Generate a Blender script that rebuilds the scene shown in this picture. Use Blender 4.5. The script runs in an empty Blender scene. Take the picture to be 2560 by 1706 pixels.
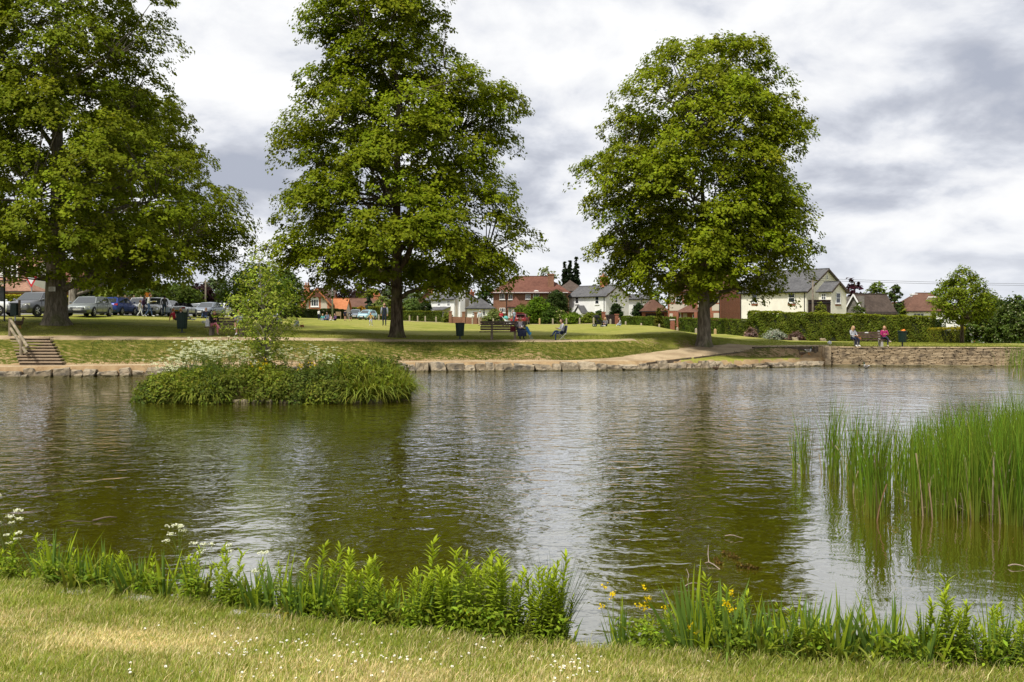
import bpy, math, random
import numpy as np
from mathutils import Vector, Matrix, Euler
random.seed(7)
RNG = np.random.default_rng(11)
SC = bpy.context.scene
COL = SC.collection

# ------------------------------------------------------------------ camera
F = 2489.0            # focal length in photo pixels (35 mm lens)
HC = 2.8              # camera height over the pond surface
cam_d = bpy.data.cameras.new('camera')
cam = bpy.data.objects.new('camera', cam_d)
COL.objects.link(cam)
cam.location = (0, 0, HC)
cam.rotation_euler = (math.radians(90), 0, 0)
cam_d.sensor_width = 36.0
cam_d.sensor_fit = 'HORIZONTAL'
cam_d.lens = 35.0
cam_d.shift_y = -53.0 / 2560.0
cam_d.clip_start = 0.1
cam_d.clip_end = 9000
SC.camera = cam

def P(px, py, Y):
    """photo pixel + distance -> world point"""
    return Vector(((px - 1280) / F * Y, Y, HC - (py - 800) / F * Y))

# ------------------------------------------------------------------ sky + sun
SUN_EL, SUN_AZ = math.radians(57), math.radians(215)      # azimuth measured clockwise from +Y
world = bpy.data.worlds.new('World')
SC.world = world
world.use_nodes = True
nt = world.node_tree
nt.nodes.clear()
def WN(t, **k):
    n = nt.nodes.new(t)
    for a, b in k.items():
        setattr(n, a, b)
    return n
def wmath(op, a, b=None, c=None, clamp=False):
    n = WN('ShaderNodeMath', operation=op, use_clamp=clamp)
    for i, v in enumerate((a, b, c)):
        if v is None: continue
        if isinstance(v, (int, float)): n.inputs[i].default_value = v
        else: nt.links.new(v, n.inputs[i])
    return n.outputs[0]
def wmap(v, a, b, c, d, smooth=True):
    n = WN('ShaderNodeMapRange', interpolation_type='SMOOTHSTEP' if smooth else 'LINEAR')
    nt.links.new(v, n.inputs[0])
    for i, q in enumerate((a, b, c, d)): n.inputs[i + 1].default_value = q
    return n.outputs[0]
sky = WN('ShaderNodeTexSky', sky_type='NISHITA', sun_disc=False)
sky.sun_elevation = SUN_EL
sky.sun_rotation = SUN_AZ
sky.air_density = 1.0; sky.dust_density = 1.0; sky.ozone_density = 1.5
skymul = WN('ShaderNodeMix', data_type='RGBA', blend_type='MULTIPLY')
skymul.inputs[0].default_value = 1.0
nt.links.new(sky.outputs[0], skymul.inputs[6])
skymul.inputs[7].default_value = (0.11, 0.11, 0.11, 1)
tc = WN('ShaderNodeTexCoord')
sep = WN('ShaderNodeSeparateXYZ'); nt.links.new(tc.outputs['Generated'], sep.inputs[0])
zc = wmath('MAXIMUM', sep.outputs[2], 0.0)
den = wmath('ADD', zc, 0.40)
u = wmath('DIVIDE', sep.outputs[0], den)
v = wmath('DIVIDE', sep.outputs[1], den)
def noise(scale, detail, rough, dist, off, sx=1.0, sy=1.0):
    c = WN('ShaderNodeCombineXYZ')
    nt.links.new(wmath('MULTIPLY', u, sx), c.inputs[0]); nt.links.new(wmath('MULTIPLY', v, sy), c.inputs[1])
    a = WN('ShaderNodeVectorMath', operation='ADD'); nt.links.new(c.outputs[0], a.inputs[0]); a.inputs[1].default_value = off
    n = WN('ShaderNodeTexNoise'); n.inputs['Scale'].default_value = scale; n.inputs['Detail'].default_value = detail
    n.inputs['Roughness'].default_value = rough; n.inputs['Distortion'].default_value = dist
    nt.links.new(a.outputs[0], n.inputs['Vector'])
    return n.outputs[0]
SO = (2.6, 4.9, 0.0)                       # which part of the cloud field is overhead
def cloud(dv):
    a_ = noise(1.45, 4, 0.45, 0.15, (SO[0], SO[1] + dv, 0.0))
    b_ = noise(3.7, 9, 0.55, 0.2, (SO[0] + 7.3, SO[1] + 2.2 + dv, 0.7))
    return wmath('ADD', wmath('MULTIPLY', a_, 0.54), wmath('MULTIPLY', b_, 0.46))
here, above = cloud(0.0), cloud(-0.075)
mixd = wmath('ADD', here, wmath('MULTIPLY', wmath('SUBTRACT', here, above), 0.7))   # sunlit tops, shaded bases
ramp = WN('ShaderNodeValToRGB')
nt.links.new(mixd, ramp.inputs[0])
cr = ramp.color_ramp
cr.interpolation = 'LINEAR'
cr.elements[0].position = 0.36; cr.elements[0].color = (0.32, 0.345, 0.41, 1)
cr.elements[1].position = 0.66; cr.elements[1].color = (0.78, 0.78, 0.785, 1)
for p_, c_ in ((0.42, (0.40, 0.42, 0.475)), (0.47, (0.50, 0.52, 0.57)), (0.51, (0.60, 0.612, 0.645)), (0.56, (0.68, 0.686, 0.70))):
    e = cr.elements.new(p_); e.color = (*c_, 1)
# haze near the horizon: pale grey-white
hz = wmap(zc, 0.0, 0.12, 0.6, 0.0)
hmix = WN('ShaderNodeMix', data_type='RGBA'); nt.links.new(hz, hmix.inputs[0]); nt.links.new(ramp.outputs[0], hmix.inputs[6])
hmix.inputs[7].default_value = (0.60, 0.62, 0.66, 1)
# small gaps where the blue shows
gap = wmath('MULTIPLY', wmap(mixd, 0.64, 0.70, 0.0, 1.0), wmap(zc, 0.2, 0.3, 0.0, 1.0))
gmix = WN('ShaderNodeMix', data_type='RGBA'); nt.links.new(gap, gmix.inputs[0]); nt.links.new(hmix.outputs[2], gmix.inputs[6])
nt.links.new(skymul.outputs[2], gmix.inputs[7])
# below the horizon: ground-ish grey
gb = wmap(sep.outputs[2], -0.06, -0.01, 1.0, 0.0)
bmix = WN('ShaderNodeMix', data_type='RGBA'); nt.links.new(gb, bmix.inputs[0]); nt.links.new(gmix.outputs[2], bmix.inputs[6])
bmix.inputs[7].default_value = (0.16, 0.17, 0.13, 1)
bg = WN('ShaderNodeBackground'); nt.links.new(bmix.outputs[2], bg.inputs[0]); bg.inputs[1].default_value = 1.0
out = WN('ShaderNodeOutputWorld'); nt.links.new(bg.outputs[0], out.inputs[0])

sun_d = bpy.data.lights.new('sun', 'SUN')
sun_d.energy = 3.5
sun_d.angle = math.radians(7)
sun_d.color = (1.0, 0.95, 0.86)
sun = bpy.data.objects.new('sun', sun_d)
COL.objects.link(sun)
sd = Vector((math.sin(SUN_AZ) * math.cos(SUN_EL), math.cos(SUN_AZ) * math.cos(SUN_EL), math.sin(SUN_EL)))
sun.rotation_euler = sd.to_track_quat('Z', 'Y').to_euler()
sun.location = sd * 200

SC.view_settings.view_transform = 'Standard'
SC.view_settings.look = 'None'
SC.view_settings.exposure = 0.50
SC.view_settings.gamma = 1.0
SC.view_settings.use_curve_mapping = False
SC.cycles.max_bounces = 8
SC.cycles.diffuse_bounces = 3
SC.cycles.glossy_bounces = 3
SC.cycles.transmission_bounces = 4
SC.cycles.transparent_max_bounces = 4
SC.cycles.caustics_reflective = False
SC.cycles.caustics_refractive = False
SC.cycles.sample_clamp_indirect = 6.0

# ------------------------------------------------------------------ materials
MATS = {}
def srgb(r, g, b):
    def f(c):
        c /= 255.0
        return c / 12.92 if c <= 0.04045 else ((c + 0.055) / 1.055) ** 2.4
    return (f(r), f(g), f(b))

class NT:
    def __init__(s, name):
        s.m = bpy.data.materials.new(name); s.m.use_nodes = True
        s.t = s.m.node_tree; s.t.nodes.clear()
        s.out = s.n('ShaderNodeOutputMaterial')
    def n(s, ty, **k):
        n = s.t.nodes.new(ty)
        for a, b in k.items(): setattr(n, a, b)
        return n
    def l(s, a, b): s.t.links.new(a, b)
    def val(s, inp, v):
        if hasattr(v, 'links') or hasattr(v, 'is_linked'): s.l(v, inp)
        else: inp.default_value = v
    def math(s, op, a, b=None, clamp=False):
        n = s.n('ShaderNodeMath', operation=op, use_clamp=clamp)
        s.val(n.inputs[0], a)
        if b is not None: s.val(n.inputs[1], b)
        return n.outputs[0]
    def mapr(s, v, a, b, c=0.0, d=1.0):
        n = s.n('ShaderNodeMapRange', interpolation_type='SMOOTHSTEP'); s.l(v, n.inputs[0])
        for i, q in enumerate((a, b, c, d)): n.inputs[i + 1].default_value = q
        return n.outputs[0]
    def mix(s, f, a, b, blend='MIX'):
        n = s.n('ShaderNodeMix', data_type='RGBA', blend_type=blend)
        s.val(n.inputs[0], f)
        for i, q in ((6, a), (7, b)):
            if isinstance(q, tuple): n.inputs[i].default_value = (*q[:3], 1)
            else: s.l(q, n.inputs[i])
        return n.outputs[2]
    def noise(s, scale, detail=4, rough=0.55, vec=None, dist=0.0):
        n = s.n('ShaderNodeTexNoise'); n.inputs['Scale'].default_value = scale; n.inputs['Detail'].default_value = detail
        n.inputs['Roughness'].default_value = rough; n.inputs['Distortion'].default_value = dist
        if vec is not None: s.l(vec, n.inputs['Vector'])
        return n.outputs[0]
    def coord(s, kind='Object'):
        return s.n('ShaderNodeTexCoord').outputs[kind]
    def pos(s):
        return s.n('ShaderNodeNewGeometry').outputs['Position']
    def scaled(s, vec, sc):
        n = s.n('ShaderNodeVectorMath', operation='MULTIPLY'); s.l(vec, n.inputs[0]); n.inputs[1].default_value = sc
        return n.outputs[0]
    def bump(s, h, strength=0.3, dist=0.02):
        n = s.n('ShaderNodeBump'); n.inputs['Strength'].default_value = strength; n.inputs['Distance'].default_value = dist
        s.l(h, n.inputs['Height']); return n.outputs[0]
    def principled(s, col, rough=0.7, metallic=0.0, normal=None, spec=0.4, ior=1.45):
        b = s.n('ShaderNodeBsdfPrincipled')
        if isinstance(col, tuple): b.inputs['Base Color'].default_value = (*col[:3], 1)
        else: s.l(col, b.inputs['Base Color'])
        s.val(b.inputs['Roughness'], rough)
        b.inputs['Metallic'].default_value = metallic
        b.inputs['Specular IOR Level'].default_value = spec
        b.inputs['IOR'].default_value = ior
        if normal is not None: s.l(normal, b.inputs['Normal'])
        s.l(b.outputs[0], s.out.inputs[0])
        return b

def pm(name, col, rough=0.7, var=0.18, scale=6.0, metallic=0.0, bump=0.0, bscale=40.0, spec=0.35, col2=None, stretch=None):
    """procedural paint/wood/stone: colour broken up by noise, optional fine relief"""
    if name in MATS: return MATS[name]
    t = NT(name)
    vec = t.coord('Object')
    if stretch: vec = t.scaled(vec, stretch)
    nz = t.noise(scale, 5, 0.6, vec)
    c2 = col2 if col2 else tuple(max(0.0, c * (1 - 2 * var)) for c in col)
    c = t.mix(t.mapr(nz, 0.35, 0.68), c2, col)
    nrm = None
    if bump > 0:
        nrm = t.bump(t.noise(bscale, 4, 0.6, vec), bump, 0.02)
    t.principled(c, rough, metallic, nrm, spec)
    MATS[name] = t.m
    return t.m

def leaf_mat(name, trans=0.34, rough=0.6, spec=0.08, tint=(1.15, 1.2, 0.55)):
    """leaf surface: colour from the per-leaf 'Col' attribute, light passes through"""
    if name in MATS: return MATS[name]
    t = NT(name)
    a = t.n('ShaderNodeAttribute', attribute_name='Col')
    b = t.n('ShaderNodeBsdfPrincipled')
    t.l(a.outputs['Color'], b.inputs['Base Color'])
    b.inputs['Roughness'].default_value = rough
    b.inputs['Specular IOR Level'].default_value = spec
    tr = t.n('ShaderNodeBsdfTranslucent')
    t.l(t.mix(1.0, a.outputs['Color'], tint, 'MULTIPLY'), tr.inputs[0])
    ms = t.n('ShaderNodeMixShader'); ms.inputs[0].default_value = trans
    t.l(b.outputs[0], ms.inputs[1]); t.l(tr.outputs[0], ms.inputs[2])
    t.l(ms.outputs[0], t.out.inputs[0])
    MATS[name] = t.m
    return t.m

def attr_mat(name, rough=0.8, spec=0.2, bump=0.0, bscale=30):
    if name in MATS: return MATS[name]
    t = NT(name)
    a = t.n('ShaderNodeAttribute', attribute_name='Col')
    nz = t.noise(14.0, 5, 0.6, t.coord('Object'))
    c = t.mix(t.mapr(nz, 0.3, 0.7), t.mix(1.0, a.outputs['Color'], (0.7, 0.7, 0.7), 'MULTIPLY'), a.outputs['Color'])
    nrm = t.bump(t.noise(bscale, 4, 0.6, t.coord('Object')), bump, 0.03) if bump else None
    t.principled(c, rough, 0.0, nrm, spec)
    MATS[name] = t.m
    return t.m

# ------------------------------------------------------------------ object helpers
def tag(o, label=None, cat=None, group=None, kind=None):
    if label: o['label'] = label
    if cat: o['category'] = cat
    if group: o['group'] = group
    if kind: o['kind'] = kind
    return o
def empty(name, loc=(0, 0, 0), rz=0.0, parent=None):
    o = bpy.data.objects.new(name, None)
    o.empty_display_size = 0.2
    COL.objects.link(o)
    o.location = loc; o.rotation_euler = (0, 0, rz)
    if parent: o.parent = parent
    return o
def thing(name, label, cat, loc=(0, 0, 0), rz=0.0, group=None):
    return tag(empty(name, loc, rz), label, cat, group)
def link_mesh(name, me, mats=(), parent=None, loc=None, smooth=False):
    if not isinstance(mats, (list, tuple)): mats = [mats]
    for m in mats:
        if m is not None: me.materials.append(m)
    o = bpy.data.objects.new(name, me)
    COL.objects.link(o)
    if parent: o.parent = parent
    if loc is not None: o.location = loc
    if smooth and len(me.polygons):
        me.polygons.foreach_set('use_smooth', np.ones(len(me.polygons), dtype=bool))
    return o
def copy_tree(o, parent=None, loc=None, rz=None, scale=None):
    c = o.copy()
    COL.objects.link(c)
    if parent is not None: c.parent = parent
    if loc is not None: c.location = loc
    if rz is not None: c.rotation_euler = (c.rotation_euler[0], c.rotation_euler[1], rz)
    if scale is not None: c.scale = (scale, scale, scale) if isinstance(scale, (int, float)) else scale
    for ch in list(o.children):
        copy_tree(ch, c)
    return c

def np_mesh(name, V, Fc, col=None, mats=(), parent=None, loc=None, smooth=False):
    """V (n,3) verts, Fc (m,k) faces of k corners each, col (n,3) per-vertex colour"""
    me = bpy.data.meshes.new(name)
    V = np.ascontiguousarray(V, dtype=np.float32); Fc = np.ascontiguousarray(Fc, dtype=np.int32)
    m, k = Fc.shape
    me.vertices.add(len(V)); me.vertices.foreach_set('co', V.ravel())
    me.loops.add(m * k); me.loops.foreach_set('vertex_index', Fc.ravel())
    me.polygons.add(m); me.polygons.foreach_set('loop_start', np.arange(0, m * k, k, dtype=np.int32))
    if col is not None:
        at = me.attributes.new('Col', 'FLOAT_COLOR', 'POINT')
        c4 = np.ones((len(V), 4), dtype=np.float32); c4[:, :3] = col
        at.data.foreach_set('color', c4.ravel())
    me.update(calc_edges=True)
    return link_mesh(name, me, mats, parent, loc, smooth)

def unit(a):
    return a / np.maximum(np.linalg.norm(a, axis=-1, keepdims=True), 1e-9)

def leaf_geo(C, N, size, col, aspect=0.62, droop=0.0):
    """folded diamond leaves; returns V, F, col"""
    n = len(C)
    N = unit(N)
    R = unit(RNG.normal(size=(n, 3)))
    if droop: R[:, 2] -= droop
    T = unit(R - N * (R * N).sum(1, keepdims=True))
    B = np.cross(N, T)
    s = size[:, None]
    fold = N * s * 0.13
    V = np.empty((n, 4, 3))
    V[:, 0] = C - T * s * 0.5
    V[:, 1] = C + B * s * aspect * 0.5 + fold - T * s * 0.06
    V[:, 2] = C + T * s * 0.5 - fold * 0.5
    V[:, 3] = C - B * s * aspect * 0.5 + fold - T * s * 0.06
    Fc = np.arange(n * 4).reshape(n, 4)
    return V.reshape(-1, 3), Fc, np.repeat(col, 4, axis=0)

def ribbon_geo(CL, HW, side, col, col_tip=None):
    """CL (n,k,3) centre lines, HW (n,k) half widths, side (n,3)"""
    n, k, _ = CL.shape
    side = unit(side)[:, None, :]
    V = np.empty((n, k, 2, 3))
    V[:, :, 0] = CL - side * HW[:, :, None]
    V[:, :, 1] = CL + side * HW[:, :, None]
    base = (np.arange(n) * k * 2)[:, None] + (np.arange(k - 1) * 2)[None, :]
    Fc = np.stack([base, base + 1, base + 3, base + 2], axis=-1).reshape(-1, 4)
    t = np.linspace(0, 1, k)[None, :, None]
    if col_tip is None: col_tip = col
    c = col[:, None, :] * (1 - t) + col_tip[:, None, :] * t
    c = np.repeat(c[:, :, None, :], 2, axis=2).reshape(-1, 3)
    return V.reshape(-1, 3), Fc, c

def cat_geo(parts):
    Vs, Fs, Cs, o = [], [], [], 0
    for V, Fc, c in parts:
        Vs.append(V); Fs.append(Fc + o); Cs.append(c); o += len(V)
    return np.concatenate(Vs), np.concatenate(Fs), np.concatenate(Cs)

def jit(base, n, amt=0.15, hue=0.06):
    """per-leaf colour variation around base"""
    b = np.asarray(base)[None, :] * np.exp(RNG.normal(0, amt, size=(n, 1)))
    return np.clip(b * (1 + RNG.normal(0, hue, size=(n, 3))), 0.002, 0.9)

class MB:
    """collects boxes, tubes, prisms... and links them as ONE mesh object"""
    def __init__(s): s.v = []; s.f = []; s.m = []; s.M = None
    def _add(s, vs, fs, mi=0):
        o = len(s.v)
        if s.M is not None: vs = [tuple(s.M @ Vector(q)) for q in vs]
        s.v += [tuple(q) for q in vs]
        s.f += [tuple(i + o for i in q) for q in fs]
        s.m += [mi] * len(fs)
        return s
    def box(s, c, d, mi=0, M=None, taper=1.0):
        x, y, z = d[0] / 2, d[1] / 2, d[2] / 2
        vs = [Vector((sx * x * (taper if sz > 0 else 1), sy * y * (taper if sz > 0 else 1), sz * z)) for sz in (-1, 1) for sy in (-1, 1) for sx in (-1, 1)]
        if M is not None: vs = [M @ q for q in vs]
        vs = [q + Vector(c) for q in vs]
        return s._add(vs, [(0, 2, 3, 1), (4, 5, 7, 6), (0, 1, 5, 4), (2, 6, 7, 3), (0, 4, 6, 2), (1, 3, 7, 5)], mi)
    def bar(s, a, b, w, h=None, mi=0, up=(0, 0, 1)):
        a, b = Vector(a), Vector(b); h = h or w
        d = (b - a); L = d.length; d.normalize()
        r = d.cross(Vector(up))
        if r.length < 1e-4: r = d.cross(Vector((1, 0, 0)))
        r.normalize(); q = r.cross(d)
        vs = []
        for e in (a, b):
            for i, j in ((-1, -1), (1, -1), (1, 1), (-1, 1)): vs.append(e + r * (i * w / 2) + q * (j * h / 2))
        return s._add(vs, [(3, 2, 1, 0), (4, 5, 6, 7), (0, 1, 5, 4), (1, 2, 6, 5), (2, 3, 7, 6), (3, 0, 4, 7)], mi)
    def tube(s, pts, rad, n=8, mi=0, cap=True, wob=0.0):
        pts = [Vector(p) for p in pts]
        if not isinstance(rad, (list, tuple)): rad = [rad] * len(pts)
        vs = []; fs = []
        ref = Vector((0.31, 0.17, 0.93))
        for i, p in enumerate(pts):
            d = (pts[min(i + 1, len(pts) - 1)] - pts[max(i - 1, 0)]).normalized()
            r = d.cross(ref)
            if r.length < 0.05: r = d.cross(Vector((1, 0, 0)))
            r.normalize(); q = d.cross(r)
            for k in range(n):
                a = 2 * math.pi * k / n
                rr = rad[i] * (1 + (random.uniform(-wob, wob) if wob else 0))
                vs.append(p + (r * math.cos(a) + q * math.sin(a)) * rr)
        for i in range(len(pts) - 1):
            for k in range(n):
                fs.append((i * n + k, i * n + (k + 1) % n, (i + 1) * n + (k + 1) % n, (i + 1) * n + k))
        if cap:
            fs.append(tuple(range(n - 1, -1, -1))); fs.append(tuple(range((len(pts) - 1) * n, len(pts) * n)))
        return s._add(vs, fs, mi)
    def lathe(s, c, prof, n=16, mi=0, axis='z', cap=True):
        """prof: list of (radius, height)"""
        c = Vector(c); vs = []; fs = []
        for r, h in prof:
            for k in range(n):
                a = 2 * math.pi * k / n; x, y = r * math.cos(a), r * math.sin(a)
                vs.append(c + (Vector((x, y, h)) if axis == 'z' else Vector((x, h, y)) if axis == 'y' else Vector((h, x, y))))
        for i in range(len(prof) - 1):
            for k in range(n):
                q = (i * n + k, i * n + (k + 1) % n, (i + 1) * n + (k + 1) % n, (i + 1) * n + k)
                fs.append(q if axis != 'y' else q[::-1])
        if cap:
            fs.append(tuple(range(n - 1, -1, -1))); fs.append(tuple(range((len(prof) - 1) * n, len(prof) * n)))
        return s._add(vs, fs, mi)
    def ell(s, c, r, nu=12, nv=8, mi=0, M=None, fn=None):
        c = Vector(c); vs = []; fs = []
        for j in range(nv + 1):
            th = math.pi * j / nv
            for i in range(nu):
                ph = 2 * math.pi * i / nu
                q = Vector((r[0] * math.sin(th) * math.cos(ph), r[1] * math.sin(th) * math.sin(ph), r[2] * math.cos(th)))
                if fn: q = fn(q)
                if M is not None: q = M @ q
                vs.append(c + q)
        for j in range(nv):
            for i in range(nu):
                fs.append((j * nu + i, (j + 1) * nu + i, (j + 1) * nu + (i + 1) % nu, j * nu + (i + 1) % nu))
        return s._add(vs, fs, mi)
    def poly(s, vs, mi=0): return s._add(vs, [tuple(range(len(vs)))], mi)
    def prism(s, poly, d, mi=0):
        """extrude a 3-D polygon by vector d"""
        n = len(poly); a = [Vector(p) for p in poly]; b = [p + Vector(d) for p in a]
        fs = [tuple(range(n - 1, -1, -1)), tuple(range(n, 2 * n))] + [(i, (i + 1) % n, n + (i + 1) % n, n + i) for i in range(n)]
        return s._add(a + b, fs, mi)
    def build(s, name, mats, parent=None, loc=None, smooth=False, rz=None, col=None):
        me = bpy.data.meshes.new(name)
        me.from_pydata(s.v, [], s.f)
        if any(s.m): me.polygons.foreach_set('material_index', np.array(s.m, dtype=np.int32))
        if col is not None:
            at = me.attributes.new('Col', 'FLOAT_COLOR', 'POINT')
            at.data.foreach_set('color', np.tile(np.array([*col, 1.0], dtype=np.float32), len(s.v)))
        me.update()
        o = link_mesh(name, me, mats, parent, loc, smooth)
        if rz is not None: o.rotation_euler = (0, 0, rz)
        return o
# ------------------------------------------------------------------ terrain heights
SHX = [-200, -60, -40, -24.7, -18.6, -5.6, 4.85, 14.0, 18.6, 19.5, 30.6, 40, 60, 200]
SHY = [38, 44, 46, 48.0, 49.8, 53.6, 54.9, 57.6, 60.0, 61.0, 60.0, 58, 50, 30]
NRX = [-200, -30, -4.65, -2.99, -1.85, -0.85, 0.06, 0.63, 2.0, 3.44, 8, 14, 200]
NRY = [9.0, 10.0, 9.04, 8.46, 7.95, 7.55, 7.31, 7.18, 6.93, 6.69, 6.2, 6.0, 6.0]
def sstep(a, b, x):
    t = np.clip((x - a) / (b - a), 0, 1); return t * t * (3 - 2 * t)
def Ysh(x): return np.interp(x, SHX, SHY)
def Ynr(x): return np.interp(x, NRX, NRY)
RAMP = [(4.2, 56.2, 0.50), (6.8, 56.9, 0.55), (9.6, 58.6, 0.78), (12.6, 61.2, 1.0), (15.0, 63.0, 1.10), (18.0, 64.0, 1.12), (20.5, 64.3, 1.13)]
ISL = (-8.1, 36.0, 4.55, 2.7)      # island centre x, y, half width, half depth
def lumps(x, y):
    return 0.5 * np.sin(x * 0.9 + 1.3 * np.sin(y * 0.6)) * np.cos(y * 1.1 + np.sin(x * 0.5)) + 0.5 * np.sin(x * 2.3 + y * 1.7) * np.cos(y * 2.6 - x * 1.1)
def gz_raw(x, y):
    x = np.asarray(x, dtype=float); y = np.asarray(y, dtype=float)
    s = y - Ysh(x)
    # far side, profile away from the water
    crest = np.interp(x, [-60, -24, -13, -4, 6, 9.5, 12, 14, 17, 19, 60], [1.60, 1.60, 1.58, 1.47, 1.47, 1.55, 1.62, 1.3, 1.02, 1.08, 1.08])
    steep = np.interp(x, [-60, 8, 13, 17], [2.5, 2.5, 3.4, 3.6])
    bank = 0.50 + (crest - 0.5) * sstep(1.5, 1.5 + steep * 1.08, s)
    wallz = sstep(19.2, 19.6, x)
    bank = bank * (1 - wallz) + 1.08 * wallz
    green = np.interp(s, [0, 4.0, 6.0, 14, 28, 120, 400, 3000], [0, 0, 0.14, 0.34, 0.66, 0.66, 0.7, 0.7])
    left = 0.034 * np.maximum(0, -x - 6) * sstep(1, 13, s); left = np.minimum(left, 1.05 + 0.004 * np.maximum(0, -x - 6))
    right = -0.045 * np.maximum(0, x - 12) * sstep(6, 40, s); right = np.maximum(right, -3.2)
    far = bank + green * (1 - 0.55 * wallz) + left + right
    far = far + 0.02 * lumps(x, y) * sstep(2, 5, s)
    rise = np.where(wallz > 0.5, sstep(0.12, 0.2, s), sstep(0.1, 0.55, s))
    far = -0.7 + (far + 0.7) * rise
    # mound at the foot of the far right tree
    far = far + 0.22 * np.exp(-(((x - 11.8) / 1.6) ** 2 + ((y - 62) / 1.5) ** 2))
    # near side
    e = Ynr(x) - y
    near = 0.42 + 0.095 * np.maximum(e, 0) + 0.022 * lumps(x * 1.3, y * 1.3)
    near = np.where(e < 0, 0.42 - 1.25 * sstep(-0.02, 1.7, -e), near)
    z = np.where(y < 20, near, far)
    mid = (y > 12) & (s < 0.1)
    z = np.where(mid, -0.7, z)
    # island
    r = ((np.abs(x - ISL[0]) / ISL[2]) ** 3.5 + (np.abs(y - ISL[1]) / ISL[3]) ** 3.5) ** (1 / 3.5) + 0.04 * lumps(x * 1.1, y)
    z = np.where(r < 1.25, np.maximum(z, -0.7 + 1.15 * (1 - sstep(0.72, 1.08, r)) + 0.12 * (1 - r)), z)
    return z
def gz_ramped(x, y):
    z = gz_raw(x, y)
    x = np.asarray(x, dtype=float); y = np.asarray(y, dtype=float)
    bd = np.full(z.shape, 1e9); bz = np.zeros(z.shape); sg = np.zeros(z.shape)
    for (x0, y0, z0), (x1, y1, z1) in zip(RAMP[:-1], RAMP[1:]):
        dx, dy = x1 - x0, y1 - y0
        t = np.clip(((x - x0) * dx + (y - y0) * dy) / (dx * dx + dy * dy), 0, 1)
        d = np.hypot(x - x0 - t * dx, y - y0 - t * dy); zz = z0 + t * (z1 - z0)
        s_ = ((y - y0 - t * dy) * dx - (x - x0 - t * dx) * dy) / math.hypot(dx, dy)
        m = d < bd; bd = np.where(m, d, bd); bz = np.where(m, zz, bz); sg = np.where(m, s_, sg)
    w = (1 - sstep(1.45, 2.6, bd)) * sstep(0.35, 1.0, y - Ysh(x))
    tilt = np.interp(x, [4.5, 7.5, 13.5, 16.0], [0.0, 0.17, 0.15, 0.0])      # crossfall towards the water
    return z * (1 - w) + (bz + np.clip(sg, -1.6, 1.6) * tilt) * w

GX = np.unique(np.concatenate([-np.geomspace(70, 3500, 26), np.arange(-70, -30, 1.0), np.arange(-30, -5.5, 0.3), np.arange(-5.5, 5, 0.14), np.arange(5, 34, 0.28), np.arange(34, 110, 1.5), np.geomspace(110, 3500, 24)]))
GY = np.unique(np.concatenate([np.arange(-8, 4, 1.0), np.arange(4, 11, 0.14), np.arange(11, 31, 1.5), np.arange(31, 41, 0.35), np.arange(41, 47, 1.0), np.arange(47, 68, 0.22), np.arange(68, 110, 0.9), np.arange(110, 260, 4.0), np.geomspace(260, 4500, 24)]))
GXX, GYY = np.meshgrid(GX, GY)
GZ = gz_ramped(GXX, GYY)
def gz(x, y):
    """height of the built ground mesh (bilinear)"""
    x = np.clip(np.asarray(x, dtype=float), GX[0], GX[-1] - 1e-6); y = np.clip(np.asarray(y, dtype=float), GY[0], GY[-1] - 1e-6)
    i = np.clip(np.searchsorted(GX, x, side='right') - 1, 0, len(GX) - 2); j = np.clip(np.searchsorted(GY, y, side='right') - 1, 0, len(GY) - 2)
    a = (x - GX[i]) / (GX[i + 1] - GX[i]); b = (y - GY[j]) / (GY[j + 1] - GY[j])
    return GZ[j, i] * (1 - a) * (1 - b) + GZ[j, i + 1] * a * (1 - b) + GZ[j + 1, i] * (1 - a) * b + GZ[j + 1, i + 1] * a * b
def G(px, Y, dz=0.0):
    x = (px - 1280) / F * Y
    return Vector((x, Y, float(gz(x, Y)) + dz))

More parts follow.
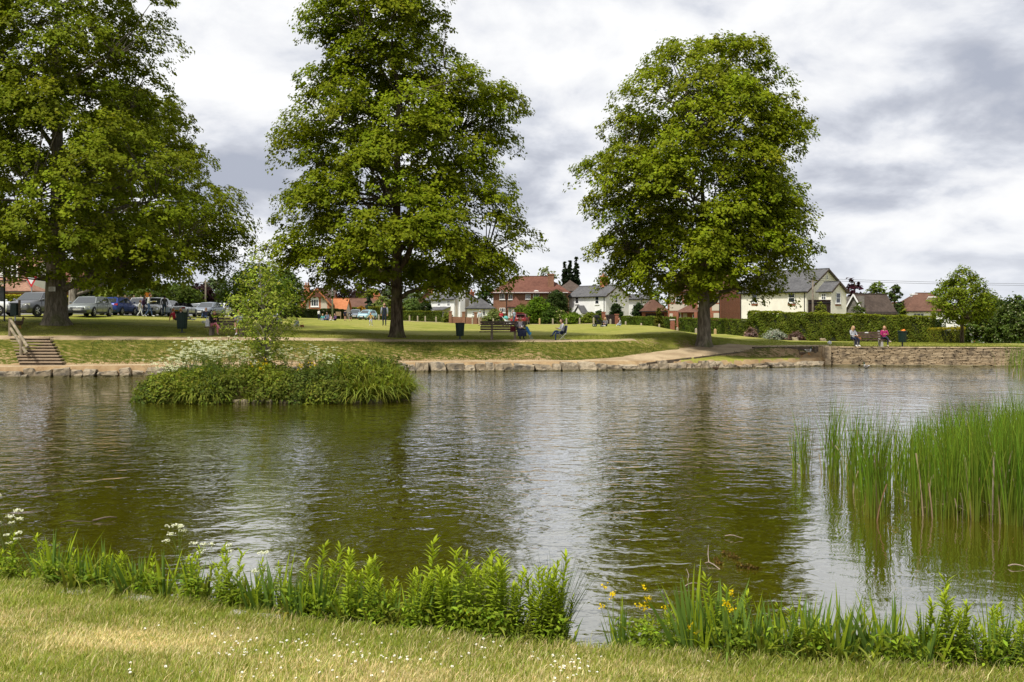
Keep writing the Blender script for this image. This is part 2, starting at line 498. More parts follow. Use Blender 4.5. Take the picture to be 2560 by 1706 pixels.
def ground_material():
    t = NT('lawn_and_earth')
    pos = t.pos()
    a = t.n('ShaderNodeAttribute', attribute_name='Col')
    sp = t.n('ShaderNodeSeparateColor'); t.l(a.outputs['Color'], sp.inputs[0])
    dirt, near, dark = sp.outputs[0], sp.outputs[1], sp.outputs[2]
    n_big = t.noise(0.16, 4, 0.6, pos); n_mid = t.noise(1.1, 5, 0.62, pos); n_fine = t.noise(9.0, 5, 0.7, pos)
    n_st = t.noise(3.0, 5, 0.65, t.scaled(pos, (1.0, 2.6, 1.0)))
    g = t.mix(t.mapr(n_mid, 0.36, 0.66), (0.165, 0.190, 0.020), (0.275, 0.275, 0.048))
    g = t.mix(t.mapr(n_big, 0.36, 0.62), g, t.mix(0.5, g, (0.36, 0.31, 0.10)))
    g = t.mix(t.math('MULTIPLY', t.mapr(n_fine, 0.42, 0.72), 0.55), g, (0.075, 0.10, 0.012))
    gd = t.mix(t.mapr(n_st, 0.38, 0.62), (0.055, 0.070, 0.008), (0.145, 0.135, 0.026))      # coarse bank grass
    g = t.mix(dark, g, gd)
    straw = t.mix(t.mapr(n_fine, 0.35, 0.65), (0.30, 0.235, 0.10), (0.42, 0.34, 0.17))
    g = t.mix(t.math('MULTIPLY', near, t.mapr(n_mid, 0.4, 0.62)), g, straw)
    earth = t.mix(t.mapr(n_mid, 0.35, 0.7), (0.23, 0.145, 0.075), (0.42, 0.30, 0.165))
    earth = t.mix(t.mapr(n_fine, 0.4, 0.75), earth, (0.30, 0.22, 0.12))
    k = t.math('ADD', dirt, t.math('MULTIPLY', t.math('SUBTRACT', t.math('ADD', t.math('MULTIPLY', n_st, 0.65), t.math('MULTIPLY', n_fine, 0.35)), 0.5), 2.6))
    c = t.mix(t.mapr(k, 0.42, 0.68), g, earth)
    nrm = t.bump(t.math('ADD', n_fine, t.math('MULTIPLY', n_mid, 1.5)), 0.5, 0.05)
    t.principled(c, 0.95, 0, nrm, 0.1)
    return t.m
def build_ground():
    ny, nx = GZ.shape
    V = np.stack([GXX, GYY, GZ], -1).reshape(-1, 3)
    idx = np.arange(ny * nx).reshape(ny, nx)
    Fc = np.stack([idx[:-1, :-1], idx[:-1, 1:], idx[1:, 1:], idx[1:, :-1]], -1).reshape(-1, 4)
    s = GYY - Ysh(GXX)
    lu = lumps(GXX * 0.7, GYY * 0.8)
    x = GXX
    d = np.zeros_like(GZ)
    slope = sstep(1.2, 2.0, s) * (1 - sstep(3.6, 4.6, s)) * (x < 19.3)
    d = np.maximum(d, slope * (0.55 - 0.14 * (s - 1.5) + 0.10 * lu))
    d = np.maximum(d, (s > 0) * (s < 1.9) * (GYY > 30) * 1.3)
    d = np.maximum(d, (1 - sstep(0.3, 1.7, np.abs(s - 5.0))) * (x < 9) * (GYY > 30) * 0.5)         # trodden edges of the path
    for tx, ty, r, am in ((-27.0, 58.6, 2.6, 0.62), (-24.5, 57.0, 2.5, 0.5), (11.9, 61.4, 2.4, 0.85), (-7.1, 60.9, 1.3, 0.6), (-29.5, 57.0, 2.5, 0.5)):
        d = np.maximum(d, am * np.exp(-(((x - tx) / r) ** 2 + ((GYY - ty) / (r * 0.55)) ** 2)))
    rx = sstep(7.0, 12.0, x) * (1 - sstep(18.9, 19.3, x)) * (s > 0) * (s < 5.0)
    d = np.maximum(d, rx * (0.62 + 0.22 * lu))
    d = np.where((x > 9.5) & (x < 17.5) & (s > 0.5) & (s < 1.9), 0.22, d)
    # near lawn: worn straw patch
    near = (GYY < 11) * 1.0
    e = Ynr(x) - GYY
    dn = 0.95 * np.exp(-(((x + 2.6) / 0.9) ** 2 + ((GYY - 7.05) / 0.40) ** 2)) + 0.5 * np.exp(-(((x + 0.5) / 1.5) ** 2 + ((GYY - 6.2) / 0.6) ** 2)) + 0.6 * np.exp(-(((x + 4.2) / 0.5) ** 2 + ((GYY - 7.5) / 0.4) ** 2))
    straw = near * np.clip(0.25 + dn, 0, 1)
    d = np.where((GYY < 20) & (e < -0.05), 1.2, d)
    rI = np.sqrt(((x - ISL[0]) / ISL[2]) ** 2 + ((GYY - ISL[1]) / ISL[3]) ** 2)
    d = np.where(rI < 1.3, 0.75, d)
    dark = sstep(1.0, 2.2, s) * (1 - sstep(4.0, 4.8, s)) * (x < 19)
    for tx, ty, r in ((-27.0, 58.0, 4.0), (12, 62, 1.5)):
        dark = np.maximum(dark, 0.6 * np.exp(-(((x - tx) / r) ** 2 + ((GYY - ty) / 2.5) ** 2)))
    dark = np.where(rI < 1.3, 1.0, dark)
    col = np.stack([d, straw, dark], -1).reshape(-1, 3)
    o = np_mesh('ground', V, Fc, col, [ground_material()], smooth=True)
    tag(o, 'green lawn and earth banks round the pond, running to the far houses', 'ground', kind='structure')
build_ground()

def sand_material(name, a, b):
    t = NT(name); pos = t.pos()
    n1 = t.noise(0.8, 5, 0.6, pos); n2 = t.noise(16.0, 5, 0.7, pos)
    c = t.mix(t.mapr(n1, 0.35, 0.65), a, b)
    c = t.mix(t.math('MULTIPLY', t.mapr(n2, 0.45, 0.75), 0.5), c, tuple(q * 0.55 for q in a))
    t.principled(c, 0.95, 0, t.bump(n2, 0.5, 0.02), 0.1)
    return t.m
M_SAND = sand_material('path_gravel', (0.33, 0.245, 0.15), (0.48, 0.375, 0.24))
M_ASPH = sand_material('asphalt', (0.16, 0.155, 0.15), (0.23, 0.225, 0.22))

def strip(name, line, w0, w1, mat, label, dz=0.03, step=0.4, seed=0, cross=6):
    """path laid over the ground along a polyline; ragged edges"""
    rs = np.random.default_rng(seed)
    pts = [np.array(p[:2], dtype=float) for p in line]
    dense = []
    for a, b in zip(pts[:-1], pts[1:]):
        n = max(1, int(np.linalg.norm(b - a) / step))
        for k in range(n): dense.append(a + (b - a) * k / n)
    dense.append(pts[-1]); D = np.array(dense)
    T = np.gradient(D, axis=0); T /= np.linalg.norm(T, axis=1, keepdims=True)
    N = np.stack([-T[:, 1], T[:, 0]], 1)
    k = len(D)
    wl = w0 + 0.14 * np.convolve(rs.normal(size=k + 6), np.ones(4) / 2, 'same')[3:k + 3]
    wr = w1 + 0.14 * np.convolve(rs.normal(size=k + 6), np.ones(4) / 2, 'same')[3:k + 3]
    tt = np.linspace(-1, 1, cross)
    off = np.where(tt[None, :] < 0, tt[None, :] * wl[:, None], tt[None, :] * wr[:, None])
    XY = D[:, None, :] + N[:, None, :] * off[:, :, None]
    Z = gz(XY[..., 0], XY[..., 1]) + dz
    Z[:, 0] -= dz + 0.03; Z[:, -1] -= dz + 0.03
    V = np.concatenate([XY, Z[..., None]], -1).reshape(-1, 3)
    idx = np.arange(k * cross).reshape(k, cross)
    Fc = np.stack([idx[:-1, :-1], idx[1:, :-1], idx[1:, 1:], idx[:-1, 1:]], -1).reshape(-1, 4)[:, ::-1]
    o = np_mesh(name, V, Fc, None, [mat], smooth=True)
    return tag(o, label, 'path', kind='structure')
def shore_line(x0, x1, s, n=40):
    return [(x, float(Ysh(x)) + s) for x in np.linspace(x0, x1, n)]
strip('upper_path', shore_line(-60, 7.4, 5.05), 0.75, 0.75, M_SAND, 'pale gravel path along the top of the grassy bank', seed=1)
strip('lower_path', shore_line(-60, 5.5, 1.15), 0.62, 0.62, M_SAND, 'sandy path along the foot of the bank behind the edging stones', seed=2)
strip('ramp_path', RAMP, 1.35, 1.35, M_SAND, 'sandy path sloping up from the waterside to the stone wall', seed=3)

# ------------------------------------------------------------------ water
def water_material():
    t = NT('pond_water')
    pos = t.pos()
    sx = t.n('ShaderNodeSeparateXYZ'); t.l(pos, sx.inputs[0])
    big = t.noise(0.055, 3, 0.5, pos)
    gust = t.mapr(big, 0.38, 0.58, 0.45, 1.15)
    # sheltered water beside the reeds
    calm = t.math('MULTIPLY', t.mapr(sx.outputs[0], 1.0, 4.5), t.mapr(sx.outputs[1], 22.0, 12.0))
    nearcalm = t.math('ADD', t.mapr(sx.outputs[1], 6.0, 18.0, 0.55, 1.1), t.mapr(sx.outputs[1], 24.0, 50.0, 0.0, 2.2))
    amp = t.math('MULTIPLY', t.math('MULTIPLY', gust, nearcalm), t.math('SUBTRACT', 1.0, t.math('MULTIPLY', calm, 0.72)))
    w1 = t.noise(1.0, 2, 0.45, t.scaled(pos, (1.5, 1.9, 1.0)), 0.6)
    w2 = t.noise(1.0, 2, 0.5, t.scaled(pos, (4.6, 5.4, 1.0)), 0.4)
    w3 = t.noise(1.0, 1, 0.5, t.scaled(pos, (0.7, 1.1, 1.0)), 0.0)
    h = t.math('ADD', t.math('ADD', t.math('MULTIPLY', w1, 1.0), t.math('MULTIPLY', w2, 0.36)), t.math('MULTIPLY', w3, 0.4))
    h = t.math('MULTIPLY', h, amp)
    nrm = t.bump(h, 1.0, 0.037)
    murk = t.mix(t.mapr(t.noise(0.25, 4, 0.6, pos), 0.35, 0.7), (0.046, 0.041, 0.0022), (0.058, 0.051, 0.003))
    body = t.n('ShaderNodeBsdfDiffuse'); t.l(murk, body.inputs[0]); t.l(nrm, body.inputs['Normal'])
    gl = t.n('ShaderNodeBsdfGlossy'); gl.inputs['Roughness'].default_value = 0.02; gl.inputs[0].default_value = (0.95, 0.96, 0.97, 1); t.l(nrm, gl.inputs['Normal'])
    fr = t.n('ShaderNodeFresnel'); fr.inputs[0].default_value = 1.33; t.l(nrm, fr.inputs['Normal'])
    ms = t.n('ShaderNodeMixShader'); t.l(t.math('POWER', fr.outputs[0], 0.42), ms.inputs[0])
    t.l(body.outputs[0], ms.inputs[1]); t.l(gl.outputs[0], ms.inputs[2]); t.l(ms.outputs[0], t.out.inputs[0])
    return t.m
def build_water():
    xs = np.linspace(-70, 75, 30); ys = np.linspace(5.5, 66, 24)
    X, Y = np.meshgrid(xs, ys)
    V = np.stack([X, Y, np.zeros_like(X)], -1).reshape(-1, 3)
    idx = np.arange(X.size).reshape(X.shape)
    Fc = np.stack([idx[:-1, :-1], idx[:-1, 1:], idx[1:, 1:], idx[1:, :-1]], -1).reshape(-1, 4)
    tag(np_mesh('pond_water', V, Fc, None, [water_material()]), 'rippled olive green pond reflecting trees and cloudy sky', 'pond', kind='structure')
build_water()

def build_hills():
    """low wooded ridges on the horizon"""
    xs = np.linspace(-3600, 3800, 260)
    hgt = 14 + 9 * np.sin(xs * 0.0021 + 1.0) + 6 * np.sin(xs * 0.0063) + 2.2 * np.sin(xs * 0.031) + 1.3 * np.sin(xs * 0.083 + 2) + 26 * np.exp(-((xs - 1150) / 420.0) ** 2)
    rows = [(1750, 0.0), (1850, 0.55), (2000, 0.9), (2200, 1.0), (2600, 0.7)]
    V = np.array([[(x_, y_ + 25 * math.sin(x_ * 0.004), -1.5 + h_ * f_) for x_, h_ in zip(xs, hgt)] for y_, f_ in rows]).reshape(-1, 3)
    idx = np.arange(len(rows) * len(xs)).reshape(len(rows), len(xs))
    Fc = np.stack([idx[:-1, :-1], idx[:-1, 1:], idx[1:, 1:], idx[1:, :-1]], -1).reshape(-1, 4)
    t = NT('wooded_hill'); pos = t.pos(); n = t.noise(0.03, 5, 0.65, pos)
    t.principled(t.mix(t.mapr(n, 0.35, 0.65), (0.045, 0.070, 0.045), (0.085, 0.115, 0.065)), 0.95, 0, t.bump(n, 1.0, 6.0), 0.05)
    tag(np_mesh('hills', V, Fc, None, [t.m], smooth=True), 'low wooded hills on the far horizon', 'hill', kind='structure')
build_hills()
# ------------------------------------------------------------------ trees
M_LEAF = leaf_mat('leaf')
def bark_material(name, a, b, moss=(0.10, 0.115, 0.03)):
    t = NT(name); pos = t.coord('Object')
    fur = t.noise(7.0, 6, 0.7, t.scaled(pos, (1.0, 1.0, 0.22)))
    n2 = t.noise(0.9, 4, 0.6, pos)
    c = t.mix(t.mapr(fur, 0.38, 0.66), a, b)
    c = t.mix(t.math('MULTIPLY', t.mapr(n2, 0.48, 0.7), 0.6), c, moss)
    t.principled(c, 0.95, 0, t.bump(fur, 0.9, 0.06), 0.1)
    return t.m
M_BARK = bark_material('bark', (0.045, 0.034, 0.022), (0.15, 0.118, 0.08))
M_BARK_G = bark_material('grey_bark', (0.10, 0.085, 0.062), (0.25, 0.215, 0.165))
M_BARK_P = bark_material('pale_bark', (0.13, 0.11, 0.085), (0.33, 0.30, 0.24))

def pad_leaves(c, R, outw, n_tuft, per, size, col, flat=0.95, droop=0.30, spread=0.165):
    """one bough end: tufts of leaves on a drooping dome"""
    r = R * np.sqrt(RNG.random(n_tuft)); a = RNG.random(n_tuft) * 2 * np.pi
    off = np.stack([r * np.cos(a), r * np.sin(a), np.zeros(n_tuft)], 1)
    off[:, 2] = R * (flat * (np.sqrt(np.clip(1 - (r / R) ** 2, 0, 1)) - 0.45)) - droop * (off @ outw) + RNG.normal(0, 0.10 * R, n_tuft)
    T = c[None, :] + off
    C = np.repeat(T, per, axis=0) + np.clip(RNG.normal(size=(n_tuft * per, 3)), -1.7, 1.7) * np.array([spread, spread, spread * 0.75]) * (0.6 + 0.4 * R)
    up = np.array([0, 0, 1.0])
    N = up[None, :] * 0.75 + outw[None, :] * 0.45 + unit(np.repeat(off, per, axis=0)) * 0.35 + RNG.normal(size=C.shape) * 0.32
    tcol = np.exp(RNG.normal(0, 0.10, (n_tuft, 1)))
    cc = jit(col, len(C), 0.09, 0.04) * np.repeat(tcol, per, axis=0)
    return C, N, size * np.exp(RNG.normal(0, 0.25, len(C))), cc

def branch_pts(a, b, sag, n=5):
    a, b = Vector(a), Vector(b); out = []
    for i in range(n + 1):
        t = i / n; p = a.lerp(b, t); p.z += sag * math.sin(math.pi * t)
        if 0 < i < n: p += Vector((random.uniform(-1, 1), random.uniform(-1, 1), random.uniform(-1, 1))) * 0.03 * (b - a).length
        out.append(p)
    return out

def big_tree(name, label, base, Y, prof, trunk_r, n_pad, tuft, per, leaf, col, bark, group=None, forward=(), seed=1, trunk_top=None, lean=0.0, dscale=0.85, fork=None, yfrac=0.5, sx=1.0, padr=(0.75, 1.7)):
    global RNG
    RNG = np.random.default_rng(seed); random.seed(seed)
    root = thing(name, label, 'tree', base, 0, group)
    b = Vector(base)
    zs = np.array([HC - (p[0] - 800) / F * Y for p in prof])[::-1] - b.z
    xl = np.array([(p[1] - 1280) / F * Y for p in prof])[::-1] - b.x
    xr = np.array([(p[2] - 1280) / F * Y for p in prof])[::-1] - b.x
    zmin, zmax = zs[0], zs[-1]
    wid = xr - xl
    # ---- pad centres
    cand = []
    zz = np.linspace(zmin, zmax, 200); ww = np.interp(zz, zs, wid) ** 1.15; ww /= ww.sum()
    while len(cand) < n_pad:
        z = RNG.choice(zz, p=ww); l, r = np.interp(z, zs, xl), np.interp(z, zs, xr)
        cx, hw = (l + r) / 2, (r - l) / 2
        ph = RNG.random() * 2 * np.pi
        rho = 1 - 0.62 * RNG.random() ** 1.5
        R = RNG.uniform(*padr) * (0.75 + 0.25 * min(1, hw / 5))
        z = min(z, zmax - 0.75 * R)
        k = max(0.1, 1 - 0.42 * R / max(hw, 0.3))
        p = np.array([cx + hw * rho * np.cos(ph) * k, hw * dscale * rho * np.sin(ph) * k, z])
        if cand and min(np.linalg.norm((p - q[0]) * np.array([1, 1, 1.5])) for q in cand[-400:]) < 0.62 * R and RNG.random() < 0.85: continue
        cand.append((p, R, rho))
    for (fx, fz, fd, fr) in forward:
        for _ in range(7):
            cand.append((np.array([(fx - 1280) / F * Y - b.x, -fd, HC - (fz - 800) / F * Y - b.z]) + RNG.normal(0, 0.75, 3) * np.array([1, .5, .8]), fr, 1.0))
    # ---- wood
    mb = MB()
    top = trunk_top or (zmax - 1.5)
    tcx = lambda z: lean * (z / top) ** 2 + float(np.interp(z, zs, (xl + xr) / 2)) * 0.35 * max(0, (z - zmin) / (zmax - zmin))
    tp = []; tr = []
    for i in range(15):
        t = i / 14; z = top * t ** 0.9 if t else -0.25
        tp.append(Vector((tcx(max(z, 0)) + random.uniform(-.05, .05) * t * 3, random.uniform(-.05, .05) * t * 3, z)))
        flare = 1 + 0.5 * math.exp(-max(z, 0) / 0.30) + 0.22 * math.exp(-max(z, 0) / 1.2)
        tr.append(trunk_r * flare * max(0.07, (1 - t) ** 0.85 if z > zmin * 0.6 else 1 - 0.05 * t))
    # finer rings near the ground
    tp2 = [Vector((tcx(0), 0, z)) for z in (-0.3, 0.05, 0.2, 0.45, 0.8, 1.3, 2.0)]
    tr2 = [trunk_r * (1 + 0.5 * math.exp(-max(z.z, 0) / 0.30) + 0.22 * math.exp(-max(z.z, 0) / 1.2)) for z in tp2]
    keep = [i for i, p_ in enumerate(tp) if p_.z > 2.6]
    mb.tube(tp2 + [tp[i] for i in keep], tr2 + [min(tr[i], tr2[-1]) for i in keep], 14, wob=0.045)
    def trunk_at(z):
        z = min(max(z, 1.5), top)
        return Vector((tcx(z), 0, z)), trunk_r * max(0.07, (1 - z / top) ** 0.85)
    if fork:
        f0, f1, fr_ = fork
        mb.tube(branch_pts(trunk_at(f0)[0], Vector(f1), 0.3, 6), [fr_ * (1 - 0.6 * k / 6) for k in range(7)], 9)
    # main limbs, then thin branches from limbs to the pads
    limbs = []
    nl = 16
    for i in range(nl):
        ph = i * 2.4 + random.uniform(-.3, .3)
        z0 = zmin * 0.75 + (top - zmin) * 0.8 * (i / nl)
        ze = min(z0 + random.uniform(1.5, 4.5), zmax - 0.6)
        l, r = np.interp(ze, zs, xl), np.interp(ze, zs, xr)
        e = Vector(((l + r) / 2 + (r - l) / 2 * 0.62 * math.cos(ph), (r - l) / 2 * dscale * 0.62 * math.sin(ph), ze))
        a, rr = trunk_at(z0)
        pts = branch_pts(a, e, 0.35, 7)
        r0 = max(0.07, min(rr * 0.55, trunk_r * 0.42))
        mb.tube(pts, [r0 * (1 - 0.82 * k / 7) for k in range(8)], 7, cap=False)
        limbs.append(pts)
    allp = [p for l in limbs for p in l[2:]] + [trunk_at(z)[0] for z in np.linspace(zmin, top, 12)]
    for p, R, rho in cand:
        t = Vector(p); q = min(allp, key=lambda s_: (s_ - t).length + max(0, s_.z - t.z) * 1.5)
        mb.tube(branch_pts(q, t, 0.15, 3), [0.05, 0.038, 0.026, 0.012], 4, cap=False)
    mb.build('trunk', bark, root, smooth=True)
    # ---- foliage
    Cs, Ns, Ss, Ks = [], [], [], []
    hmax = float(wid.max()) / 2
    for p, R, rho in cand:
        l, r = np.interp(p[2], zs, xl), np.interp(p[2], zs, xr)
        o = np.array([p[0] - (l + r) / 2, p[1], 0.15]); o = o / (np.linalg.norm(o) + 1e-6)
        pc = np.array(col) * np.exp(RNG.normal(0, 0.11)) * np.array([1 + RNG.normal(0, 0.03), 1 + RNG.normal(0, 0.03), 1.0])
        k = 0.55 + 0.45 * rho
        C, N, S, K = pad_leaves(p, R, o, max(4, int(tuft * k * R * R)), per, leaf, pc)
        Cs.append(C); Ns.append(N); Ss.append(S); Ks.append(K)
    V, Fc, K = leaf_geo(np.concatenate(Cs), np.concatenate(Ns), np.concatenate(Ss), np.concatenate(Ks), 0.72, 0.35)
    np_mesh('crown', V, Fc, K, [M_LEAF], root)
    return root

LIME = (0.165, 0.202, 0.007)
PROF_MID = [(-75, 880, 1000), (-40, 815, 1080), (0, 785, 1135), (60, 758, 1125), (110, 752, 1160), (150, 752, 1165), (190, 742, 1225), (240, 697, 1312), (290, 694, 1292), (340, 700, 1280), (400, 698, 1280), (440, 710, 1275), (480, 725, 1288), (510, 705, 1312), (550, 672, 1308), (600, 664, 1346), (640, 666, 1352), (680, 690, 1330), (705, 735, 1290), (722, 800, 1235)]
PROF_RIGHT = [(88, 1765, 1825), (105, 1655, 1900), (130, 1630, 1915), (170, 1590, 1932), (200, 1565, 1955), (240, 1530, 1965), (280, 1515, 2012), (310, 1505, 2052), (340, 1488, 2042), (370, 1470, 1992), (420, 1450, 2000), (460, 1444, 2010), (490, 1458, 2008), (530, 1478, 2032), (560, 1465, 2040), (600, 1462, 2036), (640, 1466, 2036), (670, 1480, 2032), (700, 1490, 2005), (725, 1530, 1990), (742, 1600, 1960)]
PROF_LEFT = [(-120, 60, 240), (-60, -40, 380), (0, -90, 430), (60, -110, 425), (110, -130, 438), (180, -140, 432), (225, -150, 405), (260, -160, 440), (320, -170, 475), (380, -180, 500), (410, -180, 560), (450, -180, 592), (500, -190, 610), (560, -190, 622), (610, -190, 605), (650, -170, 560), (680, -140, 510), (705, -60, 440)]
big_tree('lime_tree', 'tall broad lime tree in the middle, standing behind the path beside the dark green bin', G(992, 61.0), 61.0, PROF_MID, 0.345, 380, 17, 18, 0.188, LIME, M_BARK,
         'large lime trees on the green', forward=((965, 430, 5.0, 1.2), (1080, 600, 5.2, 1.2), (930, 620, 5.5, 1.1), (820, 520, 5.0, 1.1)), seed=21, fork=(4.2, (2.6, -0.2, 7.2), 0.22))
big_tree('lime_tree', 'rounded lime tree on a bare mound above the ramp path', G(1760, 62.0), 62.0, PROF_RIGHT, 0.365, 360, 16, 18, 0.188, (0.178, 0.216, 0.008), M_BARK_G,
         'large lime trees on the green', forward=((1750, 640, 4.2, 1.15), (1860, 470, 4.8, 1.1), (1640, 480, 4.8, 1.1), (1900, 600, 4.6, 1.0)), seed=33, trunk_top=12.5)
big_tree('lime_tree', 'largest lime tree at the left edge, a white notice fixed to its trunk', G(140, 58.6), 58.6, PROF_LEFT, 0.56, 410, 15, 18, 0.188, (0.155, 0.188, 0.008), M_BARK_G,
         'large lime trees on the green', forward=((200, 330, 5.5, 1.2), (90, 610, 6.0, 1.1), (110, 290, 5.5, 1.2), (330, 640, 5.0, 1.1)), seed=45)
PROF_BACK = [(220, 300, 420), (280, 240, 470), (350, 190, 520), (430, 160, 560), (520, 140, 575), (600, 130, 560), (660, 130, 520), (705, 160, 470), (725, 220, 400)]
big_tree('lime_tree', 'shaded tree behind the notice tree, bare grey trunk beside the clipped hedge', G(183, 84.0), 84.0, PROF_BACK, 0.34, 190, 11, 14, 0.26, (0.135, 0.155, 0.010), M_BARK_P,
         'large lime trees on the green', seed=57)

def small_tree(name, label, base, top_z, prof_w, col, n_tuft, per, leaf, trunk_r, bark=M_BARK, clear=1.0, group=None, seed=3, spread=0.25, cat='tree', trunk_bend=0.0, airy=0.0, flowers=None):
    """prof_w: list of (height fraction 0..1 of crown, radius m)"""
    global RNG
    RNG = np.random.default_rng(seed); random.seed(seed)
    root = thing(name, label, cat, base, 0, group)
    H = top_z - base[2]
    fr = np.array([p[0] for p in prof_w]); rw = np.array([p[1] for p in prof_w])
    t = RNG.random(n_tuft * 4); w = np.interp(t, fr, rw); t = t[RNG.random(len(t)) < w / rw.max()][:n_tuft]
    n = len(t); ph = RNG.random(n) * 2 * np.pi
    rad = np.interp(t, fr, rw) * (1 - (0.75 if airy else 0.5) * RNG.random(n) ** (1.2 if airy else 1.8)) * np.exp(RNG.normal(0, 0.10, n))
    lum = 1 + 0.18 * np.sin(ph * 3 + t * 9) * np.sin(t * 14 + ph)
    T = np.stack([rad * lum * np.cos(ph) + trunk_bend * t, rad * lum * np.sin(ph), clear + (H - clear) * t], 1)
    out = np.stack([np.cos(ph), np.sin(ph), 0.3 + 0.7 * t], 1)
    C = np.repeat(T, per, axis=0) + RNG.normal(size=(n * per, 3)) * np.array([spread, spread, spread * 0.65])
    N = np.array([0, 0, 0.7]) + np.repeat(out, per, axis=0) * 0.7 + RNG.normal(size=C.shape) * 0.5
    K = jit(col, len(C), 0.16, 0.06) * np.repeat(np.exp(RNG.normal(0, 0.2, (n, 1))), per, axis=0)
    parts = [leaf_geo(C, N, leaf * np.exp(RNG.normal(0, 0.25, len(C))), K, 0.7, 0.2)]
    if trunk_r > 0:
        mb = MB()
        mb.tube([Vector((trunk_bend * max(0, (z - clear) / (H - clear)) , 0, z)) for z in np.linspace(-0.1, H * 0.9, 8)], [trunk_r * (1.25 if k == 0 else 1) * (1 - 0.85 * k / 7) for k in range(8)], 8, wob=0.06)
        for i in range(min(n, 46)):
            q = Vector(T[i]); s0 = Vector((trunk_bend * t[i] * 0.6, 0, max(clear * 0.9, q.z - 0.9 * rad[i])))
            mb.tube(branch_pts(s0, q, 0.08, 3), [trunk_r * 0.32, trunk_r * 0.24, trunk_r * 0.15, trunk_r * 0.06], 5, cap=False)
        mb.build('trunk', bark, root, smooth=True)
    V, Fc, K = cat_geo(parts)
    np_mesh('crown', V, Fc, K, [M_LEAF], root)
    if flowers:
        nf, fcol, fs = flowers
        k = RNG.integers(0, len(C), nf)
        V, Fc, K = leaf_geo(C[k] + N[k] * 0.05 + RNG.normal(size=(nf, 3)) * 0.03, N[k], np.full(nf, fs), jit(fcol, nf, 0.05, 0.03), 0.9)
        np_mesh('blossom', V, Fc, K, [M_LEAF], root)
    return root

ROUND = [(0, 0.35), (0.15, 0.8), (0.4, 1.0), (0.7, 0.85), (0.9, 0.5), (1, 0.12)]
CONE = [(0, 0.8), (0.12, 1.0), (0.5, 0.62), (0.85, 0.22), (1, 0.03)]
DOME = [(0, 0.95), (0.3, 1.0), (0.6, 0.85), (0.85, 0.5), (1, 0.1)]
def prof(shape, r): return [(a, b * r) for a, b in shape]

def bg(name, label, px, Y, top_py, halfw_px, col, shape=ROUND, n=150, per=16, leaf=None, group=None, seed=1, trunk=True, clear=None, cat='tree', flowers=None):
    s = F / Y
    b = G(px, Y, -0.05)
    top = HC - (top_py - 800) / s
    H = top - b.z
    lf = leaf or max(0.12, 3.4 / s * 2.2)
    return small_tree(name, label, b, top, prof(shape, halfw_px / s), col, n, per, lf, (0.035 * H if trunk else 0), M_BARK, clear if clear is not None else (0.12 * H), group, seed, spread=max(0.12, 0.13 * halfw_px / s), cat=cat, flowers=flowers)

# young tree by the bins on the right lawn
small_tree('young_tree', 'young round-headed tree standing alone on the lawn behind the stone wall', G(2405, 70.0, -0.05), 2.8 + (800 - 668) / F * 70, prof([(0, 0.40), (0.12, 0.85), (0.35, 1.0), (0.55, 0.88), (0.75, 0.55), (0.9, 0.25), (1, 0.06)], 2.05), (0.135, 0.175, 0.011), 330, 22, 0.17, 0.14, M_BARK, 1.5, seed=71, spread=0.2)
# sapling on the island
small_tree('sapling', 'slender sapling with thin twisted branches growing on the island', (P(668, 900, 36.0).x, 36.0, 0.42), 2.8 + (800 - 605) / F * 36, [(0, 0.30), (0.08, 0.75), (0.2, 1.15), (0.4, 1.4), (0.55, 1.4), (0.64, 1.2), (0.78, 0.75), (0.88, 0.35), (1, 0.12)], (0.235, 0.285, 0.035), 290, 16, 0.095, 0.07, M_BARK_P, 0.75, seed=72, spread=0.12, airy=1.0, trunk_bend=-0.35)

PURPLE = (0.030, 0.014, 0.016)
GRN, LGRN, DGRN, YGRN, GREY = (0.085, 0.125, 0.020), (0.135, 0.175, 0.030), (0.035, 0.060, 0.012), (0.19, 0.215, 0.035), (0.070, 0.095, 0.035)
BGT = 'garden trees behind the green'
# left
bg('hawthorn', 'dense round bright green tree behind the sapling', 640, 92, 665, 78, (0.095, 0.145, 0.014), n=330, per=20, seed=101, group=BGT)
bg('garden_tree', 'tall green tree whose edge shows right of the sapling', 712, 112, 672, 46, GRN, n=190, per=18, seed=102, group=BGT)
bg('copper_beech', 'dark purple copper beech between the parked cars and the sapling', 497, 150, 708, 36, PURPLE, n=150, per=16, seed=103, group=BGT)
bg('garden_tree', 'green tree right behind the dark purple copper beech', 540, 175, 690, 36, GREY, n=130, per=16, seed=104, group=BGT)
bg('garden_tree', 'light green tree above the parked silver roadster', 440, 118, 712, 60, (0.080, 0.115, 0.016), n=240, per=18, seed=105, group=BGT)
bg('garden_tree', 'leafy tree above the wooden fence panels', 372, 112, 708, 48, (0.075, 0.105, 0.016), n=180, per=18, seed=106, group=BGT)
bg('garden_shrub', 'pale yellow-green shrub above the blue hatchback', 272, 104, 716, 30, YGRN, DOME, n=110, per=16, seed=107, group='garden shrubs', cat='shrub', trunk=False)
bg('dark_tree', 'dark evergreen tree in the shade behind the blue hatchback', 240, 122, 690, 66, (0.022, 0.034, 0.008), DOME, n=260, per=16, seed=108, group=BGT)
bg('dark_tree', 'dark evergreen tree in the shade above the fence', 330, 125, 700, 50, (0.024, 0.036, 0.008), DOME, n=200, per=16, seed=109, group=BGT)
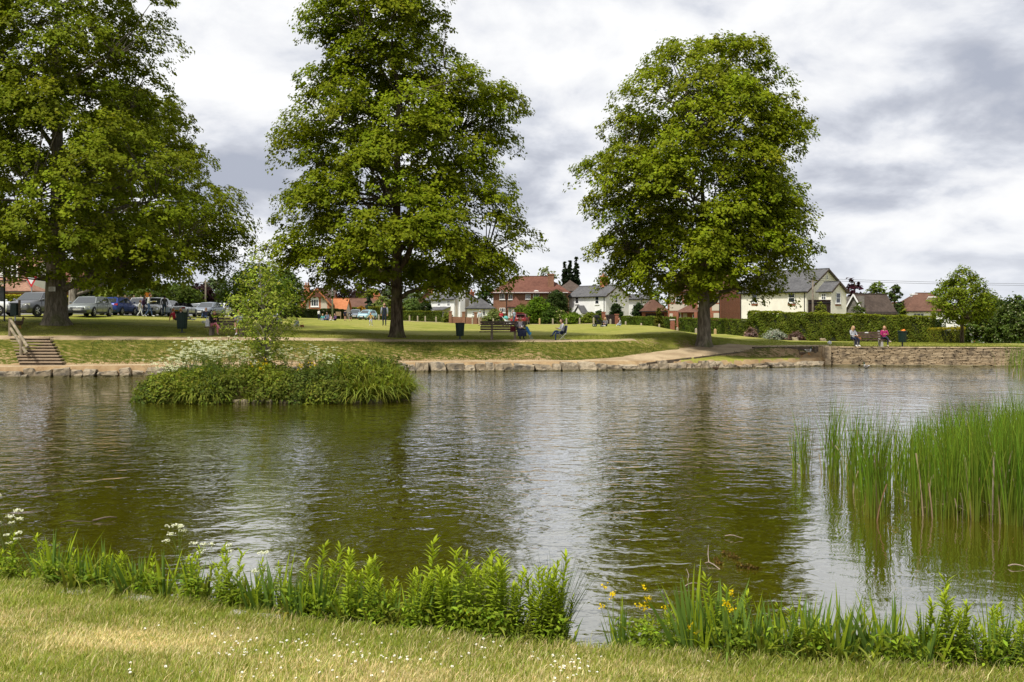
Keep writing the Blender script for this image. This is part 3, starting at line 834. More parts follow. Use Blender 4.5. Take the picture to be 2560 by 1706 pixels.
# centre left
bg('copper_beech', 'dark purple tree right of the flint gable behind the lamp post', 836, 215, 700, 36, (0.026, 0.016, 0.022), n=130, per=14, seed=111, group=BGT)
bg('garden_tree', 'yellow-green tree just behind the gable with the white window', 815, 205, 716, 16, YGRN, n=60, per=14, seed=112, group=BGT)
bg('copper_beech', 'wide dark purple tree behind the low brown-tiled cottage', 905, 225, 716, 62, (0.028, 0.014, 0.014), n=170, per=14, seed=113, group=BGT)
bg('garden_tree', 'yellow-green rounded tree behind the brown-tiled cottage', 930, 205, 724, 30, YGRN, n=110, per=14, seed=114, group=BGT)
bg('garden_tree', 'green tree left of the middle tree trunk behind the hedges', 972, 225, 705, 24, GREY, n=80, per=14, seed=115, group=BGT)
bg('garden_shrub', 'feathery pale shrub above the tall clipped hedge', 958, 176, 742, 24, (0.17, 0.20, 0.05), DOME, n=90, per=16, seed=116, group='garden shrubs', cat='shrub', trunk=False)
bg('conifer', 'thin blue-green conifer in front of the brown-tiled cottage', 923, 170, 738, 11, (0.035, 0.055, 0.03), CONE, n=60, per=14, seed=117, group=BGT)
bg('garden_shrub', 'wispy green shrub right of the middle tree trunk', 1030, 178, 742, 24, (0.11, 0.15, 0.04), DOME, n=90, per=16, seed=118, group='garden shrubs', cat='shrub', trunk=False)
bg('garden_tree', 'green tree behind the grey roof of the white cottage', 1090, 250, 708, 44, GRN, n=130, per=14, seed=119, group=BGT)
bg('garden_tree', 'tree between the white cottage chimney and the brick house', 1150, 255, 714, 30, (0.10, 0.135, 0.035), n=100, per=14, seed=120, group=BGT)
bg('garden_tree', 'dark green tree at the left corner of the brick house', 1216, 190, 700, 22, DGRN, n=80, per=14, seed=121, group=BGT)
bg('garden_tree', 'low green tree far behind the white cottage', 1030, 245, 728, 34, GREY, n=90, per=14, seed=122, group=BGT)
# centre right
bg('garden_tree', 'pale airy tree behind the ridge of the brick house', 1372, 250, 664, 34, (0.16, 0.185, 0.07), n=90, per=12, seed=123, group=BGT)
for i, (px, tp) in enumerate(((1412, 655), (1425, 648), (1441, 641))):
    bg('cypress', ('left and lowest', 'middle', 'right and tallest')[i] + ' of three dark conifers behind the brick house roof', px, 235, tp, 10, (0.020, 0.032, 0.014), [(0, 0.7), (0.1, 1.0), (0.5, 0.85), (0.8, 0.45), (1, 0.05)], n=260, per=16, leaf=0.62, seed=130 + i, group='conifers behind the brick house')
bg('garden_tree', 'green tree behind the white house with grey roof', 1490, 250, 710, 30, LGRN, n=80, per=14, seed=134, group=BGT)
bg('garden_tree', 'green tree between the white house and the flint house', 1625, 190, 722, 34, GRN, n=110, per=14, seed=135, group=BGT)
bg('garden_tree', 'tree far behind the flint house roof', 1700, 215, 728, 40, DGRN, n=110, per=14, seed=136, group=BGT)
# right
bg('purple_plum', 'dark purple tree right of the cream house gable', 2137, 165, 691, 24, (0.040, 0.010, 0.018), n=120, per=14, seed=141, group=BGT)
bg('garden_tree', 'bright green tree behind the dark barn roof', 2192, 158, 706, 36, (0.12, 0.16, 0.022), n=150, per=16, seed=142, group=BGT)
bg('birch', 'weeping birch right of the barn roof', 2236, 152, 700, 22, (0.065, 0.095, 0.022), [(0, 0.8), (0.2, 1.0), (0.6, 0.8), (0.9, 0.5), (1, 0.15)], n=110, per=16, seed=143, group=BGT)
bg('garden_shrub', 'light green shrub left of the white bungalow', 2262, 150, 762, 14, (0.13, 0.16, 0.02), DOME, n=50, per=14, seed=144, group='garden shrubs', cat='shrub', trunk=False)
bg('hawthorn', 'blossoming tree behind the young tree on the right', 2470, 118, 735, 50, (0.075, 0.11, 0.02), DOME, n=230, per=18, seed=145, group=BGT, flowers=(500, (0.5, 0.5, 0.32), 0.16))
bg('hawthorn', 'blossoming bush at the right edge above the row of posts', 2545, 114, 742, 55, (0.06, 0.09, 0.016), DOME, n=260, per=18, seed=146, group=BGT, flowers=(700, (0.5, 0.5, 0.32), 0.16))
bg('garden_tree', 'tall thin tree behind the bungalow roof at the right', 2340, 190, 716, 26, (0.06, 0.085, 0.022), n=80, per=14, seed=147, group=BGT)
bg('hawthorn', 'dense green bush right of the silver car', 2500, 150, 752, 48, DGRN, DOME, n=180, per=16, seed=148, group=BGT)
# topiary and garden shrubs
GS = 'garden shrubs'
def shrub(name, label, px, Y, top, hw, col, shape=DOME, n=150, seed=1, per=18, flowers=None):
    return bg(name, label, px, Y, top, hw, col, shape, int(n * 2.2), per, leaf=max(0.2, 4.2 / (F / Y)), group=GS, seed=seed, trunk=False, clear=0.05, cat='shrub', flowers=flowers)
shrub('clipped_yew', 'left one of two dark clipped dome yews before the white house', 1540, 148, 759, 18, (0.026, 0.045, 0.012), seed=151)
shrub('clipped_yew', 'right one of two dark clipped dome yews before the white house', 1597, 148, 758, 19, (0.026, 0.045, 0.012), seed=152)
shrub('round_conifer', 'bright green rounded conifer in front of the brick house', 1345, 150, 744, 34, (0.085, 0.145, 0.008), n=230, seed=153)
shrub('dark_laurel', 'large dark rounded bush at the right corner of the brick house', 1392, 158, 727, 30, (0.040, 0.062, 0.014), ROUND, n=230, seed=154)
shrub('garden_shrub', 'deep green bush at the right foot of the rounded conifer', 1382, 147, 768, 26, (0.05, 0.085, 0.01), n=150, seed=155)
shrub('garden_shrub', 'green bush at the left foot of the rounded conifer', 1304, 152, 762, 22, (0.10, 0.135, 0.018), n=110, seed=156)
shrub('garden_shrub', 'cream flowering rose bush left of the white house', 1400, 146, 775, 18, (0.10, 0.14, 0.02), n=90, seed=157, flowers=(130, (0.7, 0.55, 0.35), 0.2))
shrub('garden_shrub', 'bright green mound of shrub left of the white house gate', 1432, 142, 784, 26, (0.11, 0.165, 0.012), n=150, seed=158)
shrub('garden_shrub', 'olive green shrub before the white house porch', 1478, 141, 783, 22, (0.12, 0.15, 0.014), n=120, seed=159)
shrub('garden_shrub', 'dark green shrub below the right ground floor window of the white house', 1500, 150, 777, 14, (0.045, 0.075, 0.015), n=70, seed=160)
shrub('golden_conifer', 'small golden-green cone conifer before the flint house', 1647, 132, 770, 13, (0.085, 0.09, 0.010), CONE, n=70, seed=161)
shrub('topiary_ball', 'dark clipped topiary ball rising above the hedge by the white cottage', 1064, 160, 752, 15, (0.030, 0.048, 0.010), ROUND, n=110, seed=162)
shrub('garden_shrub', 'pale leafy bush behind the topiary ball', 1030, 166, 747, 22, (0.10, 0.145, 0.03), n=110, seed=163)
shrub('garden_shrub', 'yellow-flowered bush by the brick garden piers', 1120, 153, 782, 12, (0.13, 0.16, 0.02), n=60, seed=164, flowers=(60, (0.6, 0.5, 0.05), 0.15))
shrub('garden_shrub', 'orange-tipped bush between the two small parked cars', 905, 160, 766, 12, (0.30, 0.17, 0.02), n=50, seed=165)
shrub('garden_shrub', 'climbing rose bush over the low wall before the brick house', 1238, 151, 776, 26, (0.14, 0.17, 0.045), n=110, seed=166, flowers=(80, (0.6, 0.55, 0.25), 0.16))
shrub('garden_shrub', 'small yellow-green tree bush by the dark gate of the cream house', 2052, 118, 757, 18, (0.15, 0.17, 0.02), ROUND, n=80, seed=167)
shrub('garden_shrub', 'wild bush in front of the barn wall', 2148, 118, 757, 22, (0.075, 0.10, 0.02), n=100, seed=168)
shrub('heather_clump', 'low pink-grey flower clump at the left foot of the tall hedge', 1877, 101, 822, 14, (0.20, 0.13, 0.11), n=50, seed=169)
shrub('flower_border', 'low silvery flower border along the foot of the tall hedge', 1938, 99, 828, 26, (0.26, 0.28, 0.22), n=110, seed=170)
shrub('heather_clump', 'low brownish heather clump in front of the tall hedge', 1990, 97, 832, 18, (0.12, 0.075, 0.06), n=60, seed=171)
# ------------------------------------------------------------------ stones along the water
def rock_mesh(name, seed, sub=3, rough=0.11):
    """rough squared block, unit size, about 100 faces"""
    rs = random.Random(seed); n = sub
    mb = MB()
    vs = {}; fs = []
    def key(i, j, k): return (i, j, k)
    pts = []
    def vid(i, j, k):
        if (i, j, k) in vs: return vs[(i, j, k)]
        p = Vector((i / n * 2 - 1, j / n * 2 - 1, k / n * 2 - 1))
        q = Vector((p.x * (1 - 0.10 * (p.y * p.y + p.z * p.z) / 2), p.y * (1 - 0.10 * (p.x * p.x + p.z * p.z) / 2), p.z * (1 - 0.12 * (p.x * p.x + p.y * p.y) / 2)))
        q += Vector((rs.uniform(-1, 1), rs.uniform(-1, 1), rs.uniform(-1, 1))) * rough
        q.x += shear * q.z
        vs[(i, j, k)] = len(pts); pts.append(q * 0.5)
        return vs[(i, j, k)]
    shear = rs.uniform(-0.35, 0.35) * rough / 0.11
    for a in range(n):
        for b in range(n):
            for (f, fl) in (((lambda u, v: (u, v, 0)), 1), ((lambda u, v: (u, v, n)), 0), ((lambda u, v: (u, 0, v)), 0), ((lambda u, v: (u, n, v)), 1), ((lambda u, v: (0, u, v)), 1), ((lambda u, v: (n, u, v)), 0)):
                q = [vid(*f(a, b)), vid(*f(a + 1, b)), vid(*f(a + 1, b + 1)), vid(*f(a, b + 1))]
                fs.append(q[::-1] if fl else q)
    me = bpy.data.meshes.new(name); me.from_pydata(pts, [], fs)
    me.update()
    return me
def stone_material(name, cols, grime=(0.05, 0.045, 0.035), wet=True):
    t = NT(name); pos = t.pos(); ob = t.n('ShaderNodeObjectInfo')
    n1 = t.noise(2.2, 5, 0.65, pos); n2 = t.noise(12.0, 5, 0.7, pos)
    c = t.mix(ob.outputs['Random'], cols[0], cols[1])
    c = t.mix(t.mapr(n2, 0.35, 0.7), c, cols[2])
    c = t.mix(t.math('MULTIPLY', t.mapr(n1, 0.46, 0.64), 0.8), c, grime)
    if wet:      # green-brown water line stain
        z = t.n('ShaderNodeSeparateXYZ'); t.l(pos, z.inputs[0])
        c = t.mix(t.math('MULTIPLY', t.mapr(z.outputs[2], 0.13, 0.02), 0.75), c, (0.10, 0.085, 0.03))
    t.principled(c, 0.9, 0, t.bump(t.math('ADD', n2, n1), 0.7, 0.04), 0.2)
    return t.m
M_STONE = stone_material('edging_stone', ((0.30, 0.24, 0.16), (0.50, 0.42, 0.30), (0.30, 0.24, 0.165)), grime=(0.11, 0.10, 0.085))
M_WALLST = stone_material('wall_stone', ((0.36, 0.265, 0.155), (0.54, 0.425, 0.275), (0.40, 0.30, 0.19)), grime=(0.15, 0.115, 0.08))
M_KERB = pm('pale_kerb_stone', (0.60, 0.56, 0.53), 0.9, 0.15, 5, bump=0.5)
ROCKS = [rock_mesh('rock%d' % i, 40 + i) for i in range(10)]
for m_ in ROCKS: m_.materials.append(M_STONE)
def stone(parent, p, d, rz=0, mesh=None, tilt=0):
    o = bpy.data.objects.new('stone', mesh or random.choice(ROCKS)); COL.objects.link(o)
    o.parent = parent; o.location = p; o.scale = d; o.rotation_euler = (random.uniform(-tilt, tilt), random.uniform(-tilt, tilt), rz)
    return o
random.seed(5)
edge = thing('stone_edging', 'row of rough pale boulders edging the far side of the pond', 'stone edging', (0, 0, 0))
x = -34.0
while x < 18.4:
    w = random.choice((random.uniform(0.32, .6), random.uniform(0.6, 1.15))); h = random.uniform(0.30, 0.54)
    if x < -17: w *= 0.95; h *= 0.86
    if x > 12.0: h *= random.uniform(0.55, 0.8)
    xc = x + w / 2; yc = float(Ysh(xc)) + random.uniform(0.02, 0.14)
    px = 1280 + xc / yc * F
    slope = math.atan2(float(Ysh(xc + .4) - Ysh(xc - .4)), 0.8)
    stone(edge, (xc, yc + 0.1, h * 0.46 - 0.05), (w * 1.0, random.uniform(0.5, 0.75), h + 0.1), slope + random.uniform(-.15, .15), tilt=0.11)
    if random.random() < 0.42:
        stone(edge, (xc + random.uniform(-.2, .2), yc - 0.18, 0.03), (w * random.uniform(.5, .9), 0.4, 0.2), slope, tilt=0.08)
    x += w + random.uniform(-0.02, 0.06)

# ------------------------------------------------------------------ retaining wall on the right
wall = thing('retaining_wall', 'low weathered stone retaining wall in thin courses at the right of the pond', 'wall', (0, 0, 0))
def wline(x): return float(np.interp(x, [19.3, 30.6, 36.0], [61.05, 60.05, 59.3]))
WROCK = []
for i in range(6):
    m = rock_mesh('wall_rock%d' % i, 90 + i, 2, 0.05); m.materials.append(M_WALLST); WROCK.append(m)
mb = MB()
for xa, xb in ((19.35, 25.0), (25.0, 30.6), (30.6, 36.0)):
    ya, yb = wline(xa) + 0.07, wline(xb) + 0.07
    mb.prism([(xa, ya, -0.6), (xb, yb, -0.6), (xb, yb, 1.07), (xa, ya, 1.07)], (0, 0.42, 0))
M_MORTAR = pm('wall_mortar', (0.10, 0.075, 0.045), 0.95, 0.25, 8, bump=0.4)
mb.build('wall_core', M_MORTAR, wall)
# the thin courses: real stones, laid in rows, each a little proud or recessed
cnt = 0
ncourse = 11
for k in range(ncourse):
    z = 0.07 + k * (0.98 / ncourse); hh = 0.98 / ncourse
    xx = 19.4 + random.uniform(0, 0.3)
    while xx < 31.2:
        L = random.uniform(0.32, 0.68)
        y = wline(xx + L / 2)
        stone(wall, (xx + L / 2, y + 0.08 + random.uniform(-0.02, 0.025), z + hh / 2), (L * 0.985, 0.26, hh * random.uniform(0.80, 0.97)), -0.088, random.choice(WROCK)); cnt += 1
        xx += L
# coping along the top, plinth at the water line, end pier
xx = 19.3
while xx < 35.5:
    L = random.uniform(0.7, 1.1)
    o = stone(wall, (xx + L / 2, wline(xx + L / 2) + 0.17, 1.105), (L * 0.99, 0.5, 0.09), -0.088, random.choice(WROCK)); o.name = 'coping_stone'
    xx += L
xx = 19.6
while xx < 35:
    L = random.uniform(0.8, 1.6)
    o = stone(wall, (xx + L / 2, wline(xx + L / 2) - 0.12, 0.0), (L * 0.97, 0.42, 0.16), -0.088, random.choice(ROCKS)); o.name = 'plinth_stone'
    xx += L
mb = MB(); mb.box((19.28, 61.0, 0.45), (0.36, 0.62, 1.45))
mb.build('end_pier', M_WALLST, wall)

# timber edging of the ramp and the little retaining boards
M_OAK = pm('weathered_timber', (0.23, 0.185, 0.125), 0.9, 0.25, 3, bump=0.5, bscale=30, stretch=(1, 1, 6))
M_SLEEP = pm('dark_timber', (0.145, 0.11, 0.075), 0.9, 0.25, 4, bump=0.5)
te = thing('timber_edging', 'thin timber board edging the lower side of the sloping ramp path', 'timber edging')
for (x0, y0, z0), (x1, y1, z1) in zip(RAMP[1:-2], RAMP[2:-1]):
    d = Vector((x1 - x0, y1 - y0, 0)).normalized(); n = Vector((d.y, -d.x, -.17)) * 1.42
    mb = MB(); mb.bar(Vector((x0, y0, z0 - 0.02)) + n, Vector((x1, y1, z1 - 0.02)) + n, 0.06, 0.24)
    mb.build('board', M_SLEEP, te)
tr_ = thing('timber_retainer', 'low timber board retainer with short posts left of the stone wall', 'timber retainer')
a, b = Vector((14.9, 61.75, 0.95)), Vector((19.1, 62.1, 0.98))
mb = MB(); mb.bar(a, b, 0.06, 0.34); mb.build('board', M_SLEEP, tr_)
for t in (0.05, 0.5, 0.95):
    p = a.lerp(b, t); mb = MB(); mb.box((p.x, p.y - 0.08, 0.75), (0.13, 0.1, 0.8)); mb.build('post', M_OAK, tr_)

# ------------------------------------------------------------------ steps with log handrail
st = thing('garden_steps', 'earth steps with timber risers climbing the bank at the left', 'steps')
M_TREAD = sand_material('step_earth_skylit', (0.36, 0.27, 0.18), (0.46, 0.36, 0.25))  # earth kept pale: sky light on tread tops and lips painted in
top = Vector((-25.36, 52.3, 1.86)); bot = Vector((-23.46, 49.7, 0.55))
NS = 9
for i in range(NS):
    t = (i + 0.5) / NS
    c = bot.lerp(top, t); z = 0.55 + (i + 1) * (1.86 - 0.55) / NS
    w = 2.15 - 0.1 * t
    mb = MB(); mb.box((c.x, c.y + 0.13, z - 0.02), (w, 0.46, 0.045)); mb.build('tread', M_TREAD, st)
    mb = MB(); mb.box((c.x, c.y + 0.0, z - 0.245), (w - .02, 0.12, 0.40)); mb.build('riser', M_SLEEP, st)
hr = thing('log_handrail', 'rustic round-log handrail beside the earth steps', 'handrail')
M_LOG = pm('peeled_log', (0.30, 0.25, 0.17), 0.9, 0.2, 3, bump=0.4, stretch=(1, 1, 0.3))
def pp(px, py, Y): return P(px, py, Y)
r0, r1 = pp(25, 797, 53.0), pp(53, 843, 50.6)
for p_, zt in ((pp(25, 857, 53.0), r0.z + .05), (pp(53, 900, 50.6), r1.z + .05)):
    mb = MB(); mb.tube([(p_.x, p_.y, p_.z - 0.4), (p_.x, p_.y, zt)], 0.085, 10); mb.build('post', M_LOG, hr, smooth=False)
e_ = r0 + (r1 - r0) * 1.52
mb = MB(); mb.tube([r0 + Vector((0.06, -0.08, -0.05)), e_ + Vector((0.06, -0.08, 0))], 0.075, 10); mb.build('rail', M_LOG, hr)
q0, q1 = pp(29, 822, 53.0), pp(68, 884, 50.0)
mb = MB(); mb.tube([q0 + Vector((0, -.08, 0)), q1 + Vector((0, -.05, 0))], 0.075, 10); mb.build('rail', M_LOG, hr)

# ------------------------------------------------------------------ near lawn: grass blades, daisies, kerb stones
M_BLADE = leaf_mat('grass_blade', 0.3, 0.55, 0.2)
def straw_amount(x, y):
    dn = 0.95 * np.exp(-(((x + 2.6) / 0.9) ** 2 + ((y - 7.05) / 0.40) ** 2)) + 0.5 * np.exp(-(((x + 0.5) / 1.5) ** 2 + ((y - 6.2) / 0.6) ** 2)) + 0.6 * np.exp(-(((x + 4.2) / 0.5) ** 2 + ((y - 7.5) / 0.4) ** 2))
    return np.clip(dn + 0.35 * lumps(x * 2.1, y * 3.3) + 0.12, 0, 1)
def near_grass():
    global RNG
    RNG = np.random.default_rng(5)
    n = 400000
    x = RNG.uniform(-6.4, 5.6, n); y = RNG.uniform(5.0, 9.7, n)
    keep = (y < Ynr(x) + 0.06) & (np.abs(x) < 0.62 * y + 0.6) & ((np.abs(x) < .54 * y + .1) & (y > 5.6) | (RNG.random(n) < .5))
    x, y = x[keep], y[keep]; n = len(x)
    z = gz(x, y)
    sa = straw_amount(x, y)
    edge_b = np.exp(-np.abs(Ynr(x) - y) / 0.12)
    h = RNG.uniform(0.022, 0.062, n) * (1 - 0.35 * sa) * (1 + 0.7 * edge_b) * (1 + 0.3 * lumps(x * 2.3, y * 2.9) + 0.2 * lumps(x * 7.7 + y * 3.1, y * 6.1 - x * 2.2))
    h = np.where(RNG.random(n) < 0.035, h * RNG.uniform(1.5, 2.3, n), h)
    a = RNG.random(n) * 2 * np.pi; lean = RNG.uniform(0.15, 0.95, n) * h
    d = np.stack([np.cos(a), np.sin(a), np.zeros(n)], 1)
    b = np.stack([x, y, z - 0.004], 1)
    t = np.array([0, 0.55, 1.0])
    CL = b[:, None, :] + d[:, None, :] * (lean[:, None] * t[None, :] ** 1.8)[:, :, None]
    CL[:, :, 2] += h[:, None] * (t[None, :] * (1 - 0.18 * t[None, :] * (lean / h)[:, None]))
    w = RNG.uniform(0.0014, 0.0028, n)
    HW = w[:, None] * np.array([1.0, 0.8, 0.1])[None, :]
    sd_ = np.stack([-np.sin(a + .6), np.cos(a + .6), np.zeros(n)], 1)
    green = jit((0.225, 0.262, 0.036), n, 0.22, 0.07); straw = jit((0.60, 0.49, 0.26), n, 0.2, 0.05)
    m = (RNG.random(n) < np.clip(0.10 + 0.80 * sa, 0, 0.93))[:, None]
    c = np.where(m, straw, green) * (1.08 + 0.22 * lumps(x * 1.1 + 3, y * 1.7))[:, None]
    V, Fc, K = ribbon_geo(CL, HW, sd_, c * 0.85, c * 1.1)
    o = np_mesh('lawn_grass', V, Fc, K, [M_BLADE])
    tag(o, 'short dry grass of the near lawn with straw patches', 'grass', kind='stuff')
near_grass()
def far_grass():
    """tufts that roughen the far bank and the lawn edge"""
    global RNG
    RNG = np.random.default_rng(6)
    n = 90000
    x = RNG.uniform(-32, 33, n); s = RNG.uniform(1.7, 12, n) ** 1.0; y = Ysh(x) + s
    on_path = (np.abs(s - 5.05) < 0.78) & (x < 7.6)
    rd = np.full(n, 1e9)
    for (x0, y0, z0), (x1, y1, z1) in zip(RAMP[:-1], RAMP[1:]):
        dx, dy = x1 - x0, y1 - y0; t = np.clip(((x - x0) * dx + (y - y0) * dy) / (dx * dx + dy * dy), 0, 1)
        rd = np.minimum(rd, np.hypot(x - x0 - t * dx, y - y0 - t * dy))
    steps = (x > -26.6) & (x < -22.2) & (s < 4.6)
    bank = (s < 4.3)
    bare = bank & (RNG.random(n) < 0.35 + 0.3 * lumps(x * 0.7, y * 0.8)) | ((x > 9) & (x < 19.4) & (s < 5) & (RNG.random(n) < .75))
    keep = ~on_path & (rd > 1.05) & ~steps & ~bare & ~((x > 19.2) & (s < 0.6))
    x, y, s, bank = x[keep], y[keep], s[keep], bank[keep]; n = len(x)
    z = gz(x, y)
    h = np.where(bank, RNG.uniform(0.03, 0.08, n), RNG.uniform(0.02, 0.045, n))
    a = RNG.random(n) * 2 * np.pi
    d = np.stack([np.cos(a), np.sin(a), np.zeros(n)], 1)
    b = np.stack([x, y, z - 0.01], 1)
    CL = np.stack([b, b + d * (h * 0.5)[:, None] + np.array([0, 0, 1.0]) * h[:, None]], 1)
    HW = np.stack([np.where(bank, 0.022, 0.02), np.full(n, 0.004)], 1)
    c = np.where(bank[:, None], jit((0.115, 0.125, 0.018), n, 0.3, 0.08), jit((0.21, 0.225, 0.035), n, 0.2, 0.07))
    V, Fc, K = ribbon_geo(CL, HW, np.tile([1.0, 0.15, 0], (n, 1)), c)
    tag(np_mesh('bank_grass', V, Fc, K, [M_BLADE]), 'coarse grass tufts covering the far bank and lawn edge', 'grass', kind='stuff')
far_grass()

M_PETAL = pm('daisy_petal', (0.82, 0.82, 0.80), 0.7, 0.04); M_DISC = pm('daisy_disc', (0.62, 0.42, 0.03), 0.7, 0.1); M_STEM = pm('green_stem', (0.12, 0.17, 0.03), 0.7, 0.2)
def daisy_proto():
    mb = MB()
    mb.tube([(0, 0, -0.01), (0.004, 0, 0.04)], 0.0011, 4, 2)
    n = 13
    for i in range(n):
        a = 2 * math.pi * i / n; b = a + 0.36
        c, s = math.cos(a), math.sin(a); r = 0.0125
        nx, ny = -s * 0.0029, c * 0.0029
        mb.poly([(0.004 + c * .003, s * .003, .0405), (0.004 + c * r * .7 + nx, s * r * .7 + ny, .0435), (0.004 + c * r, s * r, .0425), (0.004 + c * r * .7 - nx, s * r * .7 - ny, .0435)], 0)
    mb.lathe((0.004, 0, 0.0405), [(0.0042, 0), (0.0036, 0.0022), (0.0012, 0.003)], 8, 1)
    return mb.build('daisy', [M_PETAL, M_DISC, M_STEM])
def daisies():
    rs = np.random.default_rng(77); random.seed(78)
    proto = daisy_proto(); first = True; k = 0
    spots = [(1410, 1665, 60, 22), (960, 1652, 240, 30), (1120, 1602, 180, 12), (760, 1610, 160, 26), (620, 1640, 160, 20), (880, 1570, 120, 8), (1800, 1652, 120, 4), (1230, 1625, 120, 12), (400, 1688, 300, 12), (2440, 1672, 60, 4), (1430, 1690, 60, 12), (480, 1585, 200, 6), (1960, 1660, 50, 3), (700, 1690, 200, 10)]
    for cx, cy, sp, cnt_ in spots:
        for _ in range(cnt_):
            px = cx + rs.normal(0, sp * 0.6); py = cy + rs.normal(0, 10)
            Y = F * (HC - 0.5) / (py - 800)
            for _i in range(4):
                x_ = (px - 1280) / F * Y; Y = F * (HC - float(gz(x_, Y))) / (py - 800)
            if Y > float(Ynr(x_)) - 0.03 or Y < 5.6: continue
            o = proto if first else proto.copy()
            if not first: COL.objects.link(o)
            first = False
            o.location = (x_, Y, float(gz(x_, Y))); o.scale = (s_ := random.uniform(0.5, 0.82), s_, s_)
            o.rotation_euler = (random.uniform(0.1, 0.6), random.uniform(-.3, .3), random.uniform(-0.6, 0.6))
            tag(o, 'tiny white daisy flower in the near lawn grass', 'daisy', 'daisies in the near lawn')
daisies()
for i, (pa, ya, pb, yb, lab) in enumerate(((48, 1463, 80, 1468, 'smallest pale kerb stone at the lawn edge, far left'), (150, 1474, 215, 1483, 'pale kerb stone half hidden in grass left of the iris gap'), (310, 1490, 375, 1500, 'pale kerb stone in the lawn edge at the middle of the left plants'), (575, 1531, 612, 1536, 'short pale kerb stone touching the longest one'), (620, 1537, 722, 1549, 'longest pale kerb stone at the lawn edge'))):
    Y = F * (HC - 0.44) / ((ya + yb) / 2 - 800); a = P(pa, ya, Y); b = P(pb, yb, Y); 
    Ya, Yb = F * (HC - 0.44) / (ya - 800), F * (HC - 0.44) / (yb - 800)
    a = Vector(((pa - 1280) / F * Ya, Ya, 0.44)); b = Vector(((pb - 1280) / F * Yb, Yb, 0.44))
    d = b - a
    o = bpy.data.objects.new('kerb_stone', ROCKS[i].copy()); o.data.materials.clear(); o.data.materials.append(M_KERB); COL.objects.link(o)
    o.location = (a + b) / 2 + Vector((0, 0.02, -0.035)); o.scale = (d.length * .9, 0.13, 0.07); o.rotation_euler = (0.05, 0, math.atan2(d.y, d.x))
    tag(o, lab, 'kerb stone', 'kerb stones at the lawn edge')

# ------------------------------------------------------------------ plants at the near water edge
def sp_leaf(base, d, L, W, up=0.5, n=3, curl=0.4):
    """lance leaf ribbon centre line from base in direction d"""
    d = np.array(d, dtype=float); t = np.linspace(0, 1, n + 1)
    cl = np.array(base)[None, :] + d[None, :] * (L * t)[:, None]
    cl[:, 2] += L * (up * t - curl * t ** 2)
    w = W * np.array([0.35, 1.0, 0.75, 0.05])[: n + 1]
    return cl, w
def loosestrife_mesh(seed, h, nn):
    """upright stem with crossed pairs of pointed leaves, dense pale tip"""
    rs = np.random.default_rng(seed)
    CL, HW, SD, C0 = [], [], [], []
    bend = rs.uniform(-0.06, 0.06, 2)
    def at(t): return np.array([bend[0] * t * t, bend[1] * t * t, h * t])
    for i in range(nn):
        t = 0.10 + 0.87 * i / (nn - 1); p = at(t); ph = i * 1.62 + rs.normal(0, .2)
        L = (0.115 - 0.048 * t) * rs.uniform(0.8, 1.2) * (0.75 + 0.25 * h / 0.6); W = L * 0.15
        for k in range(3):
            a = ph + k * 2.09
            d = np.array([math.cos(a), math.sin(a), 0]); up = 0.35 + 0.9 * t ** 2
            cl, w = sp_leaf(p, d, L, W, up, 3, 0.35)
            CL.append(cl); HW.append(w); SD.append([-math.sin(a), math.cos(a), 0])
            C0.append(np.array([0.19 + 0.10 * t, 0.27 + 0.09 * t, 0.020]) * rs.uniform(0.75, 1.25))
    n = len(CL)
    geo = [ribbon_geo(np.array(CL), np.array(HW), np.array(SD), np.array(C0), np.array(C0) * 1.12)]
    st_ = np.array([[at(t) for t in np.linspace(0, 1, 4)]])
    for sd_ in ([1, 0, 0], [0, 1, 0]):
        geo.append(ribbon_geo(st_, np.array([[.0035, .003, .0025, .002]]), np.array([sd_]), np.array([[0.14, 0.09, 0.04]]), np.array([[0.14, 0.19, 0.03]])))
    V, Fc, K = cat_geo(geo)
    return np_mesh('p', V, Fc, K, [M_LEAF]).data
def iris_mesh(seed, nb, h, blue=True):
    rs = np.random.default_rng(seed)
    ph = rs.random(nb) * 2 * np.pi; r = rs.random(nb) * 0.07
    b = np.stack([r * np.cos(ph), r * np.sin(ph) * 0.6, np.full(nb, -0.15)], 1)
    H = h * rs.uniform(0.5, 1.1, nb) + 0.15
    lean = rs.normal(0, 0.16, nb) + (r * np.cos(ph)) * 3.2; leany = rs.normal(0, 0.12, nb)
    bend = np.where(rs.random(nb) < 0.10, rs.uniform(0.3, 0.6, nb), rs.uniform(0, 0.05, nb))
    t = np.linspace(0, 1, 6)
    CL = b[:, None, :] + np.zeros((nb, 6, 3))
    CL[:, :, 0] += H[:, None] * (lean[:, None] * t + np.sign(lean)[:, None] * bend[:, None] * t ** 3)
    CL[:, :, 1] += H[:, None] * leany[:, None] * t
    CL[:, :, 2] += H[:, None] * (t - bend[:, None] * t ** 3 * 0.9)
    W = rs.uniform(0.011, 0.018, nb)
    HW = W[:, None] * np.array([0.8, 1, 1, 0.85, 0.55, 0.04])
    a = rs.normal(0, 0.9, nb)
    c0 = np.where((rs.random(nb) < 0.7)[:, None], np.array([[0.115, 0.185, 0.034]]), np.array([[0.25, 0.32, 0.02]])) * rs.uniform(0.75, 1.25, (nb, 1))
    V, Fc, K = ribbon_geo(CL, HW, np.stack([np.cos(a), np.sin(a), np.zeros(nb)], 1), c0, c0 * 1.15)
    return np_mesh('p', V, Fc, K, [M_LEAF]).data
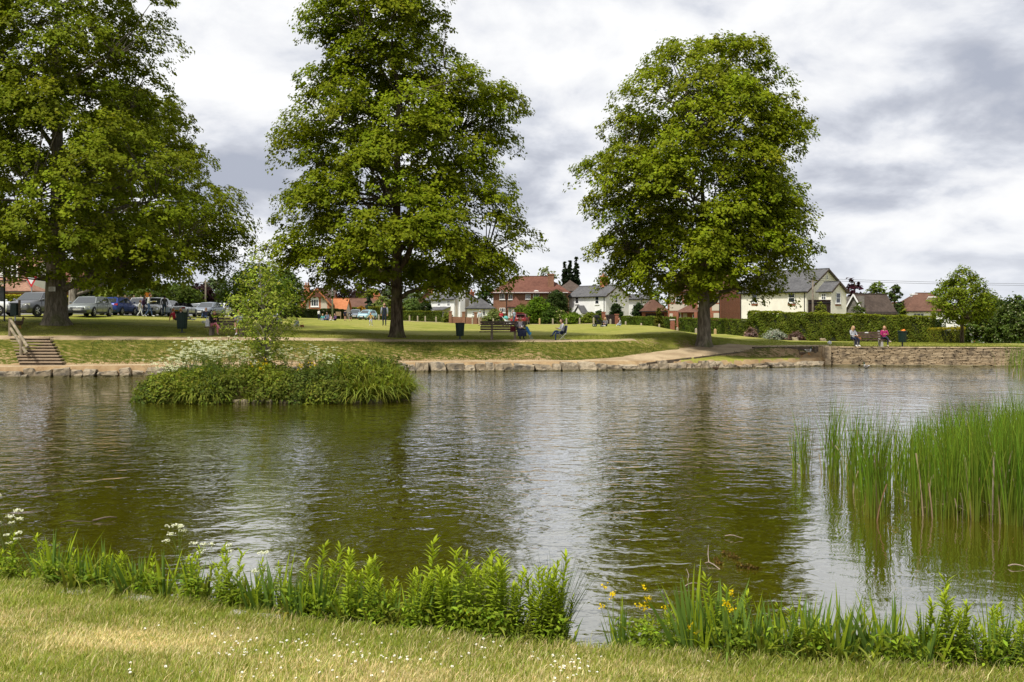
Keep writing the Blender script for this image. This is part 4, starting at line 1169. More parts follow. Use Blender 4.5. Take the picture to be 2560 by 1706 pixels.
def umbel_mesh(seed, h, nhead=5):
    """cow parsley: branching thin stems, flat white flower heads, feathery leaves"""
    rs = np.random.default_rng(seed); geo = []; heads = []
    CL, HW = [], []
    def stem(a, b, w):
        CL.append([a + (b - a) * t + np.array([0, 0, 0.04 * math.sin(math.pi * t)]) for t in (0, .5, 1)]); HW.append([w, w * .8, w * .5])
    fork = np.array([0, 0, h * 0.5]); stem(np.zeros(3), fork, .004)
    for i in range(nhead):
        a = rs.random() * 6.28; r = rs.uniform(0.04, 0.2) * h
        e = np.array([r * math.cos(a), r * math.sin(a), h * rs.uniform(0.72, 1.02)]); stem(fork, e, .0028); heads.append(e)
    CL, HW = np.array(CL), np.array(HW); n = len(CL)
    for sd_ in ([1, 0, 0], [0, 1, 0]):
        geo.append(ribbon_geo(CL, HW, np.tile(sd_, (n, 1)), np.tile([0.15, 0.2, 0.045], (n, 1))))
    fl = []
    for e in heads:
        for k in range(9):
            a = rs.random() * 6.28; r = 0.036 * math.sqrt(rs.random())
            for _ in range(5): fl.append(e + np.array([r * math.cos(a), r * math.sin(a), 0.012]) + rs.normal(0, .006, 3))
    fl = np.array(fl); m = len(fl)
    bl = leaf_geo(fl, np.tile([0, 0, 1.0], (m, 1)) + rs.normal(size=(m, 3)) * .4, np.full(m, 0.014), np.tile([0.80, 0.80, 0.68], (m, 1)), 0.95)
    m = 70; C = np.stack([rs.normal(0, .09, m), rs.normal(0, .09, m), rs.uniform(0.02, .5, m) * h], 1)
    geo.append(leaf_geo(C, np.tile([0, 0, 1.0], (m, 1)) + rs.normal(size=(m, 3)) * .6, np.full(m, .05), jit((0.10, 0.16, 0.025), m), 0.5))
    V, Fc, K = cat_geo(geo)
    return np_mesh('p', V, Fc, K, [M_LEAF]).data, np_mesh('p', *bl, [M_LEAF]).data
def mustard_mesh(seed, h):
    rs = np.random.default_rng(seed); CL, HW, fl = [], [], []
    for i in range(4):
        a = rs.random() * 6.28; e = np.array([0.09 * math.cos(a), 0.09 * math.sin(a), h * rs.uniform(.7, 1)]); CL.append([e * t for t in (0, .5, 1)]); HW.append([.003, .0025, .0015])
        for _ in range(14): fl.append(e + rs.normal(0, .013, 3))
    n = len(CL); geo = [ribbon_geo(np.array(CL), np.array(HW), np.tile([1., 0, 0], (n, 1)), np.tile([.15, .2, .03], (n, 1)))]
    fl = np.array(fl); m = len(fl)
    bl = leaf_geo(fl, rs.normal(size=(m, 3)) + np.array([0, -.7, .8]), np.full(m, .017), np.tile([0.75, 0.55, 0.01], (m, 1)), 0.95)
    V, Fc, K = cat_geo(geo); return np_mesh('p', V, Fc, K, [M_LEAF]).data, np_mesh('p', *bl, [M_LEAF]).data
def dock_mesh(seed):
    rs = np.random.default_rng(seed); CL, HW, SD = [], [], []
    for i in range(11):
        a = rs.random() * 6.28; L = rs.uniform(.16, .3); d = np.array([math.cos(a), math.sin(a), 0]) * rs.uniform(.4, .9)
        t = np.linspace(0, 1, 6); cl = d[None] * (L * t)[:, None]; cl = np.concatenate([cl[:, :2], (L * (1.1 * t - .55 * t ** 2))[:, None]], 1)
        CL.append(cl); HW.append(L * .19 * np.array([.25, .8, 1, .95, .6, .05])); SD.append([-math.sin(a), math.cos(a), 0])
    n = len(CL); c = jit((0.13, 0.22, 0.022), n, .15)
    V, Fc, K = ribbon_geo(np.array(CL), np.array(HW), np.array(SD), c); return np_mesh('p', V, Fc, K, [M_LEAF]).data
def rush_mesh(seed, nb, h, spread=0.45):
    rs = np.random.default_rng(seed); a = rs.random(nb) * 6.28; ln = rs.uniform(0, spread, nb); H = h * rs.uniform(.5, 1.1, nb)
    t = np.linspace(0, 1, 5); CL = np.zeros((nb, 5, 3)); r = rs.random(nb) * .06
    CL[:, :, 0] = (r * np.cos(a))[:, None] + (H * ln * np.cos(a))[:, None] * t ** 1.5; CL[:, :, 1] = (r * np.sin(a))[:, None] + (H * ln * np.sin(a))[:, None] * t ** 1.5
    CL[:, :, 2] = H[:, None] * (t - .12 * t ** 2 * (ln / spread)[:, None])
    c = jit((0.035, 0.065, 0.014), nb, .25)
    V, Fc, K = ribbon_geo(CL, np.tile([.0022, .002, .0018, .0014, .0005], (nb, 1)), np.tile([1., .2, 0], (nb, 1)), c, c * 1.4); return np_mesh('p', V, Fc, K, [M_LEAF]).data
def sedge_mesh(seed, nb, h, straw=.3):
    rs = np.random.default_rng(seed); a = rs.random(nb) * 6.28; H = h * rs.uniform(.6, 1.15, nb); out_ = rs.uniform(.25, .9, nb); r = rs.random(nb) * .18
    t = np.linspace(0, 1, 6); CL = np.zeros((nb, 6, 3))
    rad = r[:, None] + (H * out_)[:, None] * t ** 1.3
    CL[:, :, 0] = np.cos(a)[:, None] * rad; CL[:, :, 1] = np.sin(a)[:, None] * rad
    CL[:, :, 2] = H[:, None] * (1.15 * t - (out_ * 1.15)[:, None] * t ** 2.4)
    dead = rs.random(nb) < straw; CL[dead, :, 2] *= np.linspace(.5, -.35, 6)[None] * .9
    c = np.where(dead[:, None], jit((0.40, 0.31, 0.16), nb, .25), jit((0.185, 0.215, 0.030), nb, .22, .08))
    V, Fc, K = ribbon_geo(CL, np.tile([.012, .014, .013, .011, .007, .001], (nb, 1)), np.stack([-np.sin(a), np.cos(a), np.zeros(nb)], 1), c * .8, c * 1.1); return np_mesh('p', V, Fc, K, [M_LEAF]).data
def drop_protos(*lists):
    for o in [o for o in bpy.data.objects if o.name.split('.')[0] == 'p']: bpy.data.objects.remove(o)
LOO = [loosestrife_mesh(200 + i, 0.42 + 0.05 * i, 15 + i) for i in range(8)]
IRI = [iris_mesh(300 + i, 9 + i, 0.48 + 0.035 * (i % 4)) for i in range(8)]
UMB = [umbel_mesh(400 + i, 0.7 + 0.06 * i, 5 + i % 3) for i in range(5)]
MUS = [mustard_mesh(450 + i, 0.5) for i in range(3)]
DOCK = [dock_mesh(470 + i) for i in range(2)]
RUSH = [rush_mesh(480, 150, 0.80), rush_mesh(481, 45, 0.6)]
TUFT = [sedge_mesh(485 + i, 46, .42, .22) for i in range(3)]
drop_protos()
def plant(name, me, x, y, sc, label, cat, group=None, z=None, rz=None, tilt=0.05):
    o = bpy.data.objects.new(name, None if isinstance(me, tuple) else me); COL.objects.link(o)
    if isinstance(me, tuple):
        for nm_, m_ in zip(('stem', 'blossom'), me):
            q_ = bpy.data.objects.new(nm_, m_); COL.objects.link(q_); q_.parent = o
    zz = max(float(gz(x, y)), -0.10) if z is None else z
    o.location = (x, y, zz - 0.01); o.scale = (sc, sc, sc)
    o.rotation_euler = (random.uniform(-tilt, tilt), random.uniform(-tilt, tilt), random.random() * 6.28 if rz is None else rz)
    return tag(o, label, cat, group)
def near_plants():
    random.seed(17)
    def edge_x(px): # world x of the lawn edge at photo column px
        x = (px - 1280) / F * 7.6
        for _ in range(6): x = (px - 1280) / F * float(Ynr(x))
        return x
    def where(px):
        for lim, txt in ((130, 'by the left picture edge'), (330, 'behind the left kerb stones'), (450, 'by the bent yellow leaf'), (610, 'right of the first small water gap'), (760, 'behind the longest kerb stone'), (900, 'left of the daisies'), (1100, 'left of the tallest leafy stand'), (1260, 'in the tallest stand, left half'), (1450, 'by the spiky rush tuft'), (1660, 'just right of the bare water gap'), (1790, 'among the tall yellow flowers'), (1950, 'right of the tall yellow flowers'), (2110, 'below the weedy branch, right of centre'), (2280, 'in front of the pale sky reflection'), (2420, 'around the tall single stem on the right'), (9999, 'at the right edge of the picture')):
            if px < lim: return txt
    def put(kind, px, d, sc):
        size = 'knee-high' if sc < .85 else 'middle-sized' if sc < 1.1 else 'tall'
        front = 'foremost' if d < .25 else 'rear'
        x = edge_x(px); y = float(Ynr(x)) + d; x = (px - 1280) / F * y
        if kind == 'L': plant('purple_loosestrife', random.choice(LOO), x, y, sc * (.80 if px < 1080 else .70), f'{size} leafy upright plant, {front}, {where(px)}', 'plant', 'leafy upright plants along the near bank', tilt=.15)
        elif kind == 'I': plant('iris_clump', random.choice(IRI), x, y, sc * (.82 if px > 1500 else .95), f'{size} sword-leaved iris clump, {front}, {where(px)}', 'plant', 'iris clumps along the near bank', tilt=0.08)
    def pxdens(px):
        if 1440 < px < 1530: return 0
        return 1
    # leafy uprights
    runs = [(-40, 120, 10, .8, 1.0), (115, 240, 5, .7, 0.85), (240, 330, 6, .75, .95), (350, 400, 4, .8, .9), (455, 600, 17, .85, 1.05), (600, 760, 5, .6, .8), (760, 900, 14, .8, 1.1), (890, 1120, 40, .9, 1.2), (1100, 1400, 62, 1.0, 1.5), (1330, 1420, 10, .8, 1.0), (1600, 1720, 9, .7, .95), (1800, 1850, 8, 1.0, 1.3), (1930, 2090, 16, .7, .95), (2280, 2440, 22, .8, 1.15), (2370, 2410, 3, 1.2, 1.45), (2440, 2600, 24, .85, 1.15)]
    for a, b, n, s0, s1 in runs:
        for _ in range(n): put('L', random.uniform(a, b), random.uniform(0.06, 0.62), random.uniform(s0, s1))
    runs = [(80, 190, 7, .9, 1.15), (200, 300, 7, .8, 1.1), (330, 420, 5, .8, 1.0), (440, 560, 2, .8, 1), (600, 790, 15, .7, .95), (760, 960, 15, .75, 1.0), (960, 1240, 12, .7, .95), (1240, 1420, 4, .6, .8), (1530, 1620, 3, .7, .9), (1660, 1790, 13, 1.0, 1.35), (1790, 1900, 8, 1.0, 1.25), (1880, 2080, 14, .95, 1.3), (2080, 2280, 18, .9, 1.3), (2240, 2420, 9, .9, 1.2), (2420, 2600, 10, .9, 1.25)]
    for a, b, n, s0, s1 in runs:
        for _ in range(n): put('I', random.uniform(a, b), random.uniform(0.08, 0.6), random.uniform(s0, s1))
    for i in range(46):
        px = random.choice((random.uniform(-20, 1440), random.uniform(1535, 2580))); y = float(Ynr(edge_x(px))) + random.uniform(.0, .5)
        plant('grass_tuft', random.choice(TUFT), (px - 1280) / F * y, y, random.uniform(.6, 1.0), f'loose dry grass tuft, {where(px)}', 'plant', 'grass tufts along the near bank')
    x = edge_x(1380)
    for px, d, k, sc, lab in ((1385, .45, 0, 1.0, 'spiky dark green rush tuft leaning over the water gap'), (1300, .6, 1, 1.0, 'thin rush stems among the tallest leafy plants'), (700, .5, 1, .9, 'thin rush stems above the low irises at the left')):
        y = float(Ynr(edge_x(px))) + d; plant('rush_tuft', RUSH[k], (px - 1280) / F * y, y, sc, lab, 'plant')
    for px, d, sc, lab in ((140, .12, 1.0, 'broad-leaved dock at the left below the iris clump'), (190, .1, .9, 'broad-leaved dock beside the white bindweed flower'), (560, .1, .6, 'small broad-leaved dock by the kerb stone')):
        y = float(Ynr(edge_x(px))) + d; plant('dock', random.choice(DOCK), (px - 1280) / F * y, y, sc, lab, 'plant')
    for px, d, k, sc, lab in ((10, .9, 4, 1.25, 'tall cow parsley cut off by the left edge'), (30, .4, 1, .8, 'shorter cow parsley at the left edge'), (440, .5, 2, 1.0, 'cow parsley with two white heads above the bent iris leaf'), (545, .55, 3, .9, 'cow parsley in front of the bright ripples'), (640, .6, 0, .95, 'thin cow parsley going to seed')):
        y = float(Ynr(edge_x(px))) + d; plant('cow_parsley', UMB[k], (px - 1280) / F * y, y, sc, lab, 'plant')
    for px, d, sc, lab in ((1535, .3, 1.0, 'yellow flowered plant at the left end of the right fringe'), (1590, .35, 1.05, 'yellow flowered plant second from the water gap'), (1640, .4, 1.0, 'yellow flowered plant beside the first sword leaves'), (1800, .06, .95, 'tallest yellow flowered plant amid the sword leaves'), (1740, .02, .5, 'low yellow flower at the lawn edge'), (1165, .02, .42, 'single yellow flower below the tallest leafy plants')):
        y = float(Ynr(edge_x(px))) + d; plant('yellow_cress', random.choice(MUS), (px - 1280) / F * y, y, sc, lab, 'plant')
    # low leafy ground cover that hides the stems' feet
    global RNG
    RNG = np.random.default_rng(31); n = 26000
    x = RNG.uniform(-5.6, 4.4, n); d = np.abs(RNG.normal(0, .26, n)); y = Ynr(x) + d
    px = 1280 + x / y * F
    keep = ~((px > 1445) & (px < 1530) & (d > -0.1)) & ~((px > 405) & (px < 450)); keep &= RNG.random(n) < np.interp(px, [0, 400, 600, 900, 1100, 1420, 1540, 2560], [.8, .6, .7, .9, 1, .9, .7, .9]) * np.clip(.55 + .6 * np.sin(px * .043 + 2 * np.sin(px * .013)), .08, 1)
    x, y, d = x[keep], y[keep], d[keep]; n = len(x)
    z = np.maximum(gz(x, y), 0.0) + RNG.random(n) ** 1.6 * 0.24 * np.exp(-d * .7)
    C = np.stack([x, y, z], 1); N = RNG.normal(size=(n, 3)) * .7 + np.array([0, -.3, 1.0])
    V, Fc, K = leaf_geo(C, N, RNG.uniform(.03, .075, n), jit((0.17, 0.235, 0.018), n, .28, .07), .4)
    tag(np_mesh('bank_herbs', V, Fc, K, [M_LEAF]), 'low tangled herbs and leaves along the near water edge', 'ground cover', kind='stuff')
near_plants()

# ------------------------------------------------------------------ reed bed
def reeds(name, label, pts_fn, n, h0, h1, seed, dead=0.04, kind='stuff'):
    rs = np.random.default_rng(seed)
    x, y, hs = pts_fn(rs, n); n = len(x)
    H = rs.uniform(h0, h1, n) * hs
    a = rs.random(n) * 6.28; ln = np.abs(rs.normal(0, 0.12, n)) + .02
    wind = rs.normal(0.02, .05, n)
    isd = rs.random(n) < dead
    H = np.where(isd, H * rs.uniform(.25, .75, n), H)
    fallen = isd & (rs.random(n) < .35); ln = np.where(fallen, rs.uniform(.6, 1.1, n), ln)
    t = np.linspace(0, 1, 6)
    CL = np.zeros((n, 6, 3))
    CL[:, :, 0] = x[:, None] + (H * ln * np.cos(a))[:, None] * t ** 1.6 + (H * wind)[:, None] * t ** 2
    CL[:, :, 1] = y[:, None] + (H * ln * np.sin(a))[:, None] * t ** 1.6
    kink = np.where(rs.random(n) < .25, rs.uniform(.1, .3, n), 0)
    CL[:, :, 0] += (H * kink * np.sign(rs.normal(size=n)))[:, None] * np.clip(t - .7, 0, 1) * 1.6
    CL[:, :, 2] = -0.15 + (H[:, None] + .15) * t - (H * kink)[:, None] * np.clip(t - .7, 0, 1) ** 1.0 * .7
    CL[fallen, :, 2] = .02 + (CL[fallen, :, 2] + .15) * .22
    W = np.where(isd, rs.uniform(.006, .013, n), rs.uniform(.004, .0085, n))
    HW = W[:, None] * np.array([1, 1, .95, .8, .5, .06]); HW[isd, 5] = HW[isd, 4] = HW[isd, 0]
    c0 = np.where(isd[:, None], jit((0.36, 0.27, 0.17), n, .2), jit((0.22, 0.235, 0.035), n, .2, .1))
    c1 = np.where(isd[:, None], c0, jit((0.125, 0.195, 0.018), n, .28, .10))
    sd_ = np.stack([np.cos(a * 1.7) * .4 + 1, np.sin(a * 1.7) * .6, np.zeros(n)], 1)
    V, Fc, K = ribbon_geo(CL, HW, sd_, c0, c1)
    # colour: straw foot, green above
    K = K.reshape(n, 6, 2, 3); g = c1[:, None, None, :]; m = np.array([1, .45, .08, 0, 0, 0])[None, :, None, None]
    K = np.where(isd[:, None, None, None], K, c0[:, None, None, :] * m + g * (1 - m)).reshape(-1, 3)
    o = np_mesh(name, V, Fc, K, [M_LEAF])
    return tag(o, label, 'reeds', kind=kind)
def bed(rs, n):
    """dense bed: front edge follows the photograph's outline"""
    px = 2080 + 560 * rs.random(n * 3) ** 0.62
    front = np.interp(px, [2080, 2150, 2240, 2330, 2440, 2640], [1180, 1290, 1275, 1300, 1305, 1330])
    back = np.interp(px, [2080, 2150, 2300, 2450, 2640], [1165, 1195, 1175, 1150, 1130])
    py = back + (front - back) * rs.random(len(px)) ** 0.8
    Y = F * HC / (py - 800); x = (px - 1280) / F * Y
    dens = np.interp(px, [2080, 2200, 2350, 2450], [.16, .5, .85, 1]) * (0.35 + 0.65 * (np.sin(px * .075 + np.sin(px * .021) * 2) > -.25))
    k = rs.random(len(px)) < dens
    return x[k][:n], Y[k][:n], np.interp(px[k][:n], [2080, 2250, 2400, 2560], [.62, .80, .95, 1.04])
reeds('reed_bed', 'dense bed of tall green bulrushes at the right with pale dead stalks', bed, 3300, 1.05, 1.55, 501, .10)
def clump(pxc, pyc, spx, n0):
    def f(rs, n):
        px = pxc + rs.normal(0, spx, n0); py = pyc + rs.normal(0, 5, n0); Y = F * HC / (py - 800); return (px - 1280) / F * Y, Y, np.ones(n0)
    return f
CL_G = 'small reed clumps beside the bed'
for i, (pc, py, sp, n, h0, h1, lab) in enumerate(((1988, 1183, 4, 14, .6, .95, 'smallest thin reed clump, furthest left in the water'), (2010, 1184, 6, 30, .8, 1.25, 'narrow reed clump left of the reed bed, second from the left'), (2062, 1188, 4, 8, .7, 1.25, 'few reed stems standing alone just left of the bed'), (2085, 1200, 9, 55, 1.1, 1.6, 'tall loose reed clump at the left end of the bed'), (2140, 1222, 14, 80, 1.1, 1.6, 'reed clump second from the left end of the bed'), (2195, 1290, 14, 95, 1.2, 1.7, 'foremost reed clump with straw-coloured feet'), (2530, 936, 12, 70, 1.3, 2.0, 'far reed clump against the stone wall at the right edge'), (2560, 945, 10, 60, 1.5, 2.2, 'far reed clump cut by the right edge, with pale stumps'))):
    o = reeds('reed_clump', lab, clump(pc, py, sp, n), n, h0, h1, 510 + i, .06, None); o['group'] = CL_G
M_DEADW = pm('dead_stalk', (0.42, 0.33, 0.26), .9, .2)
for px, py, L, tilt, lab in ((2560, 1310, .55, .02, 'thick pale broken stalk at the right edge of the reeds'), (2478, 1300, .95, .05, 'tall pale dead stalk in front of the reeds'), (2375, 1272, .5, -.03, 'short pale dead stalk left of the floating stick'), (2520, 1290, .6, .0, 'pale dead stalk between the two thick ones'), (2548, 948, .9, .12, 'pale stump by the far reeds at the right edge'), (2528, 944, .5, .35, 'leaning pale stump before the stone wall')):
    Y = F * HC / (py - 800); b = P(px, py, Y); mb = MB(); mb.tube([(0, 0, -.2), (tilt * L * .5, 0, L * .5), (tilt * L, 0, L)], [.018, .015, .012], 6); tag(mb.build('dead_stalk', M_DEADW, None, b), lab, 'stalk')
def stick(name, lab, p0, p1, r, mat):
    def w(px, py): Y = F * (HC - .02) / (py - 800); return Vector(((px - 1280) / F * Y, Y, .02))
    a, b = w(*p0), w(*p1); mb = MB(); mb.tube(branch_pts(a, b, .02, 4), [r, r, r * .9, r * .7, r * .5], 6); tag(mb.build(name, mat, None), lab, 'stick', 'sticks floating on the pond')
stick('floating_stick', 'pale stick lying on the water among the reeds', (2365, 1274), (2415, 1268), .02, M_DEADW)
stick('floating_stick', 'thin stick floating at the right edge below the reeds', (2520, 1415), (2562, 1417), .008, M_DEADW)
stick('floating_stick', 'dark stick floating beyond the left irises', (150, 1308), (230, 1305), .008, M_SLEEP)
stick('floating_stick', 'brown curved stick floating left, right of the dark one', (232, 1302), (292, 1294), .014, M_SLEEP)
stick('floating_stick', 'short twig floating below the weedy branch', (1712, 1466), (1756, 1461), .005, M_DEADW)
stick('floating_stick', 'faint twig floating above the weedy branch', (1812, 1340), (1858, 1346), .005, M_DEADW)
def weedy_branch():
    root = thing('sunken_branch', 'weedy sunken branch breaking the surface in front of the right tree reflection', 'branch', P(1830, 1405, F * HC / 605))
    Yb = F * HC / 605; o = Vector((P(1830, 1405, Yb).x, Yb, 0)); root.location = o
    def w(px, py, h=0.0): Y = F * HC / (py - 800); return Vector(((px - 1280) / F * Y, Y, h)) - o
    mb = MB(); mb.tube([w(1762, 1408, .0), w(1772, 1412, .03), w(1784, 1416, .02), w(1800, 1424, .0)], [.004, .006, .006, .005], 6); mb.tube([w(1772, 1412, .03), w(1770, 1398, .06), w(1771, 1386, .11)], [.005, .004, .002], 6)
    mb.build('twig', M_DEADW, root)
    mb = MB(); mb.tube([w(1718, 1452, -.02), w(1722, 1450, .05), w(1716, 1440, .08)], [.004, .003, .002], 5); mb.build('twig', M_DEADW, root)
    rs = np.random.default_rng(3)
    for a, b, n in (((1808, 1385), (1846, 1400), 130), ((1786, 1400), (1804, 1414), 80), ((1842, 1418), (1898, 1424), 160)):
        A, B = np.array(w(*a)), np.array(w(*b)); t = rs.random(n)[:, None]
        C = A + (B - A) * t + rs.normal(size=(n, 3)) * np.array([.012, .02, .018]); C[:, 2] = np.abs(C[:, 2]) + .005
        V, Fc, K = leaf_geo(C, rs.normal(size=(n, 3)), np.full(n, .035), jit((0.12, 0.085, 0.02), n, .3, .12), .6); np_mesh('weed', V, Fc, K, [M_LEAF], root)
weedy_branch()

# ------------------------------------------------------------------ island planting
def herb_mesh(seed, n, r, h, col, leaf=.08):
    global RNG
    RNG = np.random.default_rng(seed); nt_ = n // 12
    u_ = unit(RNG.normal(size=(nt_, 3))); u_[:, 2] = np.abs(u_[:, 2]); k = (.55 + .45 * RNG.random(nt_))[:, None]
    T = u_ * k * np.array([r, r, h]); C = np.repeat(T, 12, 0) + RNG.normal(size=(nt_ * 12, 3)) * .07
    N = np.repeat(u_, 12, 0) + RNG.normal(size=C.shape) * .5 + np.array([0, 0, .5])
    V, Fc, K = leaf_geo(C, N, leaf * np.exp(RNG.normal(0, .25, len(C))), jit(col, len(C), .2, .08) * np.repeat(np.exp(RNG.normal(0, .2, (nt_, 1))), 12, 0), .6, .2); return np_mesh('p', V, Fc, K, [M_LEAF]).data
SED = [sedge_mesh(601, 260, .95, .2), sedge_mesh(602, 320, .9, .45), sedge_mesh(603, 320, 1.0, .6), sedge_mesh(604, 220, .8, .2)]
HERB = [herb_mesh(611, 1700, .75, .75, (0.115, 0.140, 0.018)), herb_mesh(612, 1700, .75, .8, (0.165, 0.195, 0.022)), herb_mesh(613, 1500, .7, .7, (0.085, 0.115, 0.02))]
UMB2 = [umbel_mesh(620 + i, .95, 8) for i in range(4)]
drop_protos()
def island():
    random.seed(23)
    cx, cy, a, b = ISL
    def fr(px, back=0.0):   # point on the island's front edge at photo column px, moved back by metres
        x = (px - 1280) / F * 33.8; q = max(0.0, 1 - min(1, abs((x - cx) / a)) ** 3.5) ** (1 / 3.5)
        y = cy - b * .95 * q + back; return x * y / 33.8, y
    SG, HG, UG = 'sedge tufts on the island', 'leafy herbs on the island', 'cow parsley on the island'
    for px, bk, k, sc in ((400, .5, 0, .8), (455, .15, 2, 1.1), (490, .1, 1, 1.15), (525, .2, 2, 1.1), (560, .5, 0, 1.0), (800, .2, 2, .85), (830, .25, 1, .95), (880, .2, 0, 1.15), (915, .15, 0, 1.25), (950, .3, 0, 1.35), (975, .6, 2, 1.25), (990, .9, 0, 1.3), (900, .9, 3, 1.3), (850, .8, 0, 1.1), (940, 1.2, 3, 1.35), (965, 1.8, 0, 1.2), (760, .3, 1, .8), (930, .05, 1, 1.0), (1000, .3, 0, 1.25), (1005, 1.0, 1, 1.2), (985, .1, 2, 1.15), (1000, 1.8, 0, 1.2), (950, .0, 2, 1.0), (900, .02, 1, .95), (860, .05, 2, .9), (470, .0, 2, 1.0), (510, .0, 1, 1.0), (540, .1, 0, .95), (620, .05, 1, .7), (700, .05, 3, .75), (1010, 2.4, 0, 1.1), (375, 1.2, 3, 1.0)):
        x, y = fr(px, bk); plant('sedge_tuft', SED[k], x, y, sc * 1.15, 'arching tuft of long grassy sedge on the island', 'plant', SG)
    for i in range(64):
        px = random.uniform(362, 1000); bk = random.uniform(.15, 4.0) if i > 26 else random.uniform(.05, .5)
        if i < 26 and px > 830: continue
        x, y = fr(px, bk)
        if abs((x - cx) / a) ** 3.5 + abs((y - cy) / b) ** 3.5 > 1.0: continue
        plant('leafy_herb', random.choice(HERB), x, y, random.uniform(.95, 1.2) * (1.22 if px < 470 or px > 840 else .95), 'low leafy green herb clump on the island', 'plant', HG)
    for i in range(95):
        px = random.triangular(365, 760, 470) if i < 82 else random.uniform(700, 850); bk = random.uniform(.6, 4.4); x, y = fr(px, bk)
        if abs((x - cx) / a) ** 3.5 + abs((y - cy) / b) ** 3.5 > 1.0: continue
        plant('cow_parsley', random.choice(UMB2), x, y, random.uniform(1.3, 1.75) * (1.0 if px < 600 else .85), 'white cow parsley on the island', 'plant', UG, tilt=.1)
    for px, bk in ((640, 1.2), (655, .8), (745, .6), (780, .7), (650, .5)):
        x, y = fr(px, bk); plant('buttercup', random.choice(MUS), x, y, 1.9, 'small yellow buttercup on the island', 'plant', 'buttercups on the island')
    for i in range(14):
        px = 560 + i * 30 + random.uniform(-10, 10); x, y = fr(px, -.05)
        o = bpy.data.objects.new('island_stone', ROCKS[i % 10]); COL.objects.link(o); o.location = (x, y, .02); o.scale = (.35, .3, .22); o.rotation_euler = (0, 0, i)
        tag(o, 'small dark stone at the waterline of the island', 'stone', 'stones at the island edge')
island()

def debris():
    """specks, petals and leaf bits drifting on the near water"""
    rs = np.random.default_rng(88); n = 520
    y = 7.4 + 9 * rs.random(n) ** 1.6; x = (rs.random(n) * 2 - 1) * .53 * y
    k = (y > Ynr(x) + .45) & (np.sin(x * 1.3 + y * .9) + .5 * np.sin(x * 3.1 - y) > -.3); x, y = x[k], y[k]; n = len(x)
    C = np.stack([x, y, np.full(n, .006)], 1); N = np.tile([0, 0, 1.0], (n, 1)) + rs.normal(size=(n, 3)) * .12
    V, Fc, K = leaf_geo(C, N, rs.uniform(.008, .03, n), np.where((rs.random(n) < .5)[:, None], jit((0.35, 0.30, 0.18), n, .3), jit((0.16, 0.15, 0.04), n, .3)), .5)
    tag(np_mesh('pond_debris', V, Fc, K, [M_LEAF]), 'specks of leaf litter drifting on the near water', 'leaf litter', kind='stuff')
debris()
# ------------------------------------------------------------------ building materials
def brick_material(name, a, b, mortar, scale=4.0):
    t = NT(name); v = t.coord('Object')
    m = t.n('ShaderNodeMapping'); t.l(v, m.inputs[0])
    # bricks run along the wall whichever way it faces
    sp = t.n('ShaderNodeSeparateXYZ'); t.l(v, sp.inputs[0])
    cb = t.n('ShaderNodeCombineXYZ'); t.l(t.math('ADD', sp.outputs[0], sp.outputs[1]), cb.inputs[0]); t.l(sp.outputs[2], cb.inputs[1])
    br = t.n('ShaderNodeTexBrick'); t.l(cb.outputs[0], br.inputs['Vector']); br.inputs['Scale'].default_value = scale
    br.inputs['Color1'].default_value = (*a, 1); br.inputs['Color2'].default_value = (*b, 1); br.inputs['Mortar'].default_value = (*mortar, 1)
    br.inputs['Mortar Size'].default_value = 0.02
    n = t.noise(1.2, 5, 0.6, v)
    c = t.mix(t.mapr(n, 0.3, 0.75), t.mix(1.0, br.outputs[0], (0.75, 0.72, 0.7), 'MULTIPLY'), br.outputs[0])
    t.principled(c, 0.9, 0, t.bump(br.outputs[1], -0.4, 0.01), 0.15)
    return t.m
def tile_material(name, a, b, rows=3.2):
    t = NT(name); v = t.coord('Object')
    sp = t.n('ShaderNodeSeparateXYZ'); t.l(v, sp.inputs[0])
    w = t.n('ShaderNodeTexWave', wave_type='BANDS', bands_direction='Z', wave_profile='SAW'); t.l(v, w.inputs[0]); w.inputs['Scale'].default_value = rows
    w.inputs['Distortion'].default_value = 0.4; w.inputs['Detail'].default_value = 2
    n = t.noise(3.0, 6, 0.7, v); n2 = t.noise(0.5, 4, 0.6, v)
    c = t.mix(t.mapr(n, 0.32, 0.68), a, b)
    c = t.mix(t.math('MULTIPLY', t.mapr(n2, 0.45, 0.7), 0.5), c, tuple(q * 0.55 for q in a))
    c = t.mix(t.math('MULTIPLY', t.mapr(w.outputs[1], 0.75, 1.0), 0.35), c, tuple(q * 0.4 for q in a))
    t.principled(c, 0.9, 0, t.bump(w.outputs[1], 0.6, 0.03), 0.2)
    return t.m
def flint_material():
    t = NT('knapped_flint'); v = t.coord('Object')
    vo = t.n('ShaderNodeTexVoronoi'); t.l(v, vo.inputs['Vector']); vo.inputs['Scale'].default_value = 9.0
    s = t.n('ShaderNodeSeparateColor'); t.l(vo.outputs['Color'], s.inputs[0])
    c = t.mix(s.outputs[0], (0.20, 0.19, 0.17), (0.50, 0.47, 0.41))
    c = t.mix(t.mapr(vo.outputs['Distance'], 0.05, 0.085, 1.0, 0.0), (0.48, 0.43, 0.35), c)
    t.principled(c, 0.7, 0, None, 0.3); return t.m
B_RED = brick_material('red_brick', (0.24, 0.072, 0.042), (0.31, 0.105, 0.06), (0.36, 0.25, 0.18))
B_BRN = brick_material('brown_brick', (0.20, 0.085, 0.048), (0.27, 0.125, 0.072), (0.36, 0.27, 0.2))
B_ORG = brick_material('orange_brick', (0.42, 0.13, 0.06), (0.5, 0.18, 0.09), (0.4, 0.28, 0.2))
T_BRN = tile_material('brown_tiles', (0.115, 0.060, 0.042), (0.165, 0.088, 0.062))
T_RED = tile_material('red_tiles', (0.115, 0.048, 0.034), (0.175, 0.080, 0.055))
